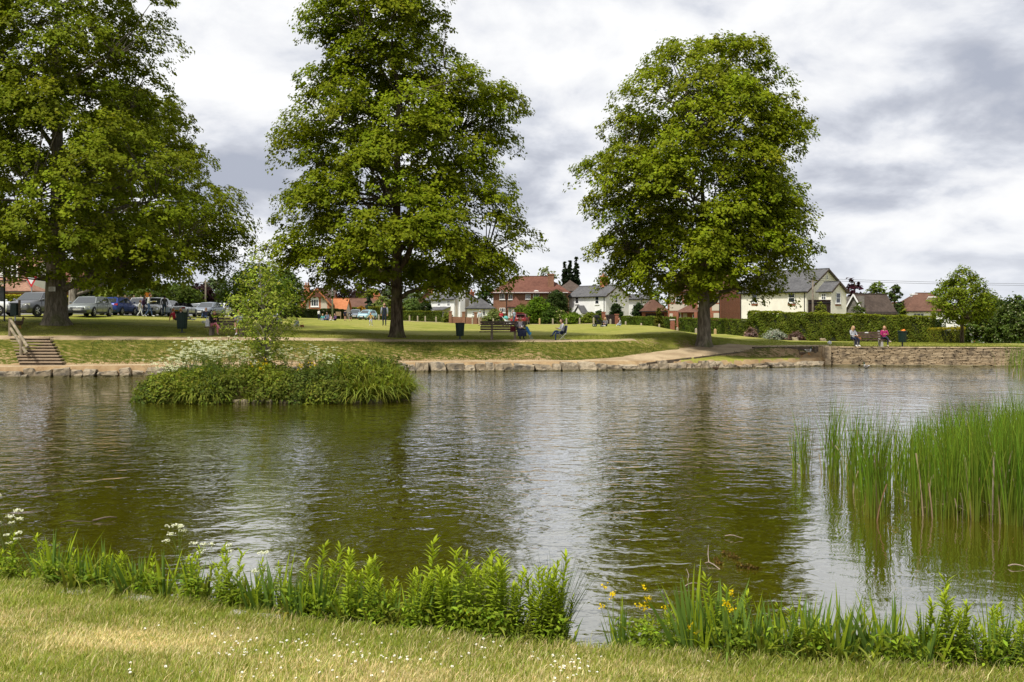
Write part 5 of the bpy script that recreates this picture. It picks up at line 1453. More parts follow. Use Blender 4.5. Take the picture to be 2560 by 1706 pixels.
T_ORG = tile_material('orange_tiles', (0.40, 0.145, 0.06), (0.48, 0.19, 0.085))
T_MOSS = tile_material('old_tiles', (0.22, 0.12, 0.08), (0.36, 0.21, 0.145))
T_SLATE = tile_material('grey_slates', (0.085, 0.085, 0.09), (0.14, 0.138, 0.14))
T_DARK = tile_material('dark_tiles', (0.075, 0.056, 0.046), (0.12, 0.09, 0.074))
M_WHITE = pm('white_render', (0.80, 0.80, 0.79), 0.85, 0.05, 0.8, bump=0.15)
M_CREAM = pm('cream_render', (0.80, 0.765, 0.665), 0.85, 0.05, 0.8, bump=0.15)
M_UPVC = pm('white_paint', (0.82, 0.82, 0.81), 0.5, 0.03)
M_BLACKP = pm('black_paint', (0.02, 0.02, 0.022), 0.5, 0.2)
M_BOARD = pm('silvered_boards', (0.26, 0.24, 0.215), 0.9, 0.3, 4, bump=0.5, stretch=(0.3, 0.3, 6))
M_DKWOOD = pm('dark_stained_wood', (0.035, 0.020, 0.016), 0.8, 0.3, 4)
M_FLINT = flint_material()
def glass_material():
    t = NT('window_glass'); t.principled((0.025, 0.03, 0.035), 0.06, 0, None, 0.8, 1.5); return t.m
M_GLASS = glass_material()

class House:
    """local frame: near corner at the origin, X runs along the right-hand facade (B), Y along the left-hand facade (A)"""
    def __init__(s, name, label, cpx, Y, b, end_b, end_a, eaves, ridge, wall, roof, kind, cat='house', over=0.3, root=None, group=None):
        s.b = math.radians(b)
        s.C = np.array([(cpx - 1280) / F * Y, Y])
        s.u = np.array([math.cos(s.b), math.sin(s.b)]); s.v = np.array([-math.sin(s.b), math.cos(s.b)])
        g = min(float(gz(s.C[0], s.C[1])), HC)
        s.root = root or thing(name, label, cat, (s.C[0], s.C[1], 0), s.b, group)
        s.off = Vector((0, 0, 0))
        if root is not None:   # an extension: work in the parent's frame
            pass
        s.LB = s.along('B', end_b) if end_b > 40 or end_b < -40 else end_b
        s.LA = s.along('A', end_a) if end_a > 40 else end_a
        s.ze = HC - (eaves - 800) / F * Y; s.zr = HC - (ridge - 800) / F * Y
        s.z0 = g - 0.6
        s.wall, s.roofm, s.kind, s.over = wall, roof, kind, over
        s.build()
    def along(s, f, px):
        k = (px - 1280) / F; d = s.u if f == 'B' else s.v
        return (s.C[0] - k * s.C[1]) / (k * d[1] - d[0])
    def to_local(s, P3):   # mesh coordinates: root frame
        return P3
    def M(s):
        """matrix from this block's frame to its root's frame"""
        r = s.root
        W = Matrix.Translation((s.C[0], s.C[1], 0)) @ Matrix.Rotation(s.b, 4, 'Z')
        R = Matrix.Translation(r.location) @ Matrix.Rotation(r.rotation_euler[2], 4, 'Z')
        return R.inverted() @ W
    def mb(s):
        m = MB(); m.M = s.M(); return m
    def build(s):
        LB, LA, z0, ze, zr, o = s.LB, s.LA, s.z0, s.ze, s.zr, s.over
        m = s.mb(); m.box((LB / 2, LA / 2, (z0 + ze) / 2), (LB, LA, ze - z0))
        if s.kind == 'x':
            for x in (0.002, LB - 0.202): m.prism([(x, 0, ze), (x, LA, ze), (x, LA / 2, zr - .05)], (0.2, 0, 0))
        if s.kind == 'y':
            for y in (0.002, LA - 0.202): m.prism([(0, y, ze), (LB, y, ze), (LB / 2, y, zr - .05)], (0, 0.2, 0))
        m.build('wall', s.wall, s.root)
        m = s.mb(); th = 0.14
        if s.kind == 'x':
            k = (zr - ze) / (LA / 2)
            for sg, y0 in ((1, 0), (-1, LA)):
                e = (y0 - sg * o, ze - k * o)
                m.prism([(-o, e[0], e[1]), (LB + o, e[0], e[1]), (LB + o, LA / 2, zr), (-o, LA / 2, zr)], (0, 0, th))
        elif s.kind == 'y':
            k = (zr - ze) / (LB / 2)
            for sg, x0 in ((1, 0), (-1, LB)):
                e = (x0 - sg * o, ze - k * o)
                m.prism([(e[0], -o, e[1]), (e[0], LA + o, e[1]), (LB / 2, LA + o, zr), (LB / 2, -o, zr)], (0, 0, th))
        else:
            h = min(LA, LB) / 2
            if LB >= LA: r0, r1 = (h * s.hipf(), LA / 2), (LB - h * s.hipf(), LA / 2)
            else: r0, r1 = (LB / 2, h * s.hipf()), (LB / 2, LA - h * s.hipf())
            c = [(-o, -o), (LB + o, -o), (LB + o, LA + o), (-o, LA + o)]
            zz = ze - 0.08
            vs = [(*q, zz) for q in c] + [(*q, zz + .12) for q in c] + [(*r0, zr), (*r1, zr)]
            if LB >= LA: fs = [(4, 5, 9, 8), (5, 6, 9), (6, 7, 8, 9), (7, 4, 8)]
            else: fs = [(4, 5, 8), (5, 6, 9, 8), (6, 7, 9), (7, 4, 8, 9)]
            m._add(vs, fs + [(3, 2, 1, 0), (0, 1, 5, 4), (1, 2, 6, 5), (2, 3, 7, 6), (3, 0, 4, 7)])
        s.roof = m.build('roof', s.roofm, s.root)
        m = s.mb()      # ridge capping and gutter line
        if s.kind == 'x': m.bar((-o, LA / 2, zr + th), (LB + o, LA / 2, zr + th), .22, .12)
        elif s.kind == 'y': m.bar((LB / 2, -o, zr + th), (LB / 2, LA + o, zr + th), .22, .12)
        else: m.bar((*r0, zr), (*r1, zr), .22, .12)
        m.build('ridge', s.roofm, s.roof)
        m = s.mb()
        if s.kind in ('x', 'hip'): m.bar((-o, -o - .05, ze - .1), (LB + o, -o - .05, ze - .1), .12, .1)
        if s.kind in ('y', 'hip'): m.bar((-o - .05, -o, ze - .1), (-o - .05, LA + o, ze - .1), .12, .1)
        m.build('gutter', M_BLACKP, s.root)
    def hipf(s): return 0.75
    def pt(s, f, a, z, out):
        """point on facade f at distance a along it, proud by out"""
        return Vector((a, -out, z)) if f == 'B' else Vector((-out, a, z))
    def zat(s, f, px, py):
        a = s.along(f, px); q = s.C + (s.u if f == 'B' else s.v) * a
        return a, HC - (py - 800) / F * q[1]
    def rect(s, f, px0, py0, px1, py1):
        a0, zt = s.zat(f, px0, py0); a1, zb = s.zat(f, px1, py1)
        if a0 > a1: a0, a1 = a1, a0
        return a0, a1, min(zb, zt), max(zb, zt)
    def slab(s, m, f, a0, a1, z0, z1, out0, out1):
        p = [s.pt(f, a0, z0, out0), s.pt(f, a1, z0, out0), s.pt(f, a1, z1, out0), s.pt(f, a0, z1, out0)]
        d = s.pt(f, 0, 0, out1) - s.pt(f, 0, 0, out0)
        m.prism(p, d)
    def window(s, f, px0, py0, px1, py1, nx=2, nz=2, frame=M_UPVC, sill=True, pane=None, fw=0.09, arch=False, name='window'):
        a0, a1, z0, z1 = s.rect(f, px0, py0, px1, py1)
        m = s.mb()
        for q in ((a0, a0 + fw, z0, z1), (a1 - fw, a1, z0, z1), (a0 + fw, a1 - fw, z0, z0 + fw), (a0 + fw, a1 - fw, z1 - fw, z1)): s.slab(m, f, *q, 0.003, 0.075)
        for i in range(1, nx): a = a0 + (a1 - a0) * i / nx; s.slab(m, f, a - .03, a + .03, z0 + fw, z1 - fw, 0.003, 0.065)
        for i in range(1, nz): z = z0 + (z1 - z0) * i / nz; s.slab(m, f, a0 + fw, a1 - fw, z - .025, z + .025, 0.003, 0.06)
        if arch:
            n = 8; c = (a0 + a1) / 2; r = (a1 - a0) / 2; pts = [s.pt(f, c + r * math.cos(math.pi * i / n), z1 + r * .7 * math.sin(math.pi * i / n), .003) for i in range(n + 1)]
            m.prism(pts, s.pt(f, 0, 0, .06) - s.pt(f, 0, 0, 0))
        w = m.build(name, frame, s.root)
        m = s.mb(); s.slab(m, f, a0 + fw * .6, a1 - fw * .6, z0 + fw * .6, z1 - fw * .6, 0.004, 0.03); m.build('pane', pane or M_GLASS, w)
        if sill:
            m = s.mb(); s.slab(m, f, a0 - .08, a1 + .08, z0 - .10, z0 - .002, 0.003, 0.13); m.build('sill', frame if sill is True else sill, w)
        return w
    def panel(s, name, f, px0, py0, px1, py1, mat, out=0.04):
        a0, a1, z0, z1 = s.rect(f, px0, py0, px1, py1); m = s.mb(); s.slab(m, f, a0, a1, z0, z1, 0.003, out); return m.build(name, mat, s.root)
    def door(s, f, px0, py0, px1, py1, mat=M_UPVC):
        d = s.panel('door', f, px0, py0, px1, py1, mat, 0.06)
        a0, a1, z0, z1 = s.rect(f, px0, py0, px1, py1); m = s.mb(); s.slab(m, f, a0 + .12, a1 - .12, z0 + (z1 - z0) * .55, z1 - .15, .061, .07); m.build('pane', M_GLASS, d)
    def pipe(s, f, px, py0, py1, mat=M_BLACKP):
        a, z1 = s.zat(f, px, py0); _, z0 = s.zat(f, px, py1); m = s.mb(); m.tube([s.pt(f, a, z0, .09), s.pt(f, a, z1, .09)], .05, 6); m.build('drainpipe', mat, s.root)
    def chimney(s, x, y, top_py, w, d, mat, pots=1, potmat=None):
        zt = HC - (top_py - 800) / F * s.C[1]; zb = s.ze + .1; m = s.mb(); m.box((x, y, (zb + zt) / 2), (w, d, zt - zb)); m.box((x, y, zt - .1), (w + .16, d + .16, .18)); c = m.build('chimney', mat, s.roof)
        for i in range(pots):
            m = s.mb(); m.lathe((x + (i - (pots - 1) / 2) * w * .45, y, zt), [(.13, 0), (.11, .2), (.14, .38)], 10); m.build('chimney_pot', potmat or T_ORG, c)
    def barge(s, which, mat):
        m = s.mb(); o = s.over; LB, LA, ze, zr = s.LB, s.LA, s.ze, s.zr
        if s.kind == 'x':
            x = LB + o + .02 if which == 'B' else -o - .02; k = (zr - ze) / (LA / 2)
            for y0, sg in ((0, 1), (LA, -1)): m.bar((x, y0 - sg * o, ze - k * o), (x, LA / 2, zr), .05, .2)
        else:
            y = -o - .02; k = (zr - ze) / (LB / 2)
            for x0, sg in ((0, 1), (LB, -1)): m.bar((x0 - sg * o, y, ze - k * o), (LB / 2, y, zr), .05, .2)
        m.build('bargeboard', mat, s.root)
def ext(h, cpx, Y, b, end_b, end_a, eaves, ridge, wall, roof, kind, over=.25):
    return House('', '', cpx, Y, b, end_b, end_a, eaves, ridge, wall, roof, kind, over=over, root=h.root)

# ------------------------------------------------------------------ the houses
h = House('timbered_house', 'cream and half-timbered house at the left edge with tiled lower roof', -70, 112, 0, 62, 9.0, 700, 640, M_CREAM, T_MOSS, 'x')
for i in range(5): h.panel('timber_beam', 'B', -20 + i * 14, 662, -16 + i * 14, 696, M_BLACKP, .05)
h.panel('white_infill', 'B', -28, 662, 45, 692, M_WHITE, .03)
e = ext(h, -30, 106, 0, 76, 4.0, 728, 703, B_BRN, T_MOSS, 'hip')
e.window('B', 32, 744, 42, 760, 2, 1); e.window('B', 50, 744, 66, 760, 3, 1); e.panel('fascia', 'B', 22, 727, 74, 732, M_UPVC, .08)
h = House('brick_house', 'brick house with orange-red tiled roof half hidden by the notice tree', 66, 119, 0, 190, 7.0, 727, 672, B_BRN, T_RED, 'x')
h.window('B', 125, 740, 140, 756); h.window('B', 160, 740, 172, 756); h.door('B', 98, 740, 108, 770)
h.chimney(4.5, 3.5, 650, .9, .7, B_RED, 2)

h = House('flint_cottage', 'flint and brick cottage with steep tiled gable and white window behind the dark hedge', 761, 152, 0, 824, 7.5, 757, 722, M_FLINT, T_RED, 'y', over=.45)
h.window('B', 777, 748, 797, 767, 3, 1, arch=True, fw=.12)
h.panel('brick_surround', 'B', 772, 741, 802, 774, B_ORG, .012); h.panel('corner_brick', 'B', 818, 758, 824, 800, B_ORG, .02); h.panel('corner_brick', 'B', 761, 758, 765, 800, B_ORG, .02)
a0, a1, z0, z1 = h.rect('B', 775, 724, 809, 743); m = h.mb(); m.prism([(a0 - .3, -.48, z0), (a1 - .1, -.48, z0), (h.LB / 2, -.48, z1 + .15)], (0, .06, 0)); m.build('tile_hung_gable', T_RED, h.root)
h.barge('B', T_ORG)
e = ext(h, 742, 156, 0, 830, 5.0, 752, 727, B_ORG, T_DARK, 'x'); e.chimney(1.3, 1.5, 712, .8, .7, B_ORG, 2)
e = ext(h, 824, 153, 0, 863, 5.0, 774, 748, M_FLINT, T_ORG, 'x')
h = House('brown_cottage', 'low white cottage with long brown-tiled roof and brick chimney', 872, 180, 0, 948, 6.5, 768, 747, M_WHITE, T_BRN, 'x')
h.chimney(4.6, 3.2, 737, 1.1, .8, B_ORG, 3)
h.window('B', 884, 772, 893, 782)
h = House('dark_cottage', 'dark-tiled roof and brick chimney peeping out left of the white cottage', 1046, 185, 0, 1090, 6.0, 752, 731, B_BRN, T_DARK, 'y'); h.chimney(1.9, 3.0, 722, 1.2, .9, B_ORG, 1)

h = House('white_cottage', 'white cottage with grey slate roof, flint gable panels and tall white chimneys', 1135, 166, 38, 1192, 1063, 748, 731, M_WHITE, T_SLATE, 'y', over=.25)
for px in (1076, 1098, 1122): h.window('A', px - 3.5, 751, px + 3.5, 766, 2, 2)
h.panel('flint_panel', 'B', 1138, 748, 1144, 790, M_FLINT); h.panel('flint_panel', 'B', 1162, 748, 1172, 790, M_FLINT)
m = h.mb(); a = h.along('B', 1153); zt = HC - (717 - 800) / F * 166; m.box((a, -.2, (zt + 1.5) / 2 + .2), (1.0, .5, zt - 1.5)); m.box((a, -.2, zt - .1), (1.15, .65, .2)); m.build('chimney', M_WHITE, h.roof)
h.chimney(h.LB / 2, h.LA * .62, 722, .8, .8, M_WHITE, 2, M_CREAM)
m = h.mb(); a0, a1 = h.along('A', 1127), h.along('A', 1084); z1 = HC - (768 - 800) / F * 166; z0 = HC - (776 - 800) / F * 166
m.prism([(-.02, a0, z1), (-.02, a1, z1), (-1.6, a1, z0), (-1.6, a0, z0)], (0, 0, .1)); m.build('lean_to_roof', T_SLATE, h.root)
for px in (1092, 1101, 1110, 1119): h.window('A', px - 3.5, 778, px + 3.5, 791, 2, 1, sill=False)
h.chimney(h.LB * .9, h.LA * .1, 728, .7, .7, B_ORG, 1)

h = House('garage', 'white garage with grey hipped slate roof between the white cottage and brick house', 1168, 160, 0, 1234, 5.0, 771, 745, M_WHITE, T_SLATE, 'hip', 'garage'); h.door('B', 1206, 778, 1214, 800); h.pipe('B', 1210, 772, 798); h.window('B', 1180, 780, 1190, 790)

h = House('brick_house', 'large brown-brick house with hipped red-brown tiled roof and white arched windows', 1233, 162, 0, 1420, 9.0, 733, 688, B_BRN, T_RED, 'hip', over=.45)
for px0, px1, y0, y1, nx in ((1249, 1262, 732, 749, 3), (1333, 1348, 731, 747, 3)): h.window('B', px0, y0, px1, y1, nx, 1, arch=True)
h.window('B', 1271, 735, 1281, 749, 2, 1); h.window('B', 1314, 735, 1326, 748, 3, 1); h.window('B', 1249, 770, 1263, 782, 3, 1); h.window('B', 1400, 738, 1412, 750, 2, 1)
h.pipe('B', 1266, 734, 800); h.panel('fascia', 'B', 1233, 731, 1420, 734, M_UPVC, .42)
h.chimney(h.along('B', 1378), 1.6, 684, 1.0, .8, B_BRN, 0)
e = ext(h, 1271, 158, 0, 1308, 3.5, 768, 742, M_WHITE, T_RED, 'hip'); e.door('B', 1282, 772, 1294, 800); e.pipe('B', 1275, 769, 800)
h = House('rear_house', 'old-tiled roof of a house behind the brick house, right of its chimney', 1392, 185, 0, 1462, 8.0, 728, 700, B_BRN, T_DARK, 'hip')

h = House('white_house', 'white house with grey slate roof and small white porch facing the posts', 1514, 157, 40, 1572, 1422, 740, 714, M_WHITE, T_SLATE, 'y', over=.3)
h.window('A', 1438.5, 741, 1447.5, 760, 1, 2); h.window('A', 1488, 741, 1498, 761, 1, 2); h.window('A', 1488, 777, 1497, 799, 1, 2); h.window('A', 1438.5, 780, 1447, 799, 1, 2); h.window('B', 1537, 741, 1544, 758, 1, 2)
h.pipe('A', 1511, 742, 800); h.barge('B', T_DARK); h.chimney(h.LB / 2, h.LA * .35, 687, .9, .9, B_ORG, 2)
m = h.mb(); a0, a1 = h.along('A', 1449), h.along('A', 1472); z = HC - (783 - 800) / F * 157; zb = h.z0
m.box((-.65, (a0 + a1) / 2, (z + zb) / 2), (1.3, abs(a0 - a1) * .75, z - zb)); m.prism([(-1.3, a0 * .88 + a1 * .12, z), (-1.3, a1 * .88 + a0 * .12, z), (-1.3, (a0 + a1) / 2, z + 1.05)], (1.3, 0, 0)); pc = m.build('porch', M_WHITE, h.root)
m = h.mb(); am = (a0 + a1) / 2
for q in (a0, a1): m.prism([(-1.5, q, z - .1), (0, q, z - .1), (0, am, z + 1.15), (-1.5, am, z + 1.15)], (0, 0, .1))
m.build('porch_roof', T_SLATE, pc)
e = ext(h, 1572, 164, 8, 1628, 5.0, 748, 738, M_WHITE, T_SLATE, 'x'); e.pipe('B', 1604, 749, 800)
m = e.mb(); a, z = e.zat('B', 1620, 758); m.lathe(e.pt('B', a, z, .35), [(.32, 0), (.25, .08), (.02, .13)], 12, axis='y'); m.build('satellite_dish', T_SLATE, h.root)

h = House('flint_house', 'brick house with flint panels, tiled porch and brown roof behind the clipped hedges', 1801, 141, 66, 1851, 1670, 726, 676, B_RED, T_BRN, 'y', over=.3)
for q in ((1674, 735, 1685, 756), (1709, 733, 1724, 757), (1744, 733, 1752, 757), (1674, 761, 1722, 777), (1745, 761, 1760, 777), (1674, 784, 1682, 797), (1708, 784, 1718, 797), (1782, 733, 1798, 757), (1780, 761, 1798, 777), (1784, 783, 1798, 797)): h.panel('flint_panel', 'A', *q, M_FLINT)
h.window('A', 1689, 740, 1705, 757, 2, 1); h.window('A', 1730, 734, 1739, 748, 1, 1); h.window('A', 1764, 738, 1776, 755, 2, 1); h.window('A', 1731, 785, 1741, 795, 2, 1); h.door('A', 1689, 781, 1703, 808); h.pipe('A', 1726, 728, 765); h.pipe('A', 1799, 728, 800)
m = h.mb(); a0, a1 = h.along('A', 1748), h.along('A', 1698); z0, z1 = HC - (781 - 800) / F * 141, HC - (762 - 800) / F * 141; am = (a0 + a1) / 2
m._add([(-1.7, a0 - .2, z0), (-1.7, a1 + .2, z0), (0, a1 + .2, z0), (0, a0 - .2, z0), (-.1, am, z1)], [(1, 0, 4), (2, 1, 4), (0, 3, 4), (0, 1, 2, 3)]); m.build('porch_roof', T_BRN, h.root)
for a in (a0 + .1, a1 - .1): m = h.mb(); m.box((-1.5, a, (z0 + h.z0) / 2), (.45, .45, z0 - h.z0)); m.build('porch_pier', B_RED, h.root)
h = House('garage', 'brick garage with brown hipped roof left of the flint house', 1606, 146, 0, 1669, 5.5, 778, 748, B_RED, T_BRN, 'hip', 'garage'); h.panel('garage_door', 'B', 1614, 784, 1660, 804, M_DKWOOD)

h = House('cream_house', 'cream rendered house with steep grey slate roof and right-hand gables above the tall hedge', 2016, 125, 38, 2116, 1851, 728, 672, M_CREAM, T_SLATE, 'y', over=.35)
for q in ((1971, 733, 1988, 757), (1880, 733, 1894, 757)):
    h.window('A', *q, 1, 2, sill=True); h.panel('brick_sill', 'A', q[0] - 1, 759, q[2] + 1, 764, B_RED, .06)
h.window('B', 2065, 687, 2069, 700, 1, 1, sill=False); h.barge('B', T_DARK); h.pipe('A', 2012, 729, 785); h.pipe('A', 1853, 729, 800)
e = ext(h, 2078, 122, 38, 2113, 2047, 728, 706, M_CREAM, T_SLATE, 'y'); e.window('A', 2054, 734, 2066, 756, 2, 3); e.window('B', 2089, 732, 2101, 759, 1, 2); e.panel('brick_sill', 'B', 2088, 761, 2102, 765, B_RED, .06); e.barge('B', T_DARK)
h = House('garden_gate', 'tall dark-stained timber gate in front of the cream house', 2021, 119, 4, 2077, .12, 755, 754, M_DKWOOD, M_DKWOOD, 'x', 'gate', over=0.0)
h.panel('rail', 'B', 2021, 760, 2077, 763, M_DKWOOD, .05)
for i in range(9): px = 2021.5 + i * 6.2; h.panel('board', 'B', px, 755, px + 5.6, 800, M_DKWOOD, .03)
h = House('barn', 'low barn with grey weatherboards and mossy brown roof right of the cream house', 2162, 134, 30, 2236, 2114, 779, 736, M_BOARD, T_DARK, 'x', 'barn', over=.35); h.barge('A', M_UPVC)
for i in range(9): h.panel('weatherboard', 'A', 2116, 742 + i * 5.5, 2161, 746.8 + i * 5.5, M_BOARD, .05)
h.window('B', 2200, 786, 2208, 800); h.window('B', 2216, 786, 2224, 800)
h = House('bungalow', 'white bungalow with brown hipped roof and skylight behind the hedge', 2266, 150, 0, 2402, 8.0, 778, 731, M_WHITE, T_BRN, 'hip'); h.window('B', 2283, 783, 2310, 794, 3, 1, sill=False); h.window('B', 2330, 786, 2342, 800, 2, 1); h.chimney(2.7, 4.0, 733, .8, .6, M_UPVC, 0)
m = h.mb(); m.bar((3.7, 1.35, 6.0), (4.9, 1.35, 6.0), .9, .1, up=(0, .75, 1)); sk = m.build('skylight', M_UPVC, h.roof)
m = h.mb(); m.bar((3.85, 1.30, 6.07), (4.75, 1.30, 6.07), .65, .06, up=(0, .75, 1)); m.build('pane', M_GLASS, sk)
h = House('far_house', 'small brown roof between the birch and the white bungalow', 2250, 200, 0, 2292, 7, 772, 757, M_CREAM, T_BRN, 'x')
h = House('bay_house', 'white house end with tall bay window behind the silver car', 2424, 160, 0, 2452, 4, 812, 790, M_WHITE, T_BRN, 'x'); h.window('B', 2432, 818, 2446, 848, 3, 1)

# ------------------------------------------------------------------ hedges
def hedge(label, pxa, Ya, pxb, Yb, top_a, top_b, th, col, n, leaf=.16, seed=1, name='hedge', wob=.10, topcol=None):
    global RNG
    RNG = np.random.default_rng(seed)
    A, B = G(pxa, Ya), G(pxb, Yb); za, zb = HC - (top_a - 800) / F * Ya, HC - (top_b - 800) / F * Yb
    L = math.hypot(B.x - A.x, B.y - A.y); ux, uy = (B.x - A.x) / L, (B.y - A.y) / L; nx, ny = uy, -ux   # towards the camera
    ga = min(A.z, B.z)
    root = thing(name, label, 'hedge', (0, 0, 0))
    mb = MB(); i = .22
    q = lambda t, o, z: (A.x + ux * t + nx * o, A.y + uy * t + ny * o, z)
    vs = [q(i, -i, A.z - .2), q(L - i, -i, B.z - .2), q(L - i, -th + i, B.z - .2), q(i, -th + i, A.z - .2), q(i, -i, za - i), q(L - i, -i, zb - i), q(L - i, -th + i, zb - i), q(i, -th + i, za - i)]
    mb._add(vs, [(3, 2, 1, 0), (4, 5, 6, 7), (0, 1, 5, 4), (1, 2, 6, 5), (2, 3, 7, 6), (3, 0, 4, 7)])
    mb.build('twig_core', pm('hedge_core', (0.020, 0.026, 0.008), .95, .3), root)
    H = (za + zb) / 2 - ga
    ar = [L * H, L * th, th * H * 2]; tot = sum(ar); face = RNG.choice(3, n, p=[k / tot for k in ar])
    t = RNG.random(n) * L; o = np.zeros(n); w = RNG.random(n)
    g = A.z + (B.z - A.z) * t / L; zt = za + (zb - za) * t / L
    z = g + (zt - g) * w; o = -0.02 - np.abs(RNG.normal(0, .10, n)); N = np.tile([nx, ny, .45], (n, 1))
    m1 = face == 1; z[m1] = (zt - np.abs(RNG.normal(0, .08, n)))[m1]; o[m1] = (-th * RNG.random(n))[m1]; N[m1] = (0, 0, 1)
    m2 = face == 2; o[m2] = (-th * RNG.random(n))[m2]; t[m2] = np.where(RNG.random(n) < .5, .05, L - .05)[m2]; sg = np.where(t > L / 2, 1., -1.)[m2]; N[m2] = np.stack([ux * sg, uy * sg, .3 + 0 * sg], 1)
    bulge = wob * (np.sin(t * 1.9) * np.sin(z * 2.3 + t * .7) + .6 * np.sin(t * 5.1 + z * 3))
    o = o + bulge; z = z + np.where(face == 1, bulge * .6, 0)
    C = np.stack([A.x + ux * t + nx * o, A.y + uy * t + ny * o, z], 1); N = N + RNG.normal(size=(n, 3)) * .45
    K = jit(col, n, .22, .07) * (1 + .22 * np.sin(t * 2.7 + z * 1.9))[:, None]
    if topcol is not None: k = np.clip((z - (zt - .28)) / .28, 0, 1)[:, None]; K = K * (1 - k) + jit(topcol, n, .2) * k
    V, Fc, K = leaf_geo(C, N, leaf * np.exp(RNG.normal(0, .25, n)), K, .75); np_mesh('foliage', V, Fc, K, [M_LEAF], root)
    return root
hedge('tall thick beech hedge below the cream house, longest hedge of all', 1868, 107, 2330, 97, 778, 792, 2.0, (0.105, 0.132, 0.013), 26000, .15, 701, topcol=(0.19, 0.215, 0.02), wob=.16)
hedge('darker end of the tall hedge behind the young tree', 2325, 103, 2362, 106, 797, 800, 1.4, (0.045, 0.07, 0.010), 3000, .15, 702)
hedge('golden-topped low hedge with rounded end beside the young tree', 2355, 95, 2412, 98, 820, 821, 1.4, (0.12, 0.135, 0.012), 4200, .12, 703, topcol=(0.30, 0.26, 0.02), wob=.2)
hedge('dark upright hedge end right of the golden hedge', 2408, 118, 2424, 118, 812, 813, 1.2, (0.06, 0.09, 0.012), 1500, .15, 704)
hedge('low clipped hedge just left of the tall beech hedge', 1811, 121, 1866, 116, 799, 798, 1.2, (0.10, 0.13, 0.013), 3600, .14, 705)
hedge('clipped hedge in front of the flint house, right of its door', 1696, 130, 1802, 124, 795, 797, 1.2, (0.085, 0.122, 0.013), 6500, .14, 706, topcol=(0.12, 0.15, 0.015))
hedge('clipped hedge in front of the garage and flint house, left of the door', 1552, 141, 1676, 133, 791, 793, 1.2, (0.085, 0.125, 0.013), 7500, .15, 707, topcol=(0.12, 0.155, 0.015))
hedge('dark hedge in front of the flint cottage', 716, 140, 866, 148, 774, 774, 2.0, (0.042, 0.055, 0.012), 9000, .17, 708, wob=.22)
hedge('bright green hedge right of the orange roof', 867, 160, 902, 160, 767, 770, 1.6, (0.15, 0.20, 0.014), 2600, .17, 709, wob=.2)
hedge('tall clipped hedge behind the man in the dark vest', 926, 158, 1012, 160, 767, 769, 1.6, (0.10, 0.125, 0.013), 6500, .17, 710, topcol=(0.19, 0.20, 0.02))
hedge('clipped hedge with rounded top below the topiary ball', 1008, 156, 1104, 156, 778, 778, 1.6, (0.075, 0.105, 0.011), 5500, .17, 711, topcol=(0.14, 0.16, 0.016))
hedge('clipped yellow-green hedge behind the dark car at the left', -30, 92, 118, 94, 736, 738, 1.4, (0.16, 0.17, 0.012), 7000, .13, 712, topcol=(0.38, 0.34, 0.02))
hedge('short yellow-green hedge between the two tree trunks', 150, 96, 196, 97, 740, 741, 1.4, (0.16, 0.17, 0.012), 2600, .13, 713, topcol=(0.38, 0.34, 0.02))
hedge('small low hedge behind the bright lawn, left of the copper beech', 380, 128, 470, 132, 760, 765, 1.5, (0.09, 0.125, 0.02), 3200, .17, 714)
hedge('far brown-green hedge behind the parked cars', 520, 150, 640, 160, 766, 768, 1.6, (0.17, 0.14, 0.05), 3600, .2, 715)

# brick garden wall, piers, gate
gw = thing('garden_wall', 'low brick garden wall with piers in front of the white cottage and brick house', 'wall', (0, 0, 0))
for i, px in enumerate((1126, 1159, 1189, 1227, 1252, 1283)):
    b = G(px, 151); mb = MB(); mb.box((b.x, b.y, b.z + .75), (.45, .45, 1.9)); mb.box((b.x, b.y, b.z + 1.75), (.56, .56, .14)); mb.build('pier', B_BRN, gw)
for a, c in ((1126, 1159), (1159, 1189), (1189, 1227), (1227, 1252), (1252, 1283)):
    b0, b1 = G(a, 151.05), G(c, 151.05); mb = MB(); mb.bar(b0 + Vector((.2, 0, .35)), b1 + Vector((-.2, 0, .35)), .22, 1.3); mb.build('wall_panel', B_BRN, gw)
for px, lab in ((1509, 'left brick pier of the dark gate by the white house'), (1541.5, 'right brick pier of the dark gate by the white house'), (1681, 'white-capped brick pier by the door path of the flint house'), (1801, 'brick pier right of the flint house hedge')):
    Y = 142 if px < 1600 else 128; b = G(px, Y); t = thing('gate_pier', lab, 'pier', b, 0, 'brick gate piers'); mb = MB(); mb.box((0, 0, .6), (.5, .5, 2.3)); mb.build('shaft', B_RED, t); mb = MB(); mb.box((0, 0, 1.83), (.62, .62, .14)); mb.build('cap', M_KERB if px == 1681 else B_RED, t)
g = thing('field_gate', 'dark board gate between two brick piers by the white house', 'gate', G(1511, 142)); L = (1541 - 1512) / F * 142
for i in range(8): mb = MB(); mb.box((.12 + (i + .5) * L / 8, 0, .65), (L / 8 * .92, .05, 1.7 + .1 * math.sin(i * .45))); mb.build('board', M_DKWOOD, g)
for z in (.3, 1.2): mb = MB(); mb.box((.12 + L / 2, .05, z), (L, .05, .12)); mb.build('rail', M_DKWOOD, g)
pf = thing('picket_fence', 'short white fence panel at the foot of the white house', 'fence', G(1471, 143))
for i in range(7): mb = MB(); mb.box((i * .22, 0, .5), (.16, .04, 1.3)); mb.build('picket', M_UPVC, pf)
wf = thing('timber_fence', 'brown panel fence with posts behind the blue hatchback', 'fence', (0, 0, 0))
M_FENCE = pm('fence_timber', (0.30, 0.21, 0.125), .9, .2, 4, bump=.4)
pxs = [296, 313, 335, 352]
for i, px in enumerate(pxs):
    b = G(px, 97 + i); mb = MB(); mb.box((b.x, b.y, b.z + .85), (.14, .14, 2.1)); mb.build('post', M_FENCE, wf)
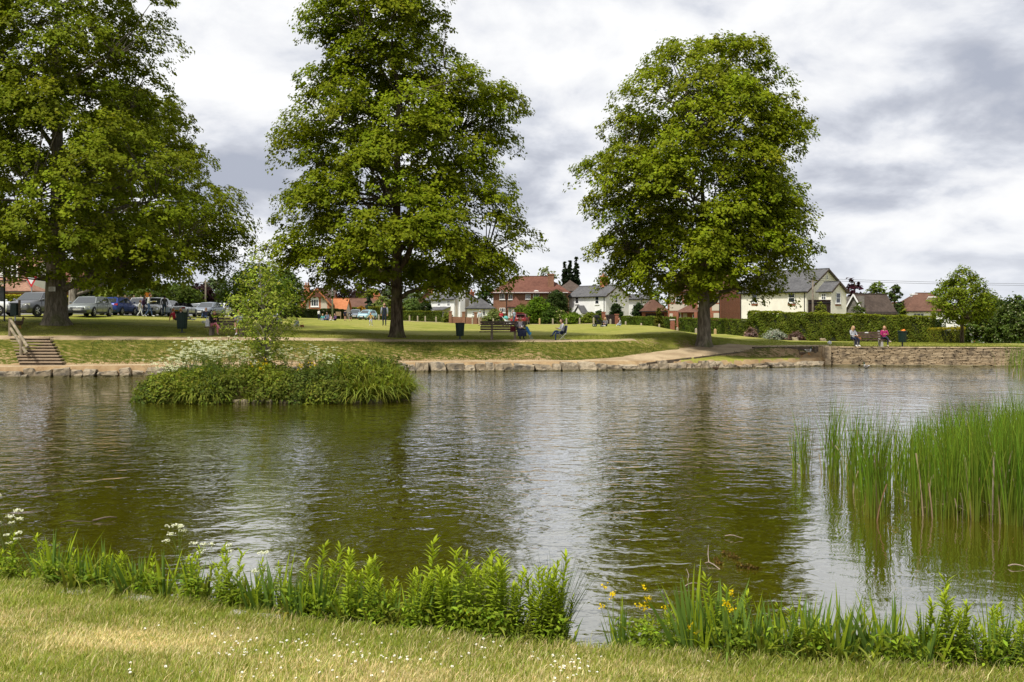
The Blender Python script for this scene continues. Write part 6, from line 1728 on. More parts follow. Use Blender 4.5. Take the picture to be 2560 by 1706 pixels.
for i in range(3):
    a, c = G(pxs[i], 97 + i), G(pxs[i + 1], 98 + i); n = 5
    for k in range(n): p0, p1 = a.lerp(c, k / n), a.lerp(c, (k + .94) / n); mb = MB(); mb.bar(p0 + Vector((0, 0, .85)), p1 + Vector((0, 0, .85)), .04, 1.75); mb.build('board', M_FENCE, wf)
# ------------------------------------------------------------------ roads, posts, poles, signs
strip('road', [(-40, 40), (-37.5, 60), (-37.0, 75), (-36.5, 90), (-36.5, 110), (-37, 140), (-38, 175)], 2.6, 4.5, M_ASPH, 'asphalt road with parked cars at the left of the green', seed=11, cross=8)
strip('gravel_track', [(-30, 158), (-12, 154), (2, 150), (12, 139), (20, 124), (26, 112), (30, 104), (36, 97.5), (48, 94), (70, 100)], 1.6, 1.6, M_SAND, 'pale gravel track behind the row of posts', seed=12, cross=6)
M_POST = pm('oak_post', (0.40, 0.34, 0.25), .9, .15, 5, bump=.4)
M_POSTN = pm('new_post', (0.52, 0.36, 0.18), .9, .15, 5)
PG = 'short timber posts round the green'
def post_mesh(h=.95, w=.20):
    mb = MB(); mb.box((0, 0, h / 2 - .15), (w, w, h)); mb._add([(-w / 2, -w / 2, h - .15), (w / 2, -w / 2, h - .15), (w / 2, w / 2, h - .15), (-w / 2, w / 2, h - .15), (0, 0, h - .06)], [(0, 1, 4), (1, 2, 4), (2, 3, 4), (3, 0, 4)]); return mb
pm0 = post_mesh().build('post', M_POST)
me_post = pm0.data; bpy.data.objects.remove(pm0)
pm0 = post_mesh(.98, .22).build('post', M_POSTN); me_postn = pm0.data; bpy.data.objects.remove(pm0)
def post(px, Y, lab, new=False):
    o = bpy.data.objects.new('timber_post', me_postn if new else me_post); COL.objects.link(o); o.location = G(px, Y); o.rotation_euler = (0, 0, random.uniform(-.2, .2)); o.rotation_euler[0] = random.uniform(-.03, .03)
    tag(o, lab, 'post', PG)
near_what = {850: 'right of the seated family, by the dark hedge', 857: 'just right of the lamp post, left of the standing child', 866: 'behind the standing child', 903: 'between the two small parked cars', 947: 'left of the man in the dark vest', 1024: 'right of the middle tree trunk, nearest to it', 1044: 'second right of the middle tree trunk', 1063: 'below the topiary ball', 1090: 'wide one left of the garden wall', 1181: 'left of the man in the pale jacket', 1233: 'left of the woman in red', 1320: 'right of the red car', 1349: 'pale new one before the rounded conifer', 1382: 'before the deep green bush', 1416: 'above the man in the folding chair', 1449: 'before the bright green mound', 1484: 'left of the black pushchair', 1526: 'between the gate piers', 1564: 'left of the clipped dome yews', 1603: 'before the right dome yew', 1648: 'before the golden conifer', 1693: 'by the flint house door', 1740: 'left of the right tree trunk', 1788: 'new pale one right of the right tree trunk'}
for px, w in near_what.items():
    Y = np.interp(px, [840, 1000, 1320, 1420, 1520, 1600, 1700, 1790], [150, 150, 146, 140, 134, 129, 119, 108])
    post(px, float(Y), 'short timber post ' + w, px in (1349, 1788))
for i, px in enumerate((2463, 2474, 2482, 2488, 2495, 2502, 2509, 2520, 2529, 2542)):
    post(px, 128 + i * 3, f'short timber post in the far right row, {("first", "second", "third", "fourth", "fifth", "sixth", "seventh", "eighth", "ninth", "last")[i]} from the silver car')
M_POLE = pm('pole_timber', (0.21, 0.175, 0.135), .9, .2, 3, bump=.3); M_STEEL = pm('galvanised_steel', (0.36, 0.37, 0.38), .45, .1, metallic=.6)
def pole(name, lab, px, Y, top, r, mat, cat):
    b = G(px, Y); zt = HC - (top - 800) / F * Y; t = thing(name, lab, cat, b); mb = MB(); mb.tube([(0, 0, -.2), (0, 0, (zt - b.z) / 2), (0, 0, zt - b.z)], [r, r * .85, r * .7], 8); mb.build('shaft', mat, t, smooth=True); return t, zt - b.z
t, hh = pole('lamp_post', 'tall thin lamp post left of the middle tree by the seated family', 831, 132, 660, .12, M_STEEL, 'lamp post')
mb = MB(); mb.tube([(0, 0, hh - .02), (.35, -.1, hh + .25), (.9, -.2, hh + .3)], .04, 6); mb.build('arm', M_STEEL, t); mb = MB(); mb.box((1.1, -.24, hh + .29), (.6, .2, .13), taper=.8); mb.build('lamp_head', M_STEEL, t)
t, h1 = pole('utility_pole', 'timber utility pole before the cream house gable', 2032, 113, 695, .13, M_POLE, 'pole'); mb = MB(); mb.box((0, 0, h1 - .35), (1.1, .09, .1)); mb.build('cross_arm', M_POLE, t)
top2 = G(2032, 113) + Vector((0, 0, h1 - .3))
t, h2 = pole('utility_pole', 'timber utility pole in front of the dark purple copper beech', 514, 138, 700, .14, M_POLE, 'pole'); mb = MB(); mb.box((0, 0, h2 - .35), (1.1, .09, .1)); mb.build('cross_arm', M_POLE, t)
far = Vector((150, 190, top2.z + 4))
for k, lab in ((-.45, 'upper overhead wire running right from the utility pole'), (.45, 'lower overhead wire running right from the utility pole')):
    pts = [top2.lerp(far, i / 14) + Vector((k, 0, -1.2 * math.sin(math.pi * i / 14) + (.25 if k < 0 else 0))) for i in range(15)]
    mb = MB(); mb.tube(pts, .018, 4); tag(mb.build('overhead_wire', M_BLACKP, None), lab, 'wire')
M_RED = pm('sign_red', (0.55, 0.02, 0.03), .5, .05); M_SIGNW = pm('sign_white', (0.75, 0.75, 0.75), .5, .04); M_SIGNG = pm('sign_back', (0.10, 0.11, 0.12), .6, .1); M_PAPER = pm('paper', (0.66, 0.64, 0.60), .8, .05); M_INK = pm('ink', (0.22, 0.21, 0.20), .8, .05)
# give-way sign
Y = 77.0; b = G(78, Y); t = thing('give_way_sign', 'red-bordered triangular road sign on a grey post left of the notice tree', 'sign', b); s = F / Y
zt = HC - (690 - 800) / s - b.z; zp = HC - (719 - 800) / s - b.z
mb = MB(); mb.tube([(0, .06, -.2), (0, .06, zt)], .045, 8); mb.build('post', M_STEEL, t)
w = .52; mb = MB(); mb.prism([(0, 0, zp), (w, 0, zp + w * 1.73), (-w, 0, zp + w * 1.73)], (0, .02, 0)); pl = mb.build('border', M_RED, t)
w2 = .33; mb = MB(); mb.prism([(0, -.008, zp + .23), (w2, -.008, zp + .23 + w2 * 1.73), (-w2, -.008, zp + .23 + w2 * 1.73)], (0, .006, 0)); mb.build('face', M_SIGNW, pl)
# dark signpost and park bin at the left edge
Y = 60.0; b = G(11, Y); t = thing('sign_post', 'slim dark post with a tall dark board at the left edge', 'sign', b); s = F / Y; zt = HC - (655 - 800) / s - b.z
mb = MB(); mb.tube([(0, 0, -.2), (0, 0, zt)], .05, 8); mb.build('post', M_BLACKP, t); mb = MB(); mb.box((-.12, -.06, HC - (735 - 800) / s - b.z), (.24, .05, .92)); mb.build('board', M_SIGNG, t)
Y = 56.5; b = G(38, Y); t = thing('litter_bin', 'small dark green post-mounted bin at the head of the steps', 'bin', b); s = F / Y
M_BIN = pm('bin_green', (0.005, 0.022, 0.015), .45, .12, 4); M_BINL = pm('bin_liner', (0.06, 0.065, 0.07), .4, .2)
zc_ = HC - (775 - 800) / s - b.z
mb = MB(); mb.tube([(0, 0, -.2), (0, 0, zc_)], .04, 8); mb.build('post', M_STEEL, t); mb = MB(); mb.box((0, -.12, zc_), (.34, .24, .68)); bb = mb.build('box', M_BIN, t); mb = MB(); mb.box((0, -.12, zc_ + .36), (.38, .28, .05)); mb.build('lid', M_BIN, bb); mb = MB(); mb.box((.24, 0, zc_ + .1), (.1, .1, .9)); mb.build('side_post', M_OAK, t)
# notice on the tree
tb = G(140, 58.6); Y = tb.y - .64; q = P(130, 723, Y); w_, h_ = 17 / F * Y, 11.5 / F * Y
t = thing('notice', 'white paper notice fixed to the trunk of the left tree', 'sign', (q.x, q.y, q.z)); mb = MB(); mb.box((0, 0, 0), (w_, .012, h_)); sh = mb.build('sheet', M_PAPER, t)
for i in range(6): L = w_ * random.uniform(.55, .8); mb = MB(); mb.box((-.02, -.009, h_ * (.36 - i * .14)), (L, .003, h_ * .05)); mb.build('text_line', M_INK, sh)
# information board, right
Y = 165; b = G(2549, Y); t = thing('information_board', 'small pale information board by the posts at the right edge', 'sign', b); mb = MB(); mb.box((0, 0, .95), (.9, .06, .6)); mb.build('panel', M_PAPER, t)
for x_ in (-.38, .38): mb = MB(); mb.box((x_, .05, .4), (.1, .1, 1.2)); mb.build('leg', M_OAK, t)
# notice board left of family
Y = 142; b = G(846, Y); t = thing('notice_board', 'brown wooden notice board by the dark hedge', 'sign', b); mb = MB(); mb.box((0, 0, .75), (.75, .06, .6)); mb.build('panel', M_FENCE, t)
for x_ in (-.32, .32): mb = MB(); mb.box((x_, .05, .35), (.09, .09, 1.1)); mb.build('leg', M_FENCE, t)
# ------------------------------------------------------------------ benches
M_SLAT = pm('bench_timber', (0.095, 0.058, 0.040), .75, .25, 5, bump=.3); M_SLATG = pm('aged_bench_timber', (0.13, 0.095, 0.065), .8, .25, 5, bump=.3); M_CONC = pm('concrete', (0.40, 0.38, 0.36), .9, .12, 5, bump=.3); M_BEND = pm('bench_end_timber', (0.24, 0.19, 0.14), .85, .2, 5)
def bench(lab, pos, rz, L, slat, legm, nback=3, plaque=False, leg_x=.30):
    t = thing('park_bench', lab, 'bench', pos, rz, 'park benches on the green')
    for i in range(3): mb = MB(); mb.box((0, -.02 - i * .15, .45), (L, .13, .06)); mb.build('seat_slat', slat, t)
    for i in range(nback): mb = MB(); mb.box((0, .17 + i * .03, .60 + i * .145), (L * .97, .045, .115), M=Matrix.Rotation(-.18, 3, 'X')); bs = mb.build('back_slat', slat, t)
    if plaque: mb = MB(); mb.box((-.02, .17 + .06 - .03, .60 + .30), (.22, .012, .06)); mb.build('plaque', M_SIGNW, bs)
    for sx in (-1, 1):
        x_ = sx * (L / 2 - leg_x); mb = MB(); mb.box((x_, -.15, .18), (.16, .40, .50), taper=.85); mb.box((x_, .20, .55), (.12, .10, .95), M=Matrix.Rotation(-.18, 3, 'X')); mb.build('leg', legm, t)
    return t
B_MID = G(1240, 60.4, .0); B_LEFT = G(568, 57.0, .0); B_RIGHT = G(2170, 63.2, .0)
bench('dark slatted bench in the middle under the woman in navy skirt', B_MID + Vector((.45, 0, 0)), 0.0, 2.9, M_SLATG, M_BEND, 4, leg_x=.75)
bench('dark slatted bench at the left with two women, half hidden by the sapling', B_LEFT, 0.0, 2.15, M_SLATG, M_BEND, 3).scale = (1.1, 1.1, 1.1)
bench('red-brown slatted bench above the stone wall between two women', B_RIGHT, 0.0, 2.15, M_SLAT, M_CONC, 3, True)
# ------------------------------------------------------------------ round litter bins
def litter_bin(lab, pos, h=.98, r=.27, bag=False, stand=.22, ribs=18):
    t = thing('litter_bin', lab, 'bin', pos, 0, 'round green litter bins')
    mb = MB(); n = 36; prof_ = [(r * .80, stand), (r * .84, stand + .1), (r * .98, h - .08), (r, h - .02)]; vs = []; 
    for rr, z in prof_:
        for k in range(n): a = 2 * math.pi * k / n; q = rr * (1 + (.035 if k % 2 else -.02)); vs.append((q * math.cos(a), q * math.sin(a), z))
    fs = [(i * n + k, i * n + (k + 1) % n, (i + 1) * n + (k + 1) % n, (i + 1) * n + k) for i in range(3) for k in range(n)] + [tuple(range(n - 1, -1, -1))]
    mb._add(vs, fs); mb.build('drum', M_BIN, t)
    mb = MB(); mb.lathe((0, 0, h - .05), [(r * 1.08, 0), (r * 1.1, .05), (r * 1.02, .07), (r * .92, .06), (r * .9, -.03)], 28, cap=False); mb.build('rim', M_BIN, t, smooth=False)
    mb = MB(); mb.lathe((0, 0, h - .2), [(r * .9, .14), (r * .88, 0), (.01, -.02)], 24, cap=False); mb.build('liner', M_BINL, t)
    mb = MB(); mb.tube([(0, 0, -.1), (0, 0, stand + .02)], .05, 8); mb.box((0, 0, .015), (.3, .3, .03)); mb.build('foot', M_BINL, t)
    if bag:
        mo = pm('orange_bag', (0.75, 0.22, 0.02), .5, .1); mb = MB(); mb.ell((.05, 0, h + .02), (.15, .13, .10), 10, 6, fn=lambda q: Vector((q.x * (1 + .2 * math.sin(q.z * 40)), q.y, q.z * (1 + .35 * math.sin(q.x * 30))))); mb.build('rubbish_bag', mo, t)
    return t
litter_bin('dark green fluted litter bin beside the left bench', G(455, 57.6), 1.15, .32)
litter_bin('dark green fluted litter bin between the middle tree and bench', G(1150, 60.2), 1.0, .27)
litter_bin('dark green litter bin on a foot above the stone wall, orange bag on top', G(2256, 63.0), 1.0, .27, True, .30)
# ------------------------------------------------------------------ ball, rocks, bags, ducks
M_BALL = pm('white_ball', (0.8, 0.8, 0.8), .5, .05); M_BALLB = pm('ball_patch', (0.25, 0.25, .27), .5, .05)
b = G(2074, 66.5); t = thing('football', 'white football lying on the grass left of the right bench', 'ball', b); mb = MB(); mb.ell((0, 0, .14), (.14, .14, .14), 16, 10); mb.build('ball', M_BALL, t, smooth=True)
for d in ((0, -1, .2), (.7, -.6, .3), (-.8, -.4, -.2), (.2, -.5, .85)): v_ = Vector(d).normalized(); mb = MB(); mb.ell(Vector((0, 0, .14)) + v_ * .128, (.03, .03, .03), 6, 4); mb.build('patch', M_BALLB, t)
for px, Y, lab in ((1988, 93, 'small pale boulder at the hedge foot, left one'), (2058, 92, 'small pale boulder at the hedge foot, right one'), (2326, 91, 'low pale boulder below the right end of the tall hedge')):
    o = bpy.data.objects.new('boulder', ROCKS[3]); COL.objects.link(o); o.location = G(px, Y, .12); o.scale = (.5, .4, .5); tag(o, lab, 'boulder', 'boulders by the hedge')
def duck(lab, pos, rz, cols, s=1.0, swim=False):
    t = thing('duck', lab, 'duck', pos, rz, 'mallard ducks'); t.scale = (s, s, s)
    z = .04 if swim else .17
    def body(q):
        if q.x < 0: q = Vector((q.x * 1.15, q.y * (1 + q.x * 1.6), q.z + .35 * max(0, -q.x - .05)))
        return q
    mb = MB(); mb.ell((0, 0, z + .05), (.20, .095, .095), 14, 10, 0, fn=body)
    mb.ell((-.02, 0, z + .075), (.17, .102, .07), 12, 8, 1, fn=body)          # folded wings
    mb.tube([(.13, 0, z + .08), (.18, 0, z + .15), (.19, 0, z + .22)], [.055, .038, .035], 10, 2, False)
    mb.ell((.205, 0, z + .25), (.055, .042, .042), 12, 8, 2)
    mb.tube([(.15, 0, z + .115), (.165, 0, z + .14)], [.052, .047], 10, 4, False)
    mb.tube([(.25, 0, z + .245), (.285, 0, z + .235), (.315, 0, z + .232)], [.022, .022, .014], 8, 3)
    mb.tube([(-.2, 0, z + .1), (-.27, 0, z + .13)], [.045, .012], 8, 4)
    mats = [pm('duck_%s_%d' % (lab[:6], i), c, .7, .12, 20) for i, c in enumerate(cols)]
    mb.build('body', mats, t, smooth=True)
    if not swim:
        for sy in (-1, 1): mb = MB(); mb.tube([(.02, sy * .035, z), (.03, sy * .035, .01)], .009, 6); mb.box((.06, sy * .035, .008), (.08, .05, .01)); mb.build('leg', pm('duck_leg', (.6, .22, .03), .6, .1), t)
DRAKE = ((.45, .44, .42), (.16, .13, .11), (.01, .05, .03), (.5, .42, .08), (.75, .75, .75)); HEN = ((.16, .10, .06), (.10, .065, .04), (.13, .085, .05), (.3, .18, .06), (.2, .14, .09))
duck('drake swimming in front of the stone wall', Vector((P(2166, 917, 57.5).x, 57.5, 0)), 1.9, DRAKE, 1.05, True)
duck('drake standing on the edging stones left of the wall', G(2021, 60.2, .02) + Vector((0, 0, .22)), .3, DRAKE, 1.0)
duck('brown duck on the bare bank left of the wall', G(2006, 61.2, .0), 3.0, HEN, 1.0)
duck('brown duck in shade beside the foot of the notice tree', G(48, 56.2), 1.2, HEN, 1.35)
duck('duck half in the water by the edging stones below the right tree', Vector((P(1790, 923, 56.0).x, 56.0, 0)), .4, HEN, .95, True)
# ------------------------------------------------------------------ cars
M_TYRE = pm('tyre', (0.018, 0.018, 0.019), .85, .2); M_RIM = pm('alloy_rim', (0.55, 0.56, 0.57), .35, .08, metallic=.7); M_TRIM = pm('black_trim', (0.016, 0.016, 0.018), .6, .2); M_CHROME = pm('chrome', (0.7, 0.71, 0.72), .2, .05, metallic=.9)
M_HEADL = pm('headlamp', (0.72, 0.73, 0.72), .15, .08, spec=.8); M_TAILL = pm('tail_lamp', (0.35, 0.012, 0.015), .25, .1, spec=.8); M_PLW = pm('plate_white', (0.72, 0.72, 0.70), .5, .03); M_PLY = pm('plate_yellow', (0.72, 0.48, 0.03), .5, .03)
def car_glass():
    t = NT('car_glass'); t.principled((0.035, 0.042, 0.046), .04, 0, None, .9, 1.55); return t.m
M_CGLASS = car_glass()
def paint(name, c, metal=.0): return pm('paint_' + name, c, .28, .05, 2, metallic=metal, spec=.6)
STY = { # length, width, height, belt, bonnet z, bonnet front z, x: windscreen base, roof front, roof rear, rear glass base, tail z, wheel r
 'suv':    (4.65, 1.90, 1.66, 1.06, 1.04, .92, 1.05, .30, -1.70, -2.18, 1.08, .37),
 'estate': (4.80, 1.81, 1.46, .92, .90, .76, 1.10, .40, -1.85, -2.28, .96, .32),
 'hatch':  (4.05, 1.75, 1.46, .94, .92, .80, .95, .30, -1.45, -1.92, 1.0, .31),
 'mpv':    (4.40, 1.82, 1.62, .99, .97, .84, 1.25, .45, -1.75, -2.08, 1.02, .32),
 'coupe':  (4.40, 1.80, 1.32, .86, .85, .70, .85, .15, -.75, -1.75, .92, .32),
 'saloon': (4.60, 1.80, 1.45, .92, .90, .76, 1.05, .35, -1.05, -1.75, .95, .32),
 'small':  (3.60, 1.63, 1.48, .92, .88, .74, 1.05, .35, -1.35, -1.70, .98, .29)}
def lerp4(Q, u, v): return Q[0].lerp(Q[1], u).lerp(Q[3].lerp(Q[2], u), v)
def car(lab, style, col, pos, head, plate_f='', plate_r='', group='parked cars', open_top=False, boot_open=False, chrome_grille=False, trim=False, cat='car', name='parked_car'):
    L, W, H, ZB, ZH, ZF, xw, xf, xr, xg, ZT, R = STY[style]
    t = thing(name, lab, cat, pos, head, group)
    hw = W / 2; xF, xR = L / 2, -L / 2
    # ---- body shell: lofted sections
    secs = [(xR, .80, .34, ZT - .28, ZT - .20), (xR + .08, .92, .26, ZT - .10, ZT - .02), (xR + .35, .98, .22, ZB - .04, max(ZT, ZB)), (xg + .1, 1, .20, ZB - .05, ZB + .01), (xr, 1, .19, ZB - .06, ZB), (0, 1, .19, ZB - .07, ZB), (xw - .1, 1, .19, ZB - .08, ZB - .0), (xw + .25, 1, .19, ZH - .11, ZH), (xF - .75, .98, .20, ZH - .16, ZH - .05), (xF - .22, .92, .22, ZF - .16, ZF - .01), (xF - .05, .82, .26, ZF - .24, ZF - .10), (xF, .74, .32, ZF - .30, ZF - .22)]
    secs.sort()
    mb = MB(); vs = []; n = 12
    for x_, k, zb, zs, zt in secs:
        w = hw * k
        half = [(w * .86, zb), (w * .97, zb + .12), (w, (zb + zs) / 2 + .05), (w * .985, zs), (w * .90, zs + (zt - zs) * .75), (w * .70, zt + .012)]
        for y_, z_ in half: vs.append((x_, y_, z_))
        for y_, z_ in half[::-1]: vs.append((x_, -y_, z_))
    fs = [(i * n + k, i * n + (k + 1) % n, (i + 1) * n + (k + 1) % n, (i + 1) * n + k) for i in range(len(secs) - 1) for k in range(n)] + [tuple(range(n - 1, -1, -1)), tuple(range((len(secs) - 1) * n, len(secs) * n))]
    mb._add(vs, [f[::-1] for f in fs]); body = mb.build('body', col, t, smooth=True)
    body.data.polygons.foreach_set('use_smooth', np.ones(len(body.data.polygons), dtype=bool))
    # ---- cabin
    bw, rw = hw * .93, hw * .72
    if not open_top:
        lo = [Vector((xw, bw, ZB)), Vector((xw, -bw, ZB)), Vector((xg, -bw * .96, ZB)), Vector((xg, bw * .96, ZB))]
        hi = [Vector((xf, rw, H - .05)), Vector((xf, -rw, H - .05)), Vector((xr, -rw * .96, H - .07)), Vector((xr, rw * .96, H - .07))]
        mid = Vector(((xf + xr) / 2, 0, H + .02))
        mb = MB(); xm = (xf + xr) / 2
        top = hi + [Vector((xm, rw * 1.03, H - .02)), Vector((xm, -rw * 1.03, H - .02)), mid, Vector((xf - .1, 0, H - .01)), Vector((xr + .1, 0, H - .03))]
        mb._add(lo + top, [(0, 1, 5, 4), (1, 2, 6, 9, 5), (2, 3, 7, 6), (3, 0, 4, 8, 7), (4, 11, 10, 8), (4, 5, 11), (5, 9, 10, 11), (7, 8, 10, 12), (6, 7, 12), (9, 6, 12, 10)])
        cab = mb.build('roof', col, t, smooth=False)
        def glass(nm, Q, u0, u1, v0, v1):
            N = (Q[1] - Q[0]).cross(Q[3] - Q[0]).normalized(); c = sum(Q, Vector()) / 4; ctr = Vector(((xw + xg) / 2, 0, (ZB + H) / 2))
            if N.dot(c - ctr) < 0: N = -N
            q = [lerp4(Q, u, v) + N * .012 for u, v in ((u0, v0), (u1, v0), (u1, v1), (u0, v1))]
            mb = MB(); mb.prism([p - N * .01 for p in q], N * .01); mb.build(nm, M_CGLASS, t)
        glass('windscreen', [lo[0], lo[1], hi[1], hi[0]], .05, .95, .05, .92)
        if not boot_open: glass('rear_window', [lo[2], lo[3], hi[3], hi[2]], .08, .92, .12, .88)
        for Q in ([lo[0], lo[3], hi[3], hi[0]], [lo[1], lo[2], hi[2], hi[1]]):
            cuts = ((.10, .40), (.44, .70), (.74, .93)) if style in ('suv', 'estate', 'mpv') else ((.14, .50), (.54, .88))
            for a, b in cuts: glass('side_window', Q, a, b, .10, .84)
    else:
        # open roadster: windscreen frame, dark interior, seats, roll hoops
        mb = MB(); mb.bar((xw, bw * .9, ZB), (xf + .1, rw, H - .12), .07, .05); mb.bar((xw, -bw * .9, ZB), (xf + .1, -rw, H - .12), .07, .05); mb.bar((xf + .1, rw, H - .12), (xf + .1, -rw, H - .12), .06, .06); mb.build('windscreen_frame', M_TRIM, t)
        mb = MB(); mb.prism([(xw, bw * .86, ZB), (xw, -bw * .86, ZB), (xf + .1, -rw * .96, H - .15), (xf + .1, rw * .96, H - .15)], (.012, 0, 0)); mb.build('windscreen', M_CGLASS, t)
        mb = MB(); mb.box((-.35, 0, ZB + .012), (1.5, W * .74, .02)); mb.build('cockpit', M_TRIM, t)
        for sy in (-1, 1):
            mb = MB(); mb.box((-.55, sy * .37, ZB + .1), (.18, .46, .34), M=Matrix.Rotation(-.2, 3, 'Y'), taper=.8); st_ = mb.build('seat', M_TRIM, t); mb = MB(); mb.ell((-.62, sy * .37, ZB + .34), (.06, .13, .09), 10, 6); mb.build('headrest', M_TRIM, st_)
    # ---- lights, grille, plates
    gm = M_CHROME if chrome_grille else M_TRIM
    zg = ZF - .22
    mb = MB(); mb.prism([(xF - .02, -.48, zg + .10), (xF - .02, .48, zg + .10), (xF - .02, .40, zg - .14), (xF - .02, -.40, zg - .14)], (.045, 0, 0)); g = mb.build('grille', gm, t)
    mb = MB()
    for i in range(4): mb.box((xF + .03, 0, zg + .06 - i * .055), (.01, .80, .022))
    mb.build('grille_bar', M_TRIM if chrome_grille else M_CHROME, g)
    for sy in (-1, 1):
        mb = MB(); mb.prism([(xF - .04, sy * .52, zg + .10), (xF - .20, sy * hw * .90, zg + .16), (xF - .22, sy * hw * .90, zg - .0), (xF - .04, sy * .52, zg - .04)], (.06, 0, .005)); mb.build('headlight', M_HEADL, t)
        mb = MB(); mb.prism([(xR + .05, sy * hw * .56, ZT - .26), (xR + .09, sy * hw * .93, ZT - .22), (xR + .11, sy * hw * .93, ZT - .05), (xR + .06, sy * hw * .62, ZT - .10)], (-.06, 0, 0)); mb.build('tail_light', M_TAILL, t)
        mb = MB(); mb.ell((xw - .12, sy * (hw + .09), ZB + .07), (.07, .10, .075), 8, 6); mb.bar((xw - .1, sy * hw * .9, ZB + .02), (xw - .12, sy * (hw + .05), ZB + .05), .05); mb.build('mirror', col, t)
        for x_ in (.35, -.65):
            mb = MB(); mb.box((x_, sy * (hw + .005), ZB - .17), (.16, .03, .03)); mb.build('door_handle', col if not trim else M_TRIM, t)
        for x_ in (.95, -.15, -1.05):
            mb = MB(); mb.box((x_, sy * (hw * .997 + .001), (.28 + ZB) / 2), (.014, .012, ZB - .36)); mb.build('door_seam', M_TRIM, t)
        mb = MB(); mb.box((-.05, sy * (hw * .975), .27), (L * .52, .05, .10)); mb.build('sill', M_TRIM, t)
    mb = MB(); mb.box((xF - .04, 0, .32), (.12, W * .74, .16), taper=.96); mb.build('bumper', M_TRIM, t)
    mb = MB(); mb.box((xR + .03, 0, .36), (.12, W * .78, .14)); mb.build('bumper', M_TRIM, t)
    for txt, x_, z_, mat, rot in ((plate_f, xF + .035, .47, M_PLW, 1), (plate_r, xR - .015, ZT - .40, M_PLY, -1)):
        mb = MB(); mb.box((x_, 0, z_), (.02, .52, .115)); p = mb.build('number_plate', mat, t)
        if txt:
            fc = bpy.data.curves.new('lettering', 'FONT'); fc.body = txt; fc.size = .115; fc.align_x = 'CENTER'; fc.align_y = 'CENTER'; fo = bpy.data.objects.new('lettering_src', fc); COL.objects.link(fo)
            me = fo.to_mesh().copy(); bpy.data.objects.remove(fo); me.materials.clear(); lo_ = link_mesh('lettering', me, [M_TRIM], p); lo_.location = (x_ + rot * .013, 0, z_); lo_.rotation_euler = (math.pi / 2, 0, math.pi / 2 * rot)
    # ---- wheels
    for x_ in (xF - .88, xR + .80):
        for sy in (-1, 1):
            mb = MB(); mb.lathe((x_, sy * (hw - .012), R), [(R * 1.16, 0), (R * 1.14, sy * .018)], 20, axis='y'); mb.build('wheel_arch', M_TRIM, t)
            w = empty('wheel', (x_, sy * (hw - .09), R), 0, t)
            mb = MB(); mb.lathe((0, 0, 0), [(R * .64, -.11), (R * .95, -.11), (R, -.06), (R, .06), (R * .95, .115), (R * .64, .115)], 24, axis='y'); mb.build('tyre', M_TYRE, w)
            mb = MB(); mb.lathe((0, sy * .118, 0), [(R * .66, 0), (R * .60, sy * .012)], 24, axis='y', cap=False); mb.lathe((0, sy * .10, 0), [(R * .13, 0), (R * .11, sy * .025)], 12, axis='y')
            for k in range(5): a = 2 * math.pi * k / 5; mb.bar((0, sy * .115, 0), (R * .63 * math.cos(a), sy * .115, R * .63 * math.sin(a)), .055, .03, up=(0, 1, 0))
            mb.build('rim', M_RIM, w)
    if boot_open:
        mb = MB(); mb.prism([(xr + .05, -rw * .9, H - .02), (xr + .05, rw * .9, H - .02), (xr - .95, rw * .95, H + .12), (xr - .95, -rw * .95, H + .12)], (0, 0, .06)); mb.build('tailgate', col, t); mb = MB(); mb.box(((xr + xg) / 2 - .02, 0, (ZB + H) / 2 - .1), (.1, W * .6, .42)); mb.build('boot_opening', M_TRIM, t)
    return t
def hv(px, deg, rear=False):
    """heading: nose (or tail) towards the viewer's side, turned left by deg"""
    return math.atan2(-1, -(px - 1280) / F) - math.radians(deg) + (math.pi if rear else 0)
def cp(px, Y): return G(px, Y, .03)
SILV, DSIL, DGRY, BLUE, WHT = paint('silver', (0.60, 0.61, 0.62), .45), paint('grey_green', (0.26, 0.285, 0.28), .4), paint('dark_grey', (0.15, 0.155, 0.165), .4), paint('blue', (0.025, 0.055, 0.26), .25), paint('white', (0.74, 0.75, 0.75))
PB, RED_, BGY = paint('pale_blue', (0.38, 0.60, 0.68)), paint('dark_red', (0.22, 0.02, 0.025)), paint('blue_grey', (0.24, 0.27, 0.31), .4)
car('white car cut off by the left edge of the picture', 'hatch', WHT, cp(-32, 67), hv(-32, -65))
car('dark grey off-road car with big chrome grille left of the notice tree', 'suv', DGRY, cp(92, 68.5), hv(92, 32), 'LP17', chrome_grille=True, trim=True)
car('grey-green estate car just right of the notice tree', 'estate', DSIL, cp(224, 72.5), hv(224, 20), 'R318 RPD')
car('dark blue hatchback seen from behind, beside the estate car', 'hatch', BLUE, cp(296, 81), hv(296, 24, True), '', 'LR09')
car('silver people carrier behind the walking man in jeans', 'mpv', SILV, cp(388, 88), hv(388, 16), trim=True)
car('white car partly hidden behind the walking family', 'mpv', WHT, cp(352, 92), hv(352, 18), trim=True)
car('dark car between the people carrier and the roadster', 'saloon', DGRY, cp(417, 97), hv(417, 18))
car('open-topped silver roadster seen from behind', 'coupe', SILV, cp(456, 93), hv(456, 16, True), '', 'KM04 PXL', open_top=True)
car('low silver coupe right of the roadster', 'coupe', SILV, cp(493, 104), hv(493, 40))
car('blue-grey saloon car left of the sapling', 'saloon', BGY, cp(522, 99), hv(522, 24), trim=True)
car('white car behind the blue-grey saloon', 'hatch', WHT, cp(551, 108), hv(551, 24))
car('dark grey small car by the hedge behind the playing children', 'small', BGY, cp(889, 149), hv(889, 6), trim=True, group='small cars by the hedge')
car('pale blue small car behind the running toddler', 'small', PB, cp(918, 146), hv(918, 28), trim=True, group='small cars by the hedge')
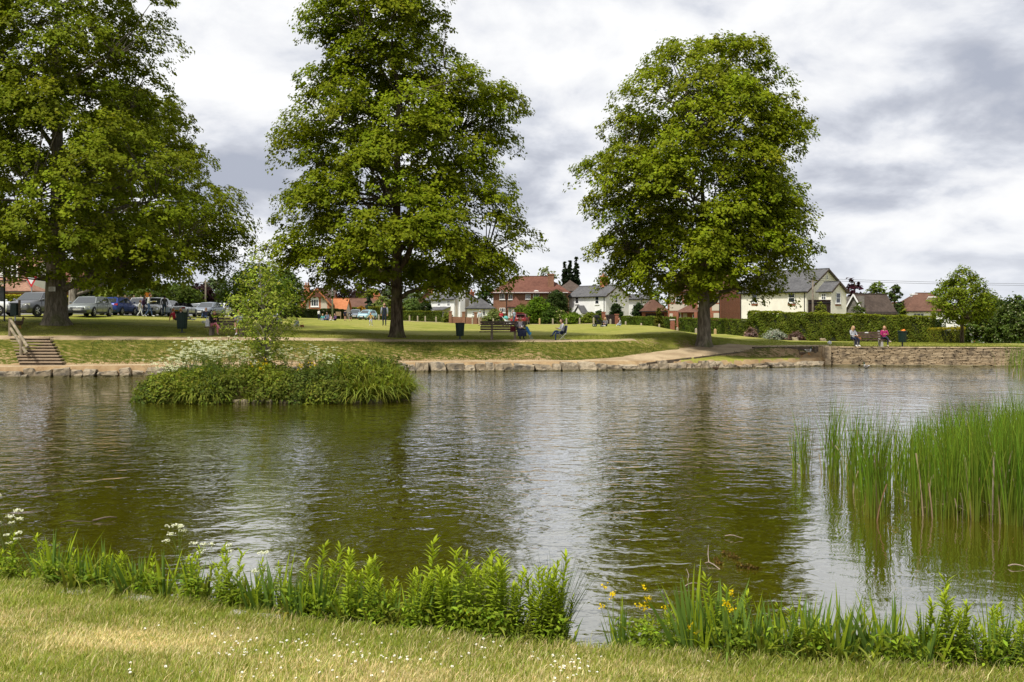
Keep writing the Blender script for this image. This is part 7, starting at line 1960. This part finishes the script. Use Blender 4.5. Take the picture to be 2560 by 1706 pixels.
car('dark red hatchback with raised tailgate behind the middle bench', 'hatch', RED_, cp(1305, 138), hv(1305, 8, True), boot_open=True, group='small cars by the hedge')
car('silver car parked by the far right row of posts', 'saloon', SILV, cp(2441, 140), hv(2441, 25, True), '', 'FY12', group='small cars by the hedge')
# roof box seen on the white car
b = G(358, 91.5); t = thing('orange_box', 'orange box carried on the roof of the hidden white car', 'box', b + Vector((.4, 0, 1.66))); mb = MB(); mb.box((0, 0, .22), (.5, .4, .42), taper=.9); mb.build('case', pm('orange_plastic', (.75, .25, .02), .5, .1), t); mb = MB(); mb.box((0, 0, .46), (.2, .05, .06)); mb.build('handle', M_TRIM, t)
# ------------------------------------------------------------------ people
SKIN = pm('skin', (0.52, 0.30, 0.21), .6, .06, 12); SKIN2 = pm('skin_tan', (0.42, 0.23, 0.15), .6, .06, 12)
EYE = pm('eye', (0.03, 0.025, 0.02), .3, .05); LIP = pm('lip', (0.36, 0.13, 0.11), .6, .05)
def cloth(n, c): return pm('cloth_' + n, c, .9, .12, 9, bump=.3, bscale=60)
POSES = {
 'stand': dict(pelvis=(0, 0, .95), spine=(0, 0, 1.12), chest=(0, 0, 1.32), neck=(0, .0, 1.46), head=(0, .02, 1.61), sh=(.17, 0, 1.41), el=(.23, -.04, 1.13), wr=(.24, .06, .88), hip=(.09, 0, .91), kn=(.10, .02, .50), an=(.10, -.03, .09), to=(.12, .13, .045)),
 'walk': dict(pelvis=(0, 0, .94), spine=(0, .01, 1.11), chest=(0, .03, 1.31), neck=(0, .05, 1.45), head=(0, .08, 1.60), shR=(.17, .02, 1.40), shL=(-.17, .02, 1.40), elR=(.23, -.12, 1.14), wrR=(.22, -.06, .90), elL=(-.23, .08, 1.13), wrL=(-.20, .26, .96), hip=(.09, 0, .90), knR=(.10, .20, .53), anR=(.10, .28, .10), toR=(.11, .46, .08), knL=(-.10, .02, .49), anL=(-.10, -.26, .16), toL=(-.11, -.13, .05)),
 'read': dict(pelvis=(0, 0, .94), spine=(0, .01, 1.11), chest=(0, .03, 1.31), neck=(0, .07, 1.45), head=(0, .13, 1.58), sh=(.17, .02, 1.40), el=(.22, .06, 1.13), wr=(.09, .30, 1.14), hip=(.09, 0, .90), knR=(.10, .20, .53), anR=(.10, .28, .10), toR=(.11, .46, .08), knL=(-.10, .02, .49), anL=(-.10, -.26, .16), toL=(-.11, -.13, .05)),
 'sit': dict(pelvis=(0, 0, .54), spine=(0, -.02, .72), chest=(0, -.04, .92), neck=(0, -.01, 1.06), head=(0, .03, 1.21), sh=(.17, -.03, 1.01), el=(.23, .08, .76), wr=(.10, .30, .72), hip=(.09, .03, .52), kn=(.11, .43, .51), an=(.11, .42, .09), to=(.12, .58, .045)),
 'cross': dict(pelvis=(0, 0, .54), spine=(0, -.02, .72), chest=(0, -.03, .92), neck=(0, .0, 1.06), head=(0, .05, 1.21), sh=(.17, -.02, 1.01), el=(.22, .10, .76), wr=(.08, .31, .80), hip=(.09, .03, .52), knL=(-.10, .43, .51), anL=(-.10, .44, .09), toL=(-.11, .60, .045), knR=(-.02, .45, .64), anR=(-.16, .66, .36), toR=(-.20, .82, .34)),
 'ground': dict(pelvis=(0, 0, .13), spine=(0, -.01, .30), chest=(0, .02, .50), neck=(0, .05, .63), head=(0, .09, .78), sh=(.16, .03, .59), el=(.24, .12, .34), wr=(.10, .30, .28), hip=(.10, .04, .12), kn=(.30, .30, .22), an=(-.05, .38, .08), to=(-.20, .42, .06)),
 'legs_out': dict(pelvis=(0, 0, .13), spine=(0, -.06, .29), chest=(0, -.12, .48), neck=(0, -.12, .62), head=(0, -.10, .77), sh=(.17, -.13, .57), el=(.26, -.22, .33), wr=(.28, -.26, .08), hip=(.10, .04, .13), knR=(.12, .42, .40), anR=(.12, .62, .09), toR=(.13, .78, .06), knL=(-.12, .46, .14), anL=(-.14, .88, .09), toL=(-.16, .96, .20)),
 'run': dict(pelvis=(0, 0, .92), spine=(0, .04, 1.09), chest=(0, .09, 1.28), neck=(0, .13, 1.42), head=(0, .18, 1.57), shR=(.17, .09, 1.38), shL=(-.17, .09, 1.38), elR=(.38, .02, 1.22), wrR=(.50, .12, 1.06), elL=(-.38, .12, 1.22), wrL=(-.50, .20, 1.06), hip=(.09, 0, .89), knR=(.10, .24, .58), anR=(.10, .10, .20), toR=(.11, .24, .10), knL=(-.10, .02, .47), anL=(-.10, -.14, .08), toL=(-.11, .03, .045)),
 'phone': dict(pelvis=(0, 0, .54), spine=(0, .01, .72), chest=(0, .05, .92), neck=(0, .11, 1.05), head=(0, .19, 1.17), sh=(.17, .05, 1.00), el=(.22, .16, .76), wr=(.06, .38, .84), hip=(.09, .03, .52), knL=(-.10, .43, .51), anL=(-.10, .44, .09), toL=(-.11, .60, .045), knR=(-.02, .45, .64), anR=(-.14, .64, .36), toR=(-.18, .80, .34)),
}
PEND = []
def person(lab, pos, rz, pose, top, legs, shoes, hair, s=1.0, skin=SKIN, sleeves='long', leglen='long', hairstyle='short', turn=0.0, child=False, fat=1.0, over=None):
    """one continuous skinned body; clothes are regions of it; hair, skirt etc. are children"""
    D = POSES[pose]; J = {}
    for k in ('pelvis', 'spine', 'chest', 'neck', 'head'): J[k] = Vector(D[k])
    for k in ('sh', 'el', 'wr', 'hip', 'kn', 'an', 'to'):
        for sd_, sg in (('R', 1), ('L', -1)):
            if k + sd_ in D: J[k + sd_] = Vector(D[k + sd_])
            else: q = Vector(D[k]); J[k + sd_] = Vector((q.x * sg, q.y, q.z))
    t = thing('person', lab, 'person', pos, rz); t.scale = (s, s, s)
    for sd_ in 'LR':
        d = (J['wr' + sd_] - J['el' + sd_]).normalized(); J['ha' + sd_] = J['wr' + sd_] + d * .075
    f = fat
    R = dict(pelvis=.125 * f, spine=.115 * f, chest=.13 * f, neck=.052)
    for sd_ in 'LR': R.update({'sh' + sd_: .068 * f, 'el' + sd_: .046 * f, 'wr' + sd_: .031, 'ha' + sd_: .034, 'hip' + sd_: .098 * f, 'kn' + sd_: .062 * f, 'an' + sd_: .043, 'to' + sd_: .036})
    names = [k for k in J if k != 'head'] + ['skull']; J['skull'] = J['neck'].lerp(J['head'], .6); R['skull'] = .06
    E = [('pelvis', 'spine'), ('spine', 'chest'), ('chest', 'neck'), ('neck', 'skull')]
    for a in 'LR': E += [('chest', 'sh' + a), ('sh' + a, 'el' + a), ('el' + a, 'wr' + a), ('wr' + a, 'ha' + a), ('pelvis', 'hip' + a), ('hip' + a, 'kn' + a), ('kn' + a, 'an' + a), ('an' + a, 'to' + a)]
    idx = {k: i for i, k in enumerate(names)}
    me = bpy.data.meshes.new('skeleton'); me.from_pydata([J[k] for k in names], [(idx[a], idx[b]) for a, b in E], [])
    o = bpy.data.objects.new('skeleton', me); COL.objects.link(o)
    o.modifiers.new('skin', 'SKIN'); sub = o.modifiers.new('sub', 'SUBSURF'); sub.levels = 1; sub.render_levels = 1
    for i, k in enumerate(names):
        sv = me.skin_vertices[0].data[i]; sv.radius = (R[k], R[k]); sv.use_root = (k == 'pelvis')
    PEND.append((o, t, J, E, dict(top=top, legs=legs, shoes=shoes, skin=skin, sleeves=sleeves, leglen=leglen)))
    # hair
    hd_ = J['head']; k = 1.16 if child else 1.0
    M3 = Matrix.Rotation(turn, 3, 'Z')
    mb = MB()
    def hfn(q):
        if q.y > .035: q = Vector((q.x, .035 + (q.y - .035) * .45, q.z if q.z > .05 else .05 + (q.z - .05) * .15))
        return q
    mb.ell(hd_ + Vector((0, -.012, .022)), (.092 * k, .108 * k, .115 * k), 14, 10, fn=lambda q: hfn(q), M=M3)
    if hairstyle == 'long':
        b0 = hd_ + M3 @ Vector((0, -.05, .02)); mb.ell(b0 + Vector((0, -.02, -.14)), (.10 * k, .06, .20), 12, 8)
        for sx in (-1, 1): mb.ell(hd_ + M3 @ Vector((sx * .075, .0, -.10)), (.032, .05, .15), 8, 6)
    elif hairstyle == 'bob':
        mb.ell(hd_ + M3 @ Vector((0, -.03, -.03)), (.115 * k, .095, .125), 12, 8, fn=lambda q: Vector((q.x, min(q.y, .02), q.z)))
    elif hairstyle == 'tied':
        mb.ell(hd_ + M3 @ Vector((0, -.12, -.01)), (.045, .06, .055), 10, 6)
    elif hairstyle == 'cap':
        mb.ell(hd_ + M3 @ Vector((0, .10, .045)), (.075, .08, .014), 10, 6)
    mb.build('hair', hair, t, smooth=True)
    t['turn_tmp'] = turn; t['k_tmp'] = k
    return t
def dressed():
    dg = bpy.context.evaluated_depsgraph_get()
    for o, t, J, E, q in PEND:
        ev = o.evaluated_get(dg); me = bpy.data.meshes.new_from_object(ev)
        turn, k = t['turn_tmp'], t['k_tmp']; del t['turn_tmp']; del t['k_tmp']
        n0 = len(me.vertices); co = np.empty(n0 * 3); me.vertices.foreach_get('co', co); co = co.reshape(-1, 3)
        F0 = [tuple(p.vertices) for p in me.polygons]
        cen = np.array([co[list(f)].mean(0) for f in F0])
        best = np.full(len(F0), 1e9); bid = np.zeros(len(F0), int); bt = np.zeros(len(F0))
        for i, (a, b) in enumerate(E):
            A, B = np.array(J[a]), np.array(J[b]); d = B - A; L2 = (d * d).sum(); tt = np.clip(((cen - A) @ d) / L2, 0, 1); dist = np.linalg.norm(cen - A - tt[:, None] * d, axis=1)
            if a == 'wrL' or a == 'wrR' or a in ('anL', 'anR'): dist = dist - .012
            m = dist < best; best[m] = dist[m]; bid[m] = i; bt[m] = tt[m]
        mats = [q['skin'], q['top'], q['legs'], q['shoes'], EYE, LIP]; mi = []
        for i in range(len(F0)):
            a, b = E[bid[i]]; m = 0
            if (a, b) in (('pelvis', 'spine'),): m = 1 if bt[i] > .25 else 2
            elif (a, b) == ('spine', 'chest') or b in ('shL', 'shR'): m = 1
            elif (a, b) == ('chest', 'neck'): m = 1 if bt[i] < .65 else 0
            elif a in ('shL', 'shR'): m = 1
            elif a in ('elL', 'elR'): m = 1 if q['sleeves'] == 'long' else 0
            elif a == 'pelvis': m = 2
            elif a in ('hipL', 'hipR'): m = 2 if q['leglen'] != 'bare' or bt[i] < .35 else 0
            elif a in ('knL', 'knR'): m = 2 if q['leglen'] == 'long' else 0
            elif a in ('anL', 'anR'): m = 3
            mi.append(m)
        mb = MB(); mb.v = [tuple(c) for c in co]; mb.f = F0; mb.m = mi
        # head with a face
        h = J['head']; M3 = Matrix.Rotation(turn, 3, 'Z')
        def face(p):
            if p.z < 0: p = Vector((p.x * (1 + p.z * 2.2), p.y * (1 + p.z * .8) + (.012 if p.y > 0 else 0), p.z))
            return p
        mb.ell(h, (.078 * k, .098 * k, .118 * k), 16, 12, 0, M=M3, fn=face)
        mb.ell(h + M3 @ Vector((0, .098 * k, -.012)), (.014, .022, .026), 8, 6, 0, M=M3)
        for sx in (-1, 1):
            mb.ell(h + M3 @ Vector((sx * .032 * k, .086 * k, .012)), (.013, .010, .008), 8, 5, 4, M=M3)
            mb.ell(h + M3 @ Vector((sx * .079 * k, -.005, -.005)), (.012, .022, .032), 8, 5, 0, M=M3)
        mb.ell(h + M3 @ Vector((0, .088 * k, -.058 * k)), (.024, .010, .008), 8, 5, 5, M=M3)
        # fingers
        for sd_, sg in (('L', -1), ('R', 1)):
            w, e = J['ha' + sd_], J['el' + sd_]; d = (J['ha' + sd_] - J['wr' + sd_]).normalized(); side = d.cross(Vector((0, 0, 1)))
            if side.length < .1: side = Vector((0, 1, 0))
            side.normalize(); dn = side.cross(d)
            if dn.z > 0: dn = -dn
            for i in range(4):
                b0 = w + side * (.011 * (i - 1.5)) * 1.35; Lf = (.065, .075, .07, .055)[i]
                mb.tube([b0, b0 + d * Lf * .55, b0 + d * Lf * .9 + dn * Lf * .35], [.0095, .0085, .006], 6, 0)
            b0 = w - d * .03 + side * (-.028 * sg); mb.tube([b0, b0 + d * .035 - side * sg * .022, b0 + d * .06 - side * sg * .024 + dn * .01], [.011, .009, .006], 6, 0)
        mb.build('body', mats, t, smooth=True)
        bpy.data.objects.remove(o)
HB, HBL, HDK, HGR, HGN = pm('hair_brown', (.09, .05, .025), .7, .2, 20), pm('hair_blonde', (.48, .33, .15), .7, .15, 20), pm('hair_dark', (.025, .018, .014), .7, .2, 20), pm('hair_grey', (.32, .31, .30), .7, .15, 20), pm('hair_ginger', (.40, .20, .07), .7, .15, 20)
NAVY, JEAN, WHITE_C, BLACK_C, GREY_C, PINK, LGREY, MAG, BEIGE, RED_C, CHAR, PBL, TEAL = cloth('navy', (.012, .016, .04)), cloth('jean', (.045, .075, .15)), cloth('white', (.72, .72, .72)), cloth('black', (.014, .014, .016)), cloth('grey', (.16, .16, .17)), cloth('pink', (.55, .19, .22)), cloth('light_grey', (.42, .43, .46)), cloth('magenta', (.34, .02, .12)), cloth('beige', (.50, .42, .33)), cloth('red', (.42, .02, .04)), cloth('charcoal', (.07, .065, .06)), cloth('pale_blue', (.40, .47, .58)), cloth('teal', (.12, .42, .40))
WSH, BSH = cloth('white_shoe', (.75, .75, .75)), cloth('black_shoe', (.015, .015, .015))
PI = math.pi
CAMF = PI          # facing the camera
# left bench pair (bench faces the pond)
sb = B_LEFT
pA = person('woman in black jacket and pink trousers looking at her phone on the left bench', sb + Vector((-.76, -.11, .03)), CAMF + .55, 'phone', BLACK_C, PINK, cloth('tan_shoe', (.30, .22, .16)), HB, 1.1, hairstyle='long')
pB = person('person in pale top with bare legs and white shoes behind the sapling leaves', sb + Vector((.72, -.11, .03)), CAMF - .25, 'cross', LGREY, cloth('pale_shorts', (.40, .36, .33)), WSH, HB, 1.1, leglen='bare', hairstyle='bob', skin=SKIN2)
# middle bench and folding chair
mb_ = B_MID
pC = person('woman in dark cardigan and navy skirt holding a white mug on the middle bench', G(1300, 60.3), CAMF + .25, 'sit', cloth('blouse', (.50, .44, .46)), NAVY, BSH, HB, 1.03, hairstyle='bob', fat=1.28, turn=.25)
def skirt(t, mat):
    mb = MB(); n = 16; rings = [((0, .0, .62), .19, .16), ((0, .10, .60), .24, .2), ((0, .30, .58), .26, .17), ((0, .44, .50), .27, .14), ((0, .48, .34), .26, .13), ((0, .48, .20), .27, .14)]
    vs = []
    for c, rx, ry in rings:
        for k in range(n): a = 2 * math.pi * k / n; vs.append((c[0] + rx * math.cos(a), c[1] + ry * math.sin(a) * .9, c[2] + (ry * math.sin(a) * -.25 if c[2] > .45 else .02 * math.sin(a * 5))))
    mb._add(vs, [(i * n + k, i * n + (k + 1) % n, (i + 1) * n + (k + 1) % n, (i + 1) * n + k) for i in range(len(rings) - 1) for k in range(n)]); mb.build('skirt', mat, t, smooth=True)
skirt(pC, NAVY)
def cardigan(t, mat, z0=.56, z1=1.03, y=-.04):
    mb = MB(); n = 14
    vs = []
    for z, rx, ry in ((z0, .22, .19), ((z0 + z1) / 2, .205, .18), (z1 - .06, .225, .165), (z1 + .02, .15, .11)):
        for k in range(n): a = math.radians(125) + math.radians(290) * k / (n - 1); vs.append((rx * math.cos(a), y + ry * math.sin(a), z))
    mb._add(vs, [(i * n + k, i * n + k + 1, (i + 1) * n + k + 1, (i + 1) * n + k) for i in range(3) for k in range(n - 1)])
    for sx in (-1, 1): mb.tube([(sx * .19, -.03, 1.02), (sx * .255, .08, .76), (sx * .15, .25, .735)], [.09, .075, .06], 10, 0, False)
    mb.build('cardigan', mat, t, smooth=True)
cardigan(pC, CHAR)
def mug(lab, pos, mat=M_UPVC):
    t = thing('mug', lab, 'mug', pos); mb = MB(); mb.lathe((0, 0, 0), [(.035, 0), (.042, .01), (.043, .10), (.037, .10), (.035, .02)], 14); mb.build('cup', mat, t); mb = MB(); mb.tube([(.04, 0, .08), (.07, 0, .075), (.072, 0, .04), (.04, 0, .025)], .007, 6); mb.build('handle', mat, t)
W_ = Matrix.Translation(pC.location) @ Matrix.Rotation(pC.rotation_euler[2], 4, 'Z')
mug('white mug held by the woman on the middle bench', W_ @ Vector((0, .42, .74)))
def handbag(lab, pos, mat, w=.30, h=.26):
    t = thing('handbag', lab, 'bag', pos); mb = MB(); mb.box((0, 0, h / 2), (w, .14, h), taper=.86); mb.build('pouch', mat, t); mb = MB(); mb.tube([(-w * .3, 0, h), (-w * .22, 0, h + .12), (0, 0, h + .16), (w * .22, 0, h + .12), (w * .3, 0, h)], .012, 6); mb.build('strap', mat, t)
handbag('burgundy handbag on the middle bench beside the seated woman', B_MID + Vector((1.02, -.1, .48)), cloth('burgundy', (.10, .012, .02)), .34, .30)
def folded_chair(lab, pos, rz):
    t = thing('folded_chair', lab, 'folding chair', pos, rz); cb = cloth('chair_blue', (.02, .10, .24)); 
    for dx in (-.05, .0, .05): mb = MB(); mb.tube([(dx - .30, dx * .6, .72), (dx * 1.5, dx, 0.02)], .014, 6); mb.build('pole', M_STEEL, t)
    mb = MB(); mb.tube([(-.34, 0, .80), (-.24, 0, .56), (-.12, 0, .30)], [.07, .10, .075], 10); mb.build('seat_fabric', cb, t); mb = MB(); mb.prism([(-.22, -.05, .52), (-.02, -.08, .44), (-.08, -.05, .30), (-.15, -.04, .34)], (0, .02, 0)); mb.build('flap', pm('chair_cyan', (.03, .25, .40), .8, .1), t)
folded_chair('blue folded camping chair leaning against the middle bench', G(1330, 60.0), 0)
pos = G(1404, 60.0)
def camp_chair(lab, pos, rz):
    t = thing('camping_chair', lab, 'folding chair', pos, rz); cb = cloth('chair_navy', (.02, .025, .05))
    for sx in (-1, 1):
        for a, b in (((sx * .27, -.22, .02), (sx * .27, .24, .44)), ((sx * .27, .24, .02), (sx * .27, -.20, .44))): mb = MB(); mb.tube([a, b], .011, 6); mb.build('leg', M_STEEL, t)
        mb = MB(); mb.tube([(sx * .27, -.20, .40), (sx * .27, -.30, .90)], .011, 6); mb.build('back_post', M_STEEL, t); mb = MB(); mb.bar((sx * .27, -.25, .64), (sx * .27, .24, .63), .05, .02); mb.build('armrest', cb, t); mb = MB(); mb.tube([(sx * .27, .24, .44), (sx * .27, .24, .63)], .011, 6); mb.build('arm_post', M_STEEL, t)
    mb = MB(); mb.box((0, .02, .40), (.52, .46, .02)); mb.build('seat', cb, t); mb = MB(); mb.bar((0, -.22, .44), (0, -.30, .90), .52, .02, up=(0, 1, 0)); mb.build('backrest', cb, t)
camp_chair('folding camping chair with grey legs under the man by the path', pos, PI / 2 + .25)
pD = person('man in grey hooded top and jeans sitting cross-legged in a folding chair', pos + Vector((.04, 0, -.08)), PI / 2 + .25, 'cross', LGREY, cloth('dark_jean', (.025, .045, .10)), BSH, HB, 1.03, hairstyle='tied', turn=-.1)
# right bench pair
pE = person('blonde woman in grey sweatshirt and jeans at the left end of the right bench', B_RIGHT + Vector((-.98, -.08, 0)), CAMF + .35, 'sit', LGREY, NAVY, WSH, HBL, 1.0, hairstyle='long', turn=.5)
pF = person('woman in magenta jumper with legs crossed at the right end of the right bench', B_RIGHT + Vector((1.0, -.08, 0)), CAMF - .1, 'cross', MAG, cloth('pattern_navy', (.03, .035, .06)), cloth('pale_shoe', (.5, .4, .35)), HGN, 1.0, hairstyle='bob', turn=-.7)
tn = cloth('tan_bag', (.32, .15, .06)); handbag('tan handbag on the right bench beside the blonde woman', B_RIGHT + Vector((-.62, -.12, .48)), tn, .26, .14)
handbag('pale cloth bag hanging at the left end of the left bench', B_LEFT + Vector((-1.12, .02, .54)), WHITE_C, .24, .42)
# walkers, left
pG = person('man in pale jumper and jeans walking with an open paper', G(371, 77), PI / 2 * -1 + .25, 'read', cloth('pale_jumper', (.55, .56, .52)), JEAN, WSH, HDK, 1.05)
def paper(lab, p, h=1.16): 
    W = Matrix.Translation(p.location) @ Matrix.Rotation(p.rotation_euler[2], 4, 'Z') @ Matrix.Scale(p.scale[0], 4); o = W @ Vector((0, .43, h)); t = thing('map', lab, 'paper', o, p.rotation_euler[2]); mb = MB(); mb.box((-.13, 0, 0), (.24, .30, .006), M=Matrix.Rotation(.25, 3, 'Y')); mb.box((.13, 0, 0), (.24, .30, .006), M=Matrix.Rotation(-.25, 3, 'Y')); mb.build('sheet', M_PAPER, t)
paper('open paper held by the walking man', pG)
person('girl in white walking beside the man with the paper', G(349, 77.5), -PI / 2 + .3, 'walk', cloth('cream_knit', (.58, .56, .50)), WHITE_C, WSH, HB, .74, hairstyle='long', child=True)
person('person in dark clothes half hidden behind the man with the paper', G(359, 79.5), -PI / 2 + .3, 'walk', cloth('plum', (.05, .02, .06)), NAVY, BSH, HDK, .98, hairstyle='bob')
person('man in dark grey jumper and jeans walking away towards the cars', G(411, 84), .25, 'walk', cloth('slate', (.075, .08, .09)), JEAN, BSH, HDK, 1.04)
person('person in red top sitting on the grass left of the bin', G(437, 70), -.8, 'legs_out', RED_C, CHAR, BSH, HGN, .98)
person('person in pale blue top sitting on the grass behind the left bin', G(456, 71), -1.3, 'legs_out', PBL, GREY_C, WSH, HGN, .98)
person('person in navy top sitting on the grass before the blue-grey saloon', G(514, 82), CAMF, 'legs_out', NAVY, JEAN, BSH, HDK, 1.0, skin=SKIN2)
person('child in black and white top sitting on the grass behind the sapling', G(696, 71), CAMF + .4, 'ground', cloth('bw', (.45, .47, .52)), BLACK_C, WSH, HDK, .82, child=True)
person('small child in pale blue sitting on the grass right of the sapling', G(742, 69), 0.3, 'ground', PBL, LGREY, WSH, HB, .66, child=True)
handbag('small red-brown bag on the grass right of the sapling', G(755, 69), cloth('rust', (.22, .06, .04)), .26, .14)
# family by the hedge
person('child in white top standing left of the seated family', G(797, 106), -.6, 'stand', WHITE_C, NAVY, WSH, HB, .68, child=True)
person('child in teal top sitting with the family on the grass', G(807, 105), CAMF, 'ground', TEAL, JEAN, WSH, HBL, .78, child=True)
person('man in blue-grey shirt and cap sitting with the family', G(818, 105), CAMF - .3, 'ground', cloth('blue_grey', (.15, .19, .27)), JEAN, BSH, HDK, 1.0, hairstyle='cap')
person('toddler in pale pink sitting at the right of the family', G(827, 105), CAMF - .5, 'ground', cloth('pale_pink', (.62, .42, .42)), WHITE_C, WSH, HB, .72, child=True)
person('child in purple sitting apart right of the lamp post', G(839, 107), CAMF - .8, 'ground', cloth('purple', (.12, .06, .16)), BLACK_C, WSH, HDK, .86, child=True)
person('child in navy dress standing by the posts', G(863, 108), -.2, 'stand', NAVY, NAVY, BSH, HDK, .72, leglen='bare', child=True, sleeves='short')
person('child in dark top with arms out right of the child in navy', G(876, 106), -.3, 'run', BLACK_C, CHAR, BSH, HDK, .62, leglen='bare', child=True)
person('toddler in rainbow jacket running near the middle tree', G(928, 77), CAMF - .4, 'run', cloth('rainbow', (.60, .38, .12)), cloth('lilac', (.50, .50, .64)), WSH, HGN, .60, child=True)
pM = person('bearded man in navy padded vest standing left of the middle tree trunk', G(961, 79), CAMF, 'stand', cloth('vest', (.018, .024, .045)), cloth('dk', (.022, .03, .06)), BSH, HB, 1.04)
mb = MB(); mb.ell((0, .045, 1.545), (.066, .065, .055), 12, 8); mb.build('beard', HB, pM, smooth=True)
for sx in (-1, 1): mb = MB(); mb.tube([(sx * .175, 0, 1.40), (sx * .233, -.04, 1.13), (sx * .242, .05, .90)], [.08, .062, .05], 10); mb.build('sleeve', cloth('sleeve_grey', (.30, .32, .38)), pM, smooth=True)
# behind the middle bench
person('man in pale jacket and beige trousers standing with his back turned', G(1200, 108), .5, 'stand', cloth('pale_jacket', (.50, .53, .58)), BEIGE, cloth('brown_shoe', (.2, .12, .09)), HGR, 1.0, fat=1.15)
person('woman in red cardigan and black trousers behind the pushchair', G(1253, 113), CAMF - .3, 'read', RED_C, BLACK_C, BSH, HB, 1.0, hairstyle='bob')
person('man in pale blue shirt and jeans with his back turned, by the red car', G(1286, 106), 1.1, 'read', PBL, JEAN, BSH, HGR, 1.03)
person('small child in red beside the white and teal pushchair', G(1278, 110), CAMF, 'stand', RED_C, JEAN, BSH, HGN, .52, child=True)
person('woman with long hair sitting on the grass beside the black pushchair', G(1514, 90), CAMF - .5, 'ground', cloth('gry2', (.20, .19, .20)), BLACK_C, WSH, HBL, .95, hairstyle='long')
person('child in pale grey hooded top sitting on the grass right of the pushchair', G(1551, 89), PI / 2, 'ground', LGREY, PBL, WSH, HDK, .86, child=True)
person('person in blue and white by the information board at the right edge', G(2557, 155), CAMF, 'stand', cloth('blue_white', (.30, .36, .55)), NAVY, BSH, HGN, 1.0)
dressed()
def pushchair(lab, pos, rz, hood, seat, frame):
    t = thing('pushchair', lab, 'pushchair', pos, rz, 'pushchairs on the green')
    for x_, y_, r in ((-.26, -.32, .14), (.26, -.32, .14), (-.22, .38, .10), (.22, .38, .10)): mb = MB(); mb.lathe((x_, y_, r), [(r, -.025), (r, .025)], 16, axis='x'); mb.lathe((x_, y_, r), [(r * .55, -.03), (r * .55, .03)], 12, 1, axis='x'); mb.build('wheel', [M_TYRE, M_RIM], t)
    for sx in (-.24, .24): mb = MB(); mb.tube([(sx, .38, .12), (sx, .05, .42), (sx, -.40, .95), (sx, -.52, 1.02)], .016, 6); mb.tube([(sx, -.32, .14), (sx, .0, .46)], .015, 6); mb.build('frame', frame, t)
    mb = MB(); mb.tube([(-.24, -.52, 1.02), (.24, -.52, 1.02)], .02, 6); mb.build('handle', M_TRIM, t)
    mb = MB(); mb.bar((0, -.22, .88), (0, .02, .50), .40, .08, up=(0, 1, .3)); mb.bar((0, .02, .50), (0, .36, .52), .40, .08); mb.bar((0, .36, .52), (0, .46, .25), .34, .05, up=(0, 1, 0)); mb.build('seat', seat, t)
    mb = MB(); mb.ell((0, -.12, .84), (.24, .30, .26), 14, 8, fn=lambda q: Vector((q.x, q.y, max(q.z, -.02 - q.y * .3)))); mb.build('hood', hood, t, smooth=True); mb = MB(); mb.box((0, 0, .28), (.40, .46, .14), taper=1.1); mb.build('basket', M_TRIM, t)
pushchair('black pushchair with hood up beside the seated woman', G(1495, 90), -PI / 2 - .4, BLACK_C, BLACK_C, M_TRIM)
pushchair('white and teal pushchair in front of the woman in red', G(1267, 109), -PI / 2 - .7, TEAL, WHITE_C, M_UPVC)
# dog lead, picnic things
t = thing('picnic_bag', 'white carrier bag on the grass left of the left bench', 'bag', G(509, 68)); mb = MB(); mb.ell((0, 0, .09), (.15, .1, .10), 10, 6, fn=lambda q: Vector((q.x * (1 + .2 * math.sin(q.z * 50)), q.y, q.z))); mb.build('sack', WHITE_C, t); mb = MB(); mb.tube([(-.05, 0, .17), (0, 0, .24), (.05, 0, .17)], .008, 5); mb.build('handle', WHITE_C, t)
t = thing('carrier_bag', 'pale blue carrier bag held by the man walking towards the cars', 'bag', G(419, 84) + Vector((0, 0, .35))); mb = MB(); mb.box((0, 0, .25), (.3, .14, .42), taper=.85); mb.build('sack', PBL, t); mb = MB(); mb.tube([(-.06, 0, .45), (0, 0, .56), (.06, 0, .45)], .01, 5); mb.build('handle', PBL, t)

# ------------------------------------------------------------------ tell look-alikes apart by their order along the bank
ONES = ['first', 'second', 'third', 'fourth', 'fifth', 'sixth', 'seventh', 'eighth', 'ninth', 'tenth', 'eleventh', 'twelfth', 'thirteenth', 'fourteenth', 'fifteenth', 'sixteenth', 'seventeenth', 'eighteenth', 'nineteenth', 'twentieth']
def ordinal(i):
    if i < 20: return ONES[i]
    return ('twenty', 'thirty', 'forty', 'fifty', 'sixty', 'seventy', 'eighty', 'ninety')[(i + 1) // 10 - 2] + ('-' + ONES[(i + 1) % 10 - 1] if (i + 1) % 10 else 'th')
def number_look_alikes():
    groups = {}
    for o in bpy.data.objects:
        if o.parent is None and 'label' in o.keys() and o.name.split('.')[0] != 'daisy': groups.setdefault(o['label'], []).append(o)
    for lab, os_ in groups.items():
        if len(os_) < 2: continue
        if 'on the island' in lab:
            q = {}
            for o in os_:
                px = 1280 + o.location.x / o.location.y * F
                near = 'front' if o.location.y < ISL[1] - .9 else 'middle' if o.location.y < ISL[1] + .6 else 'back'
                w = 'far left' if px < 440 else 'left' if px < 540 else 'left of the sapling' if px < 640 else 'by the sapling' if px < 730 else 'right of the sapling' if px < 860 else 'far right'
                q.setdefault(lab.replace(' on the island', '') + f', {near} of island, {w}', []).append(o)
        else: q = {lab: os_}
        for l2, g_ in q.items():
            g_.sort(key=lambda o: o.location.x / max(o.location.y, 1))
            s_ = l2.replace('upright plant', 'plant').replace('sword-leaved iris', 'iris').replace('middle-sized', 'medium')
            for i, o in enumerate(g_): o['label'] = s_ + (', ' + ordinal(i) + ' along' if len(g_) > 1 else '')
number_look_alikes()
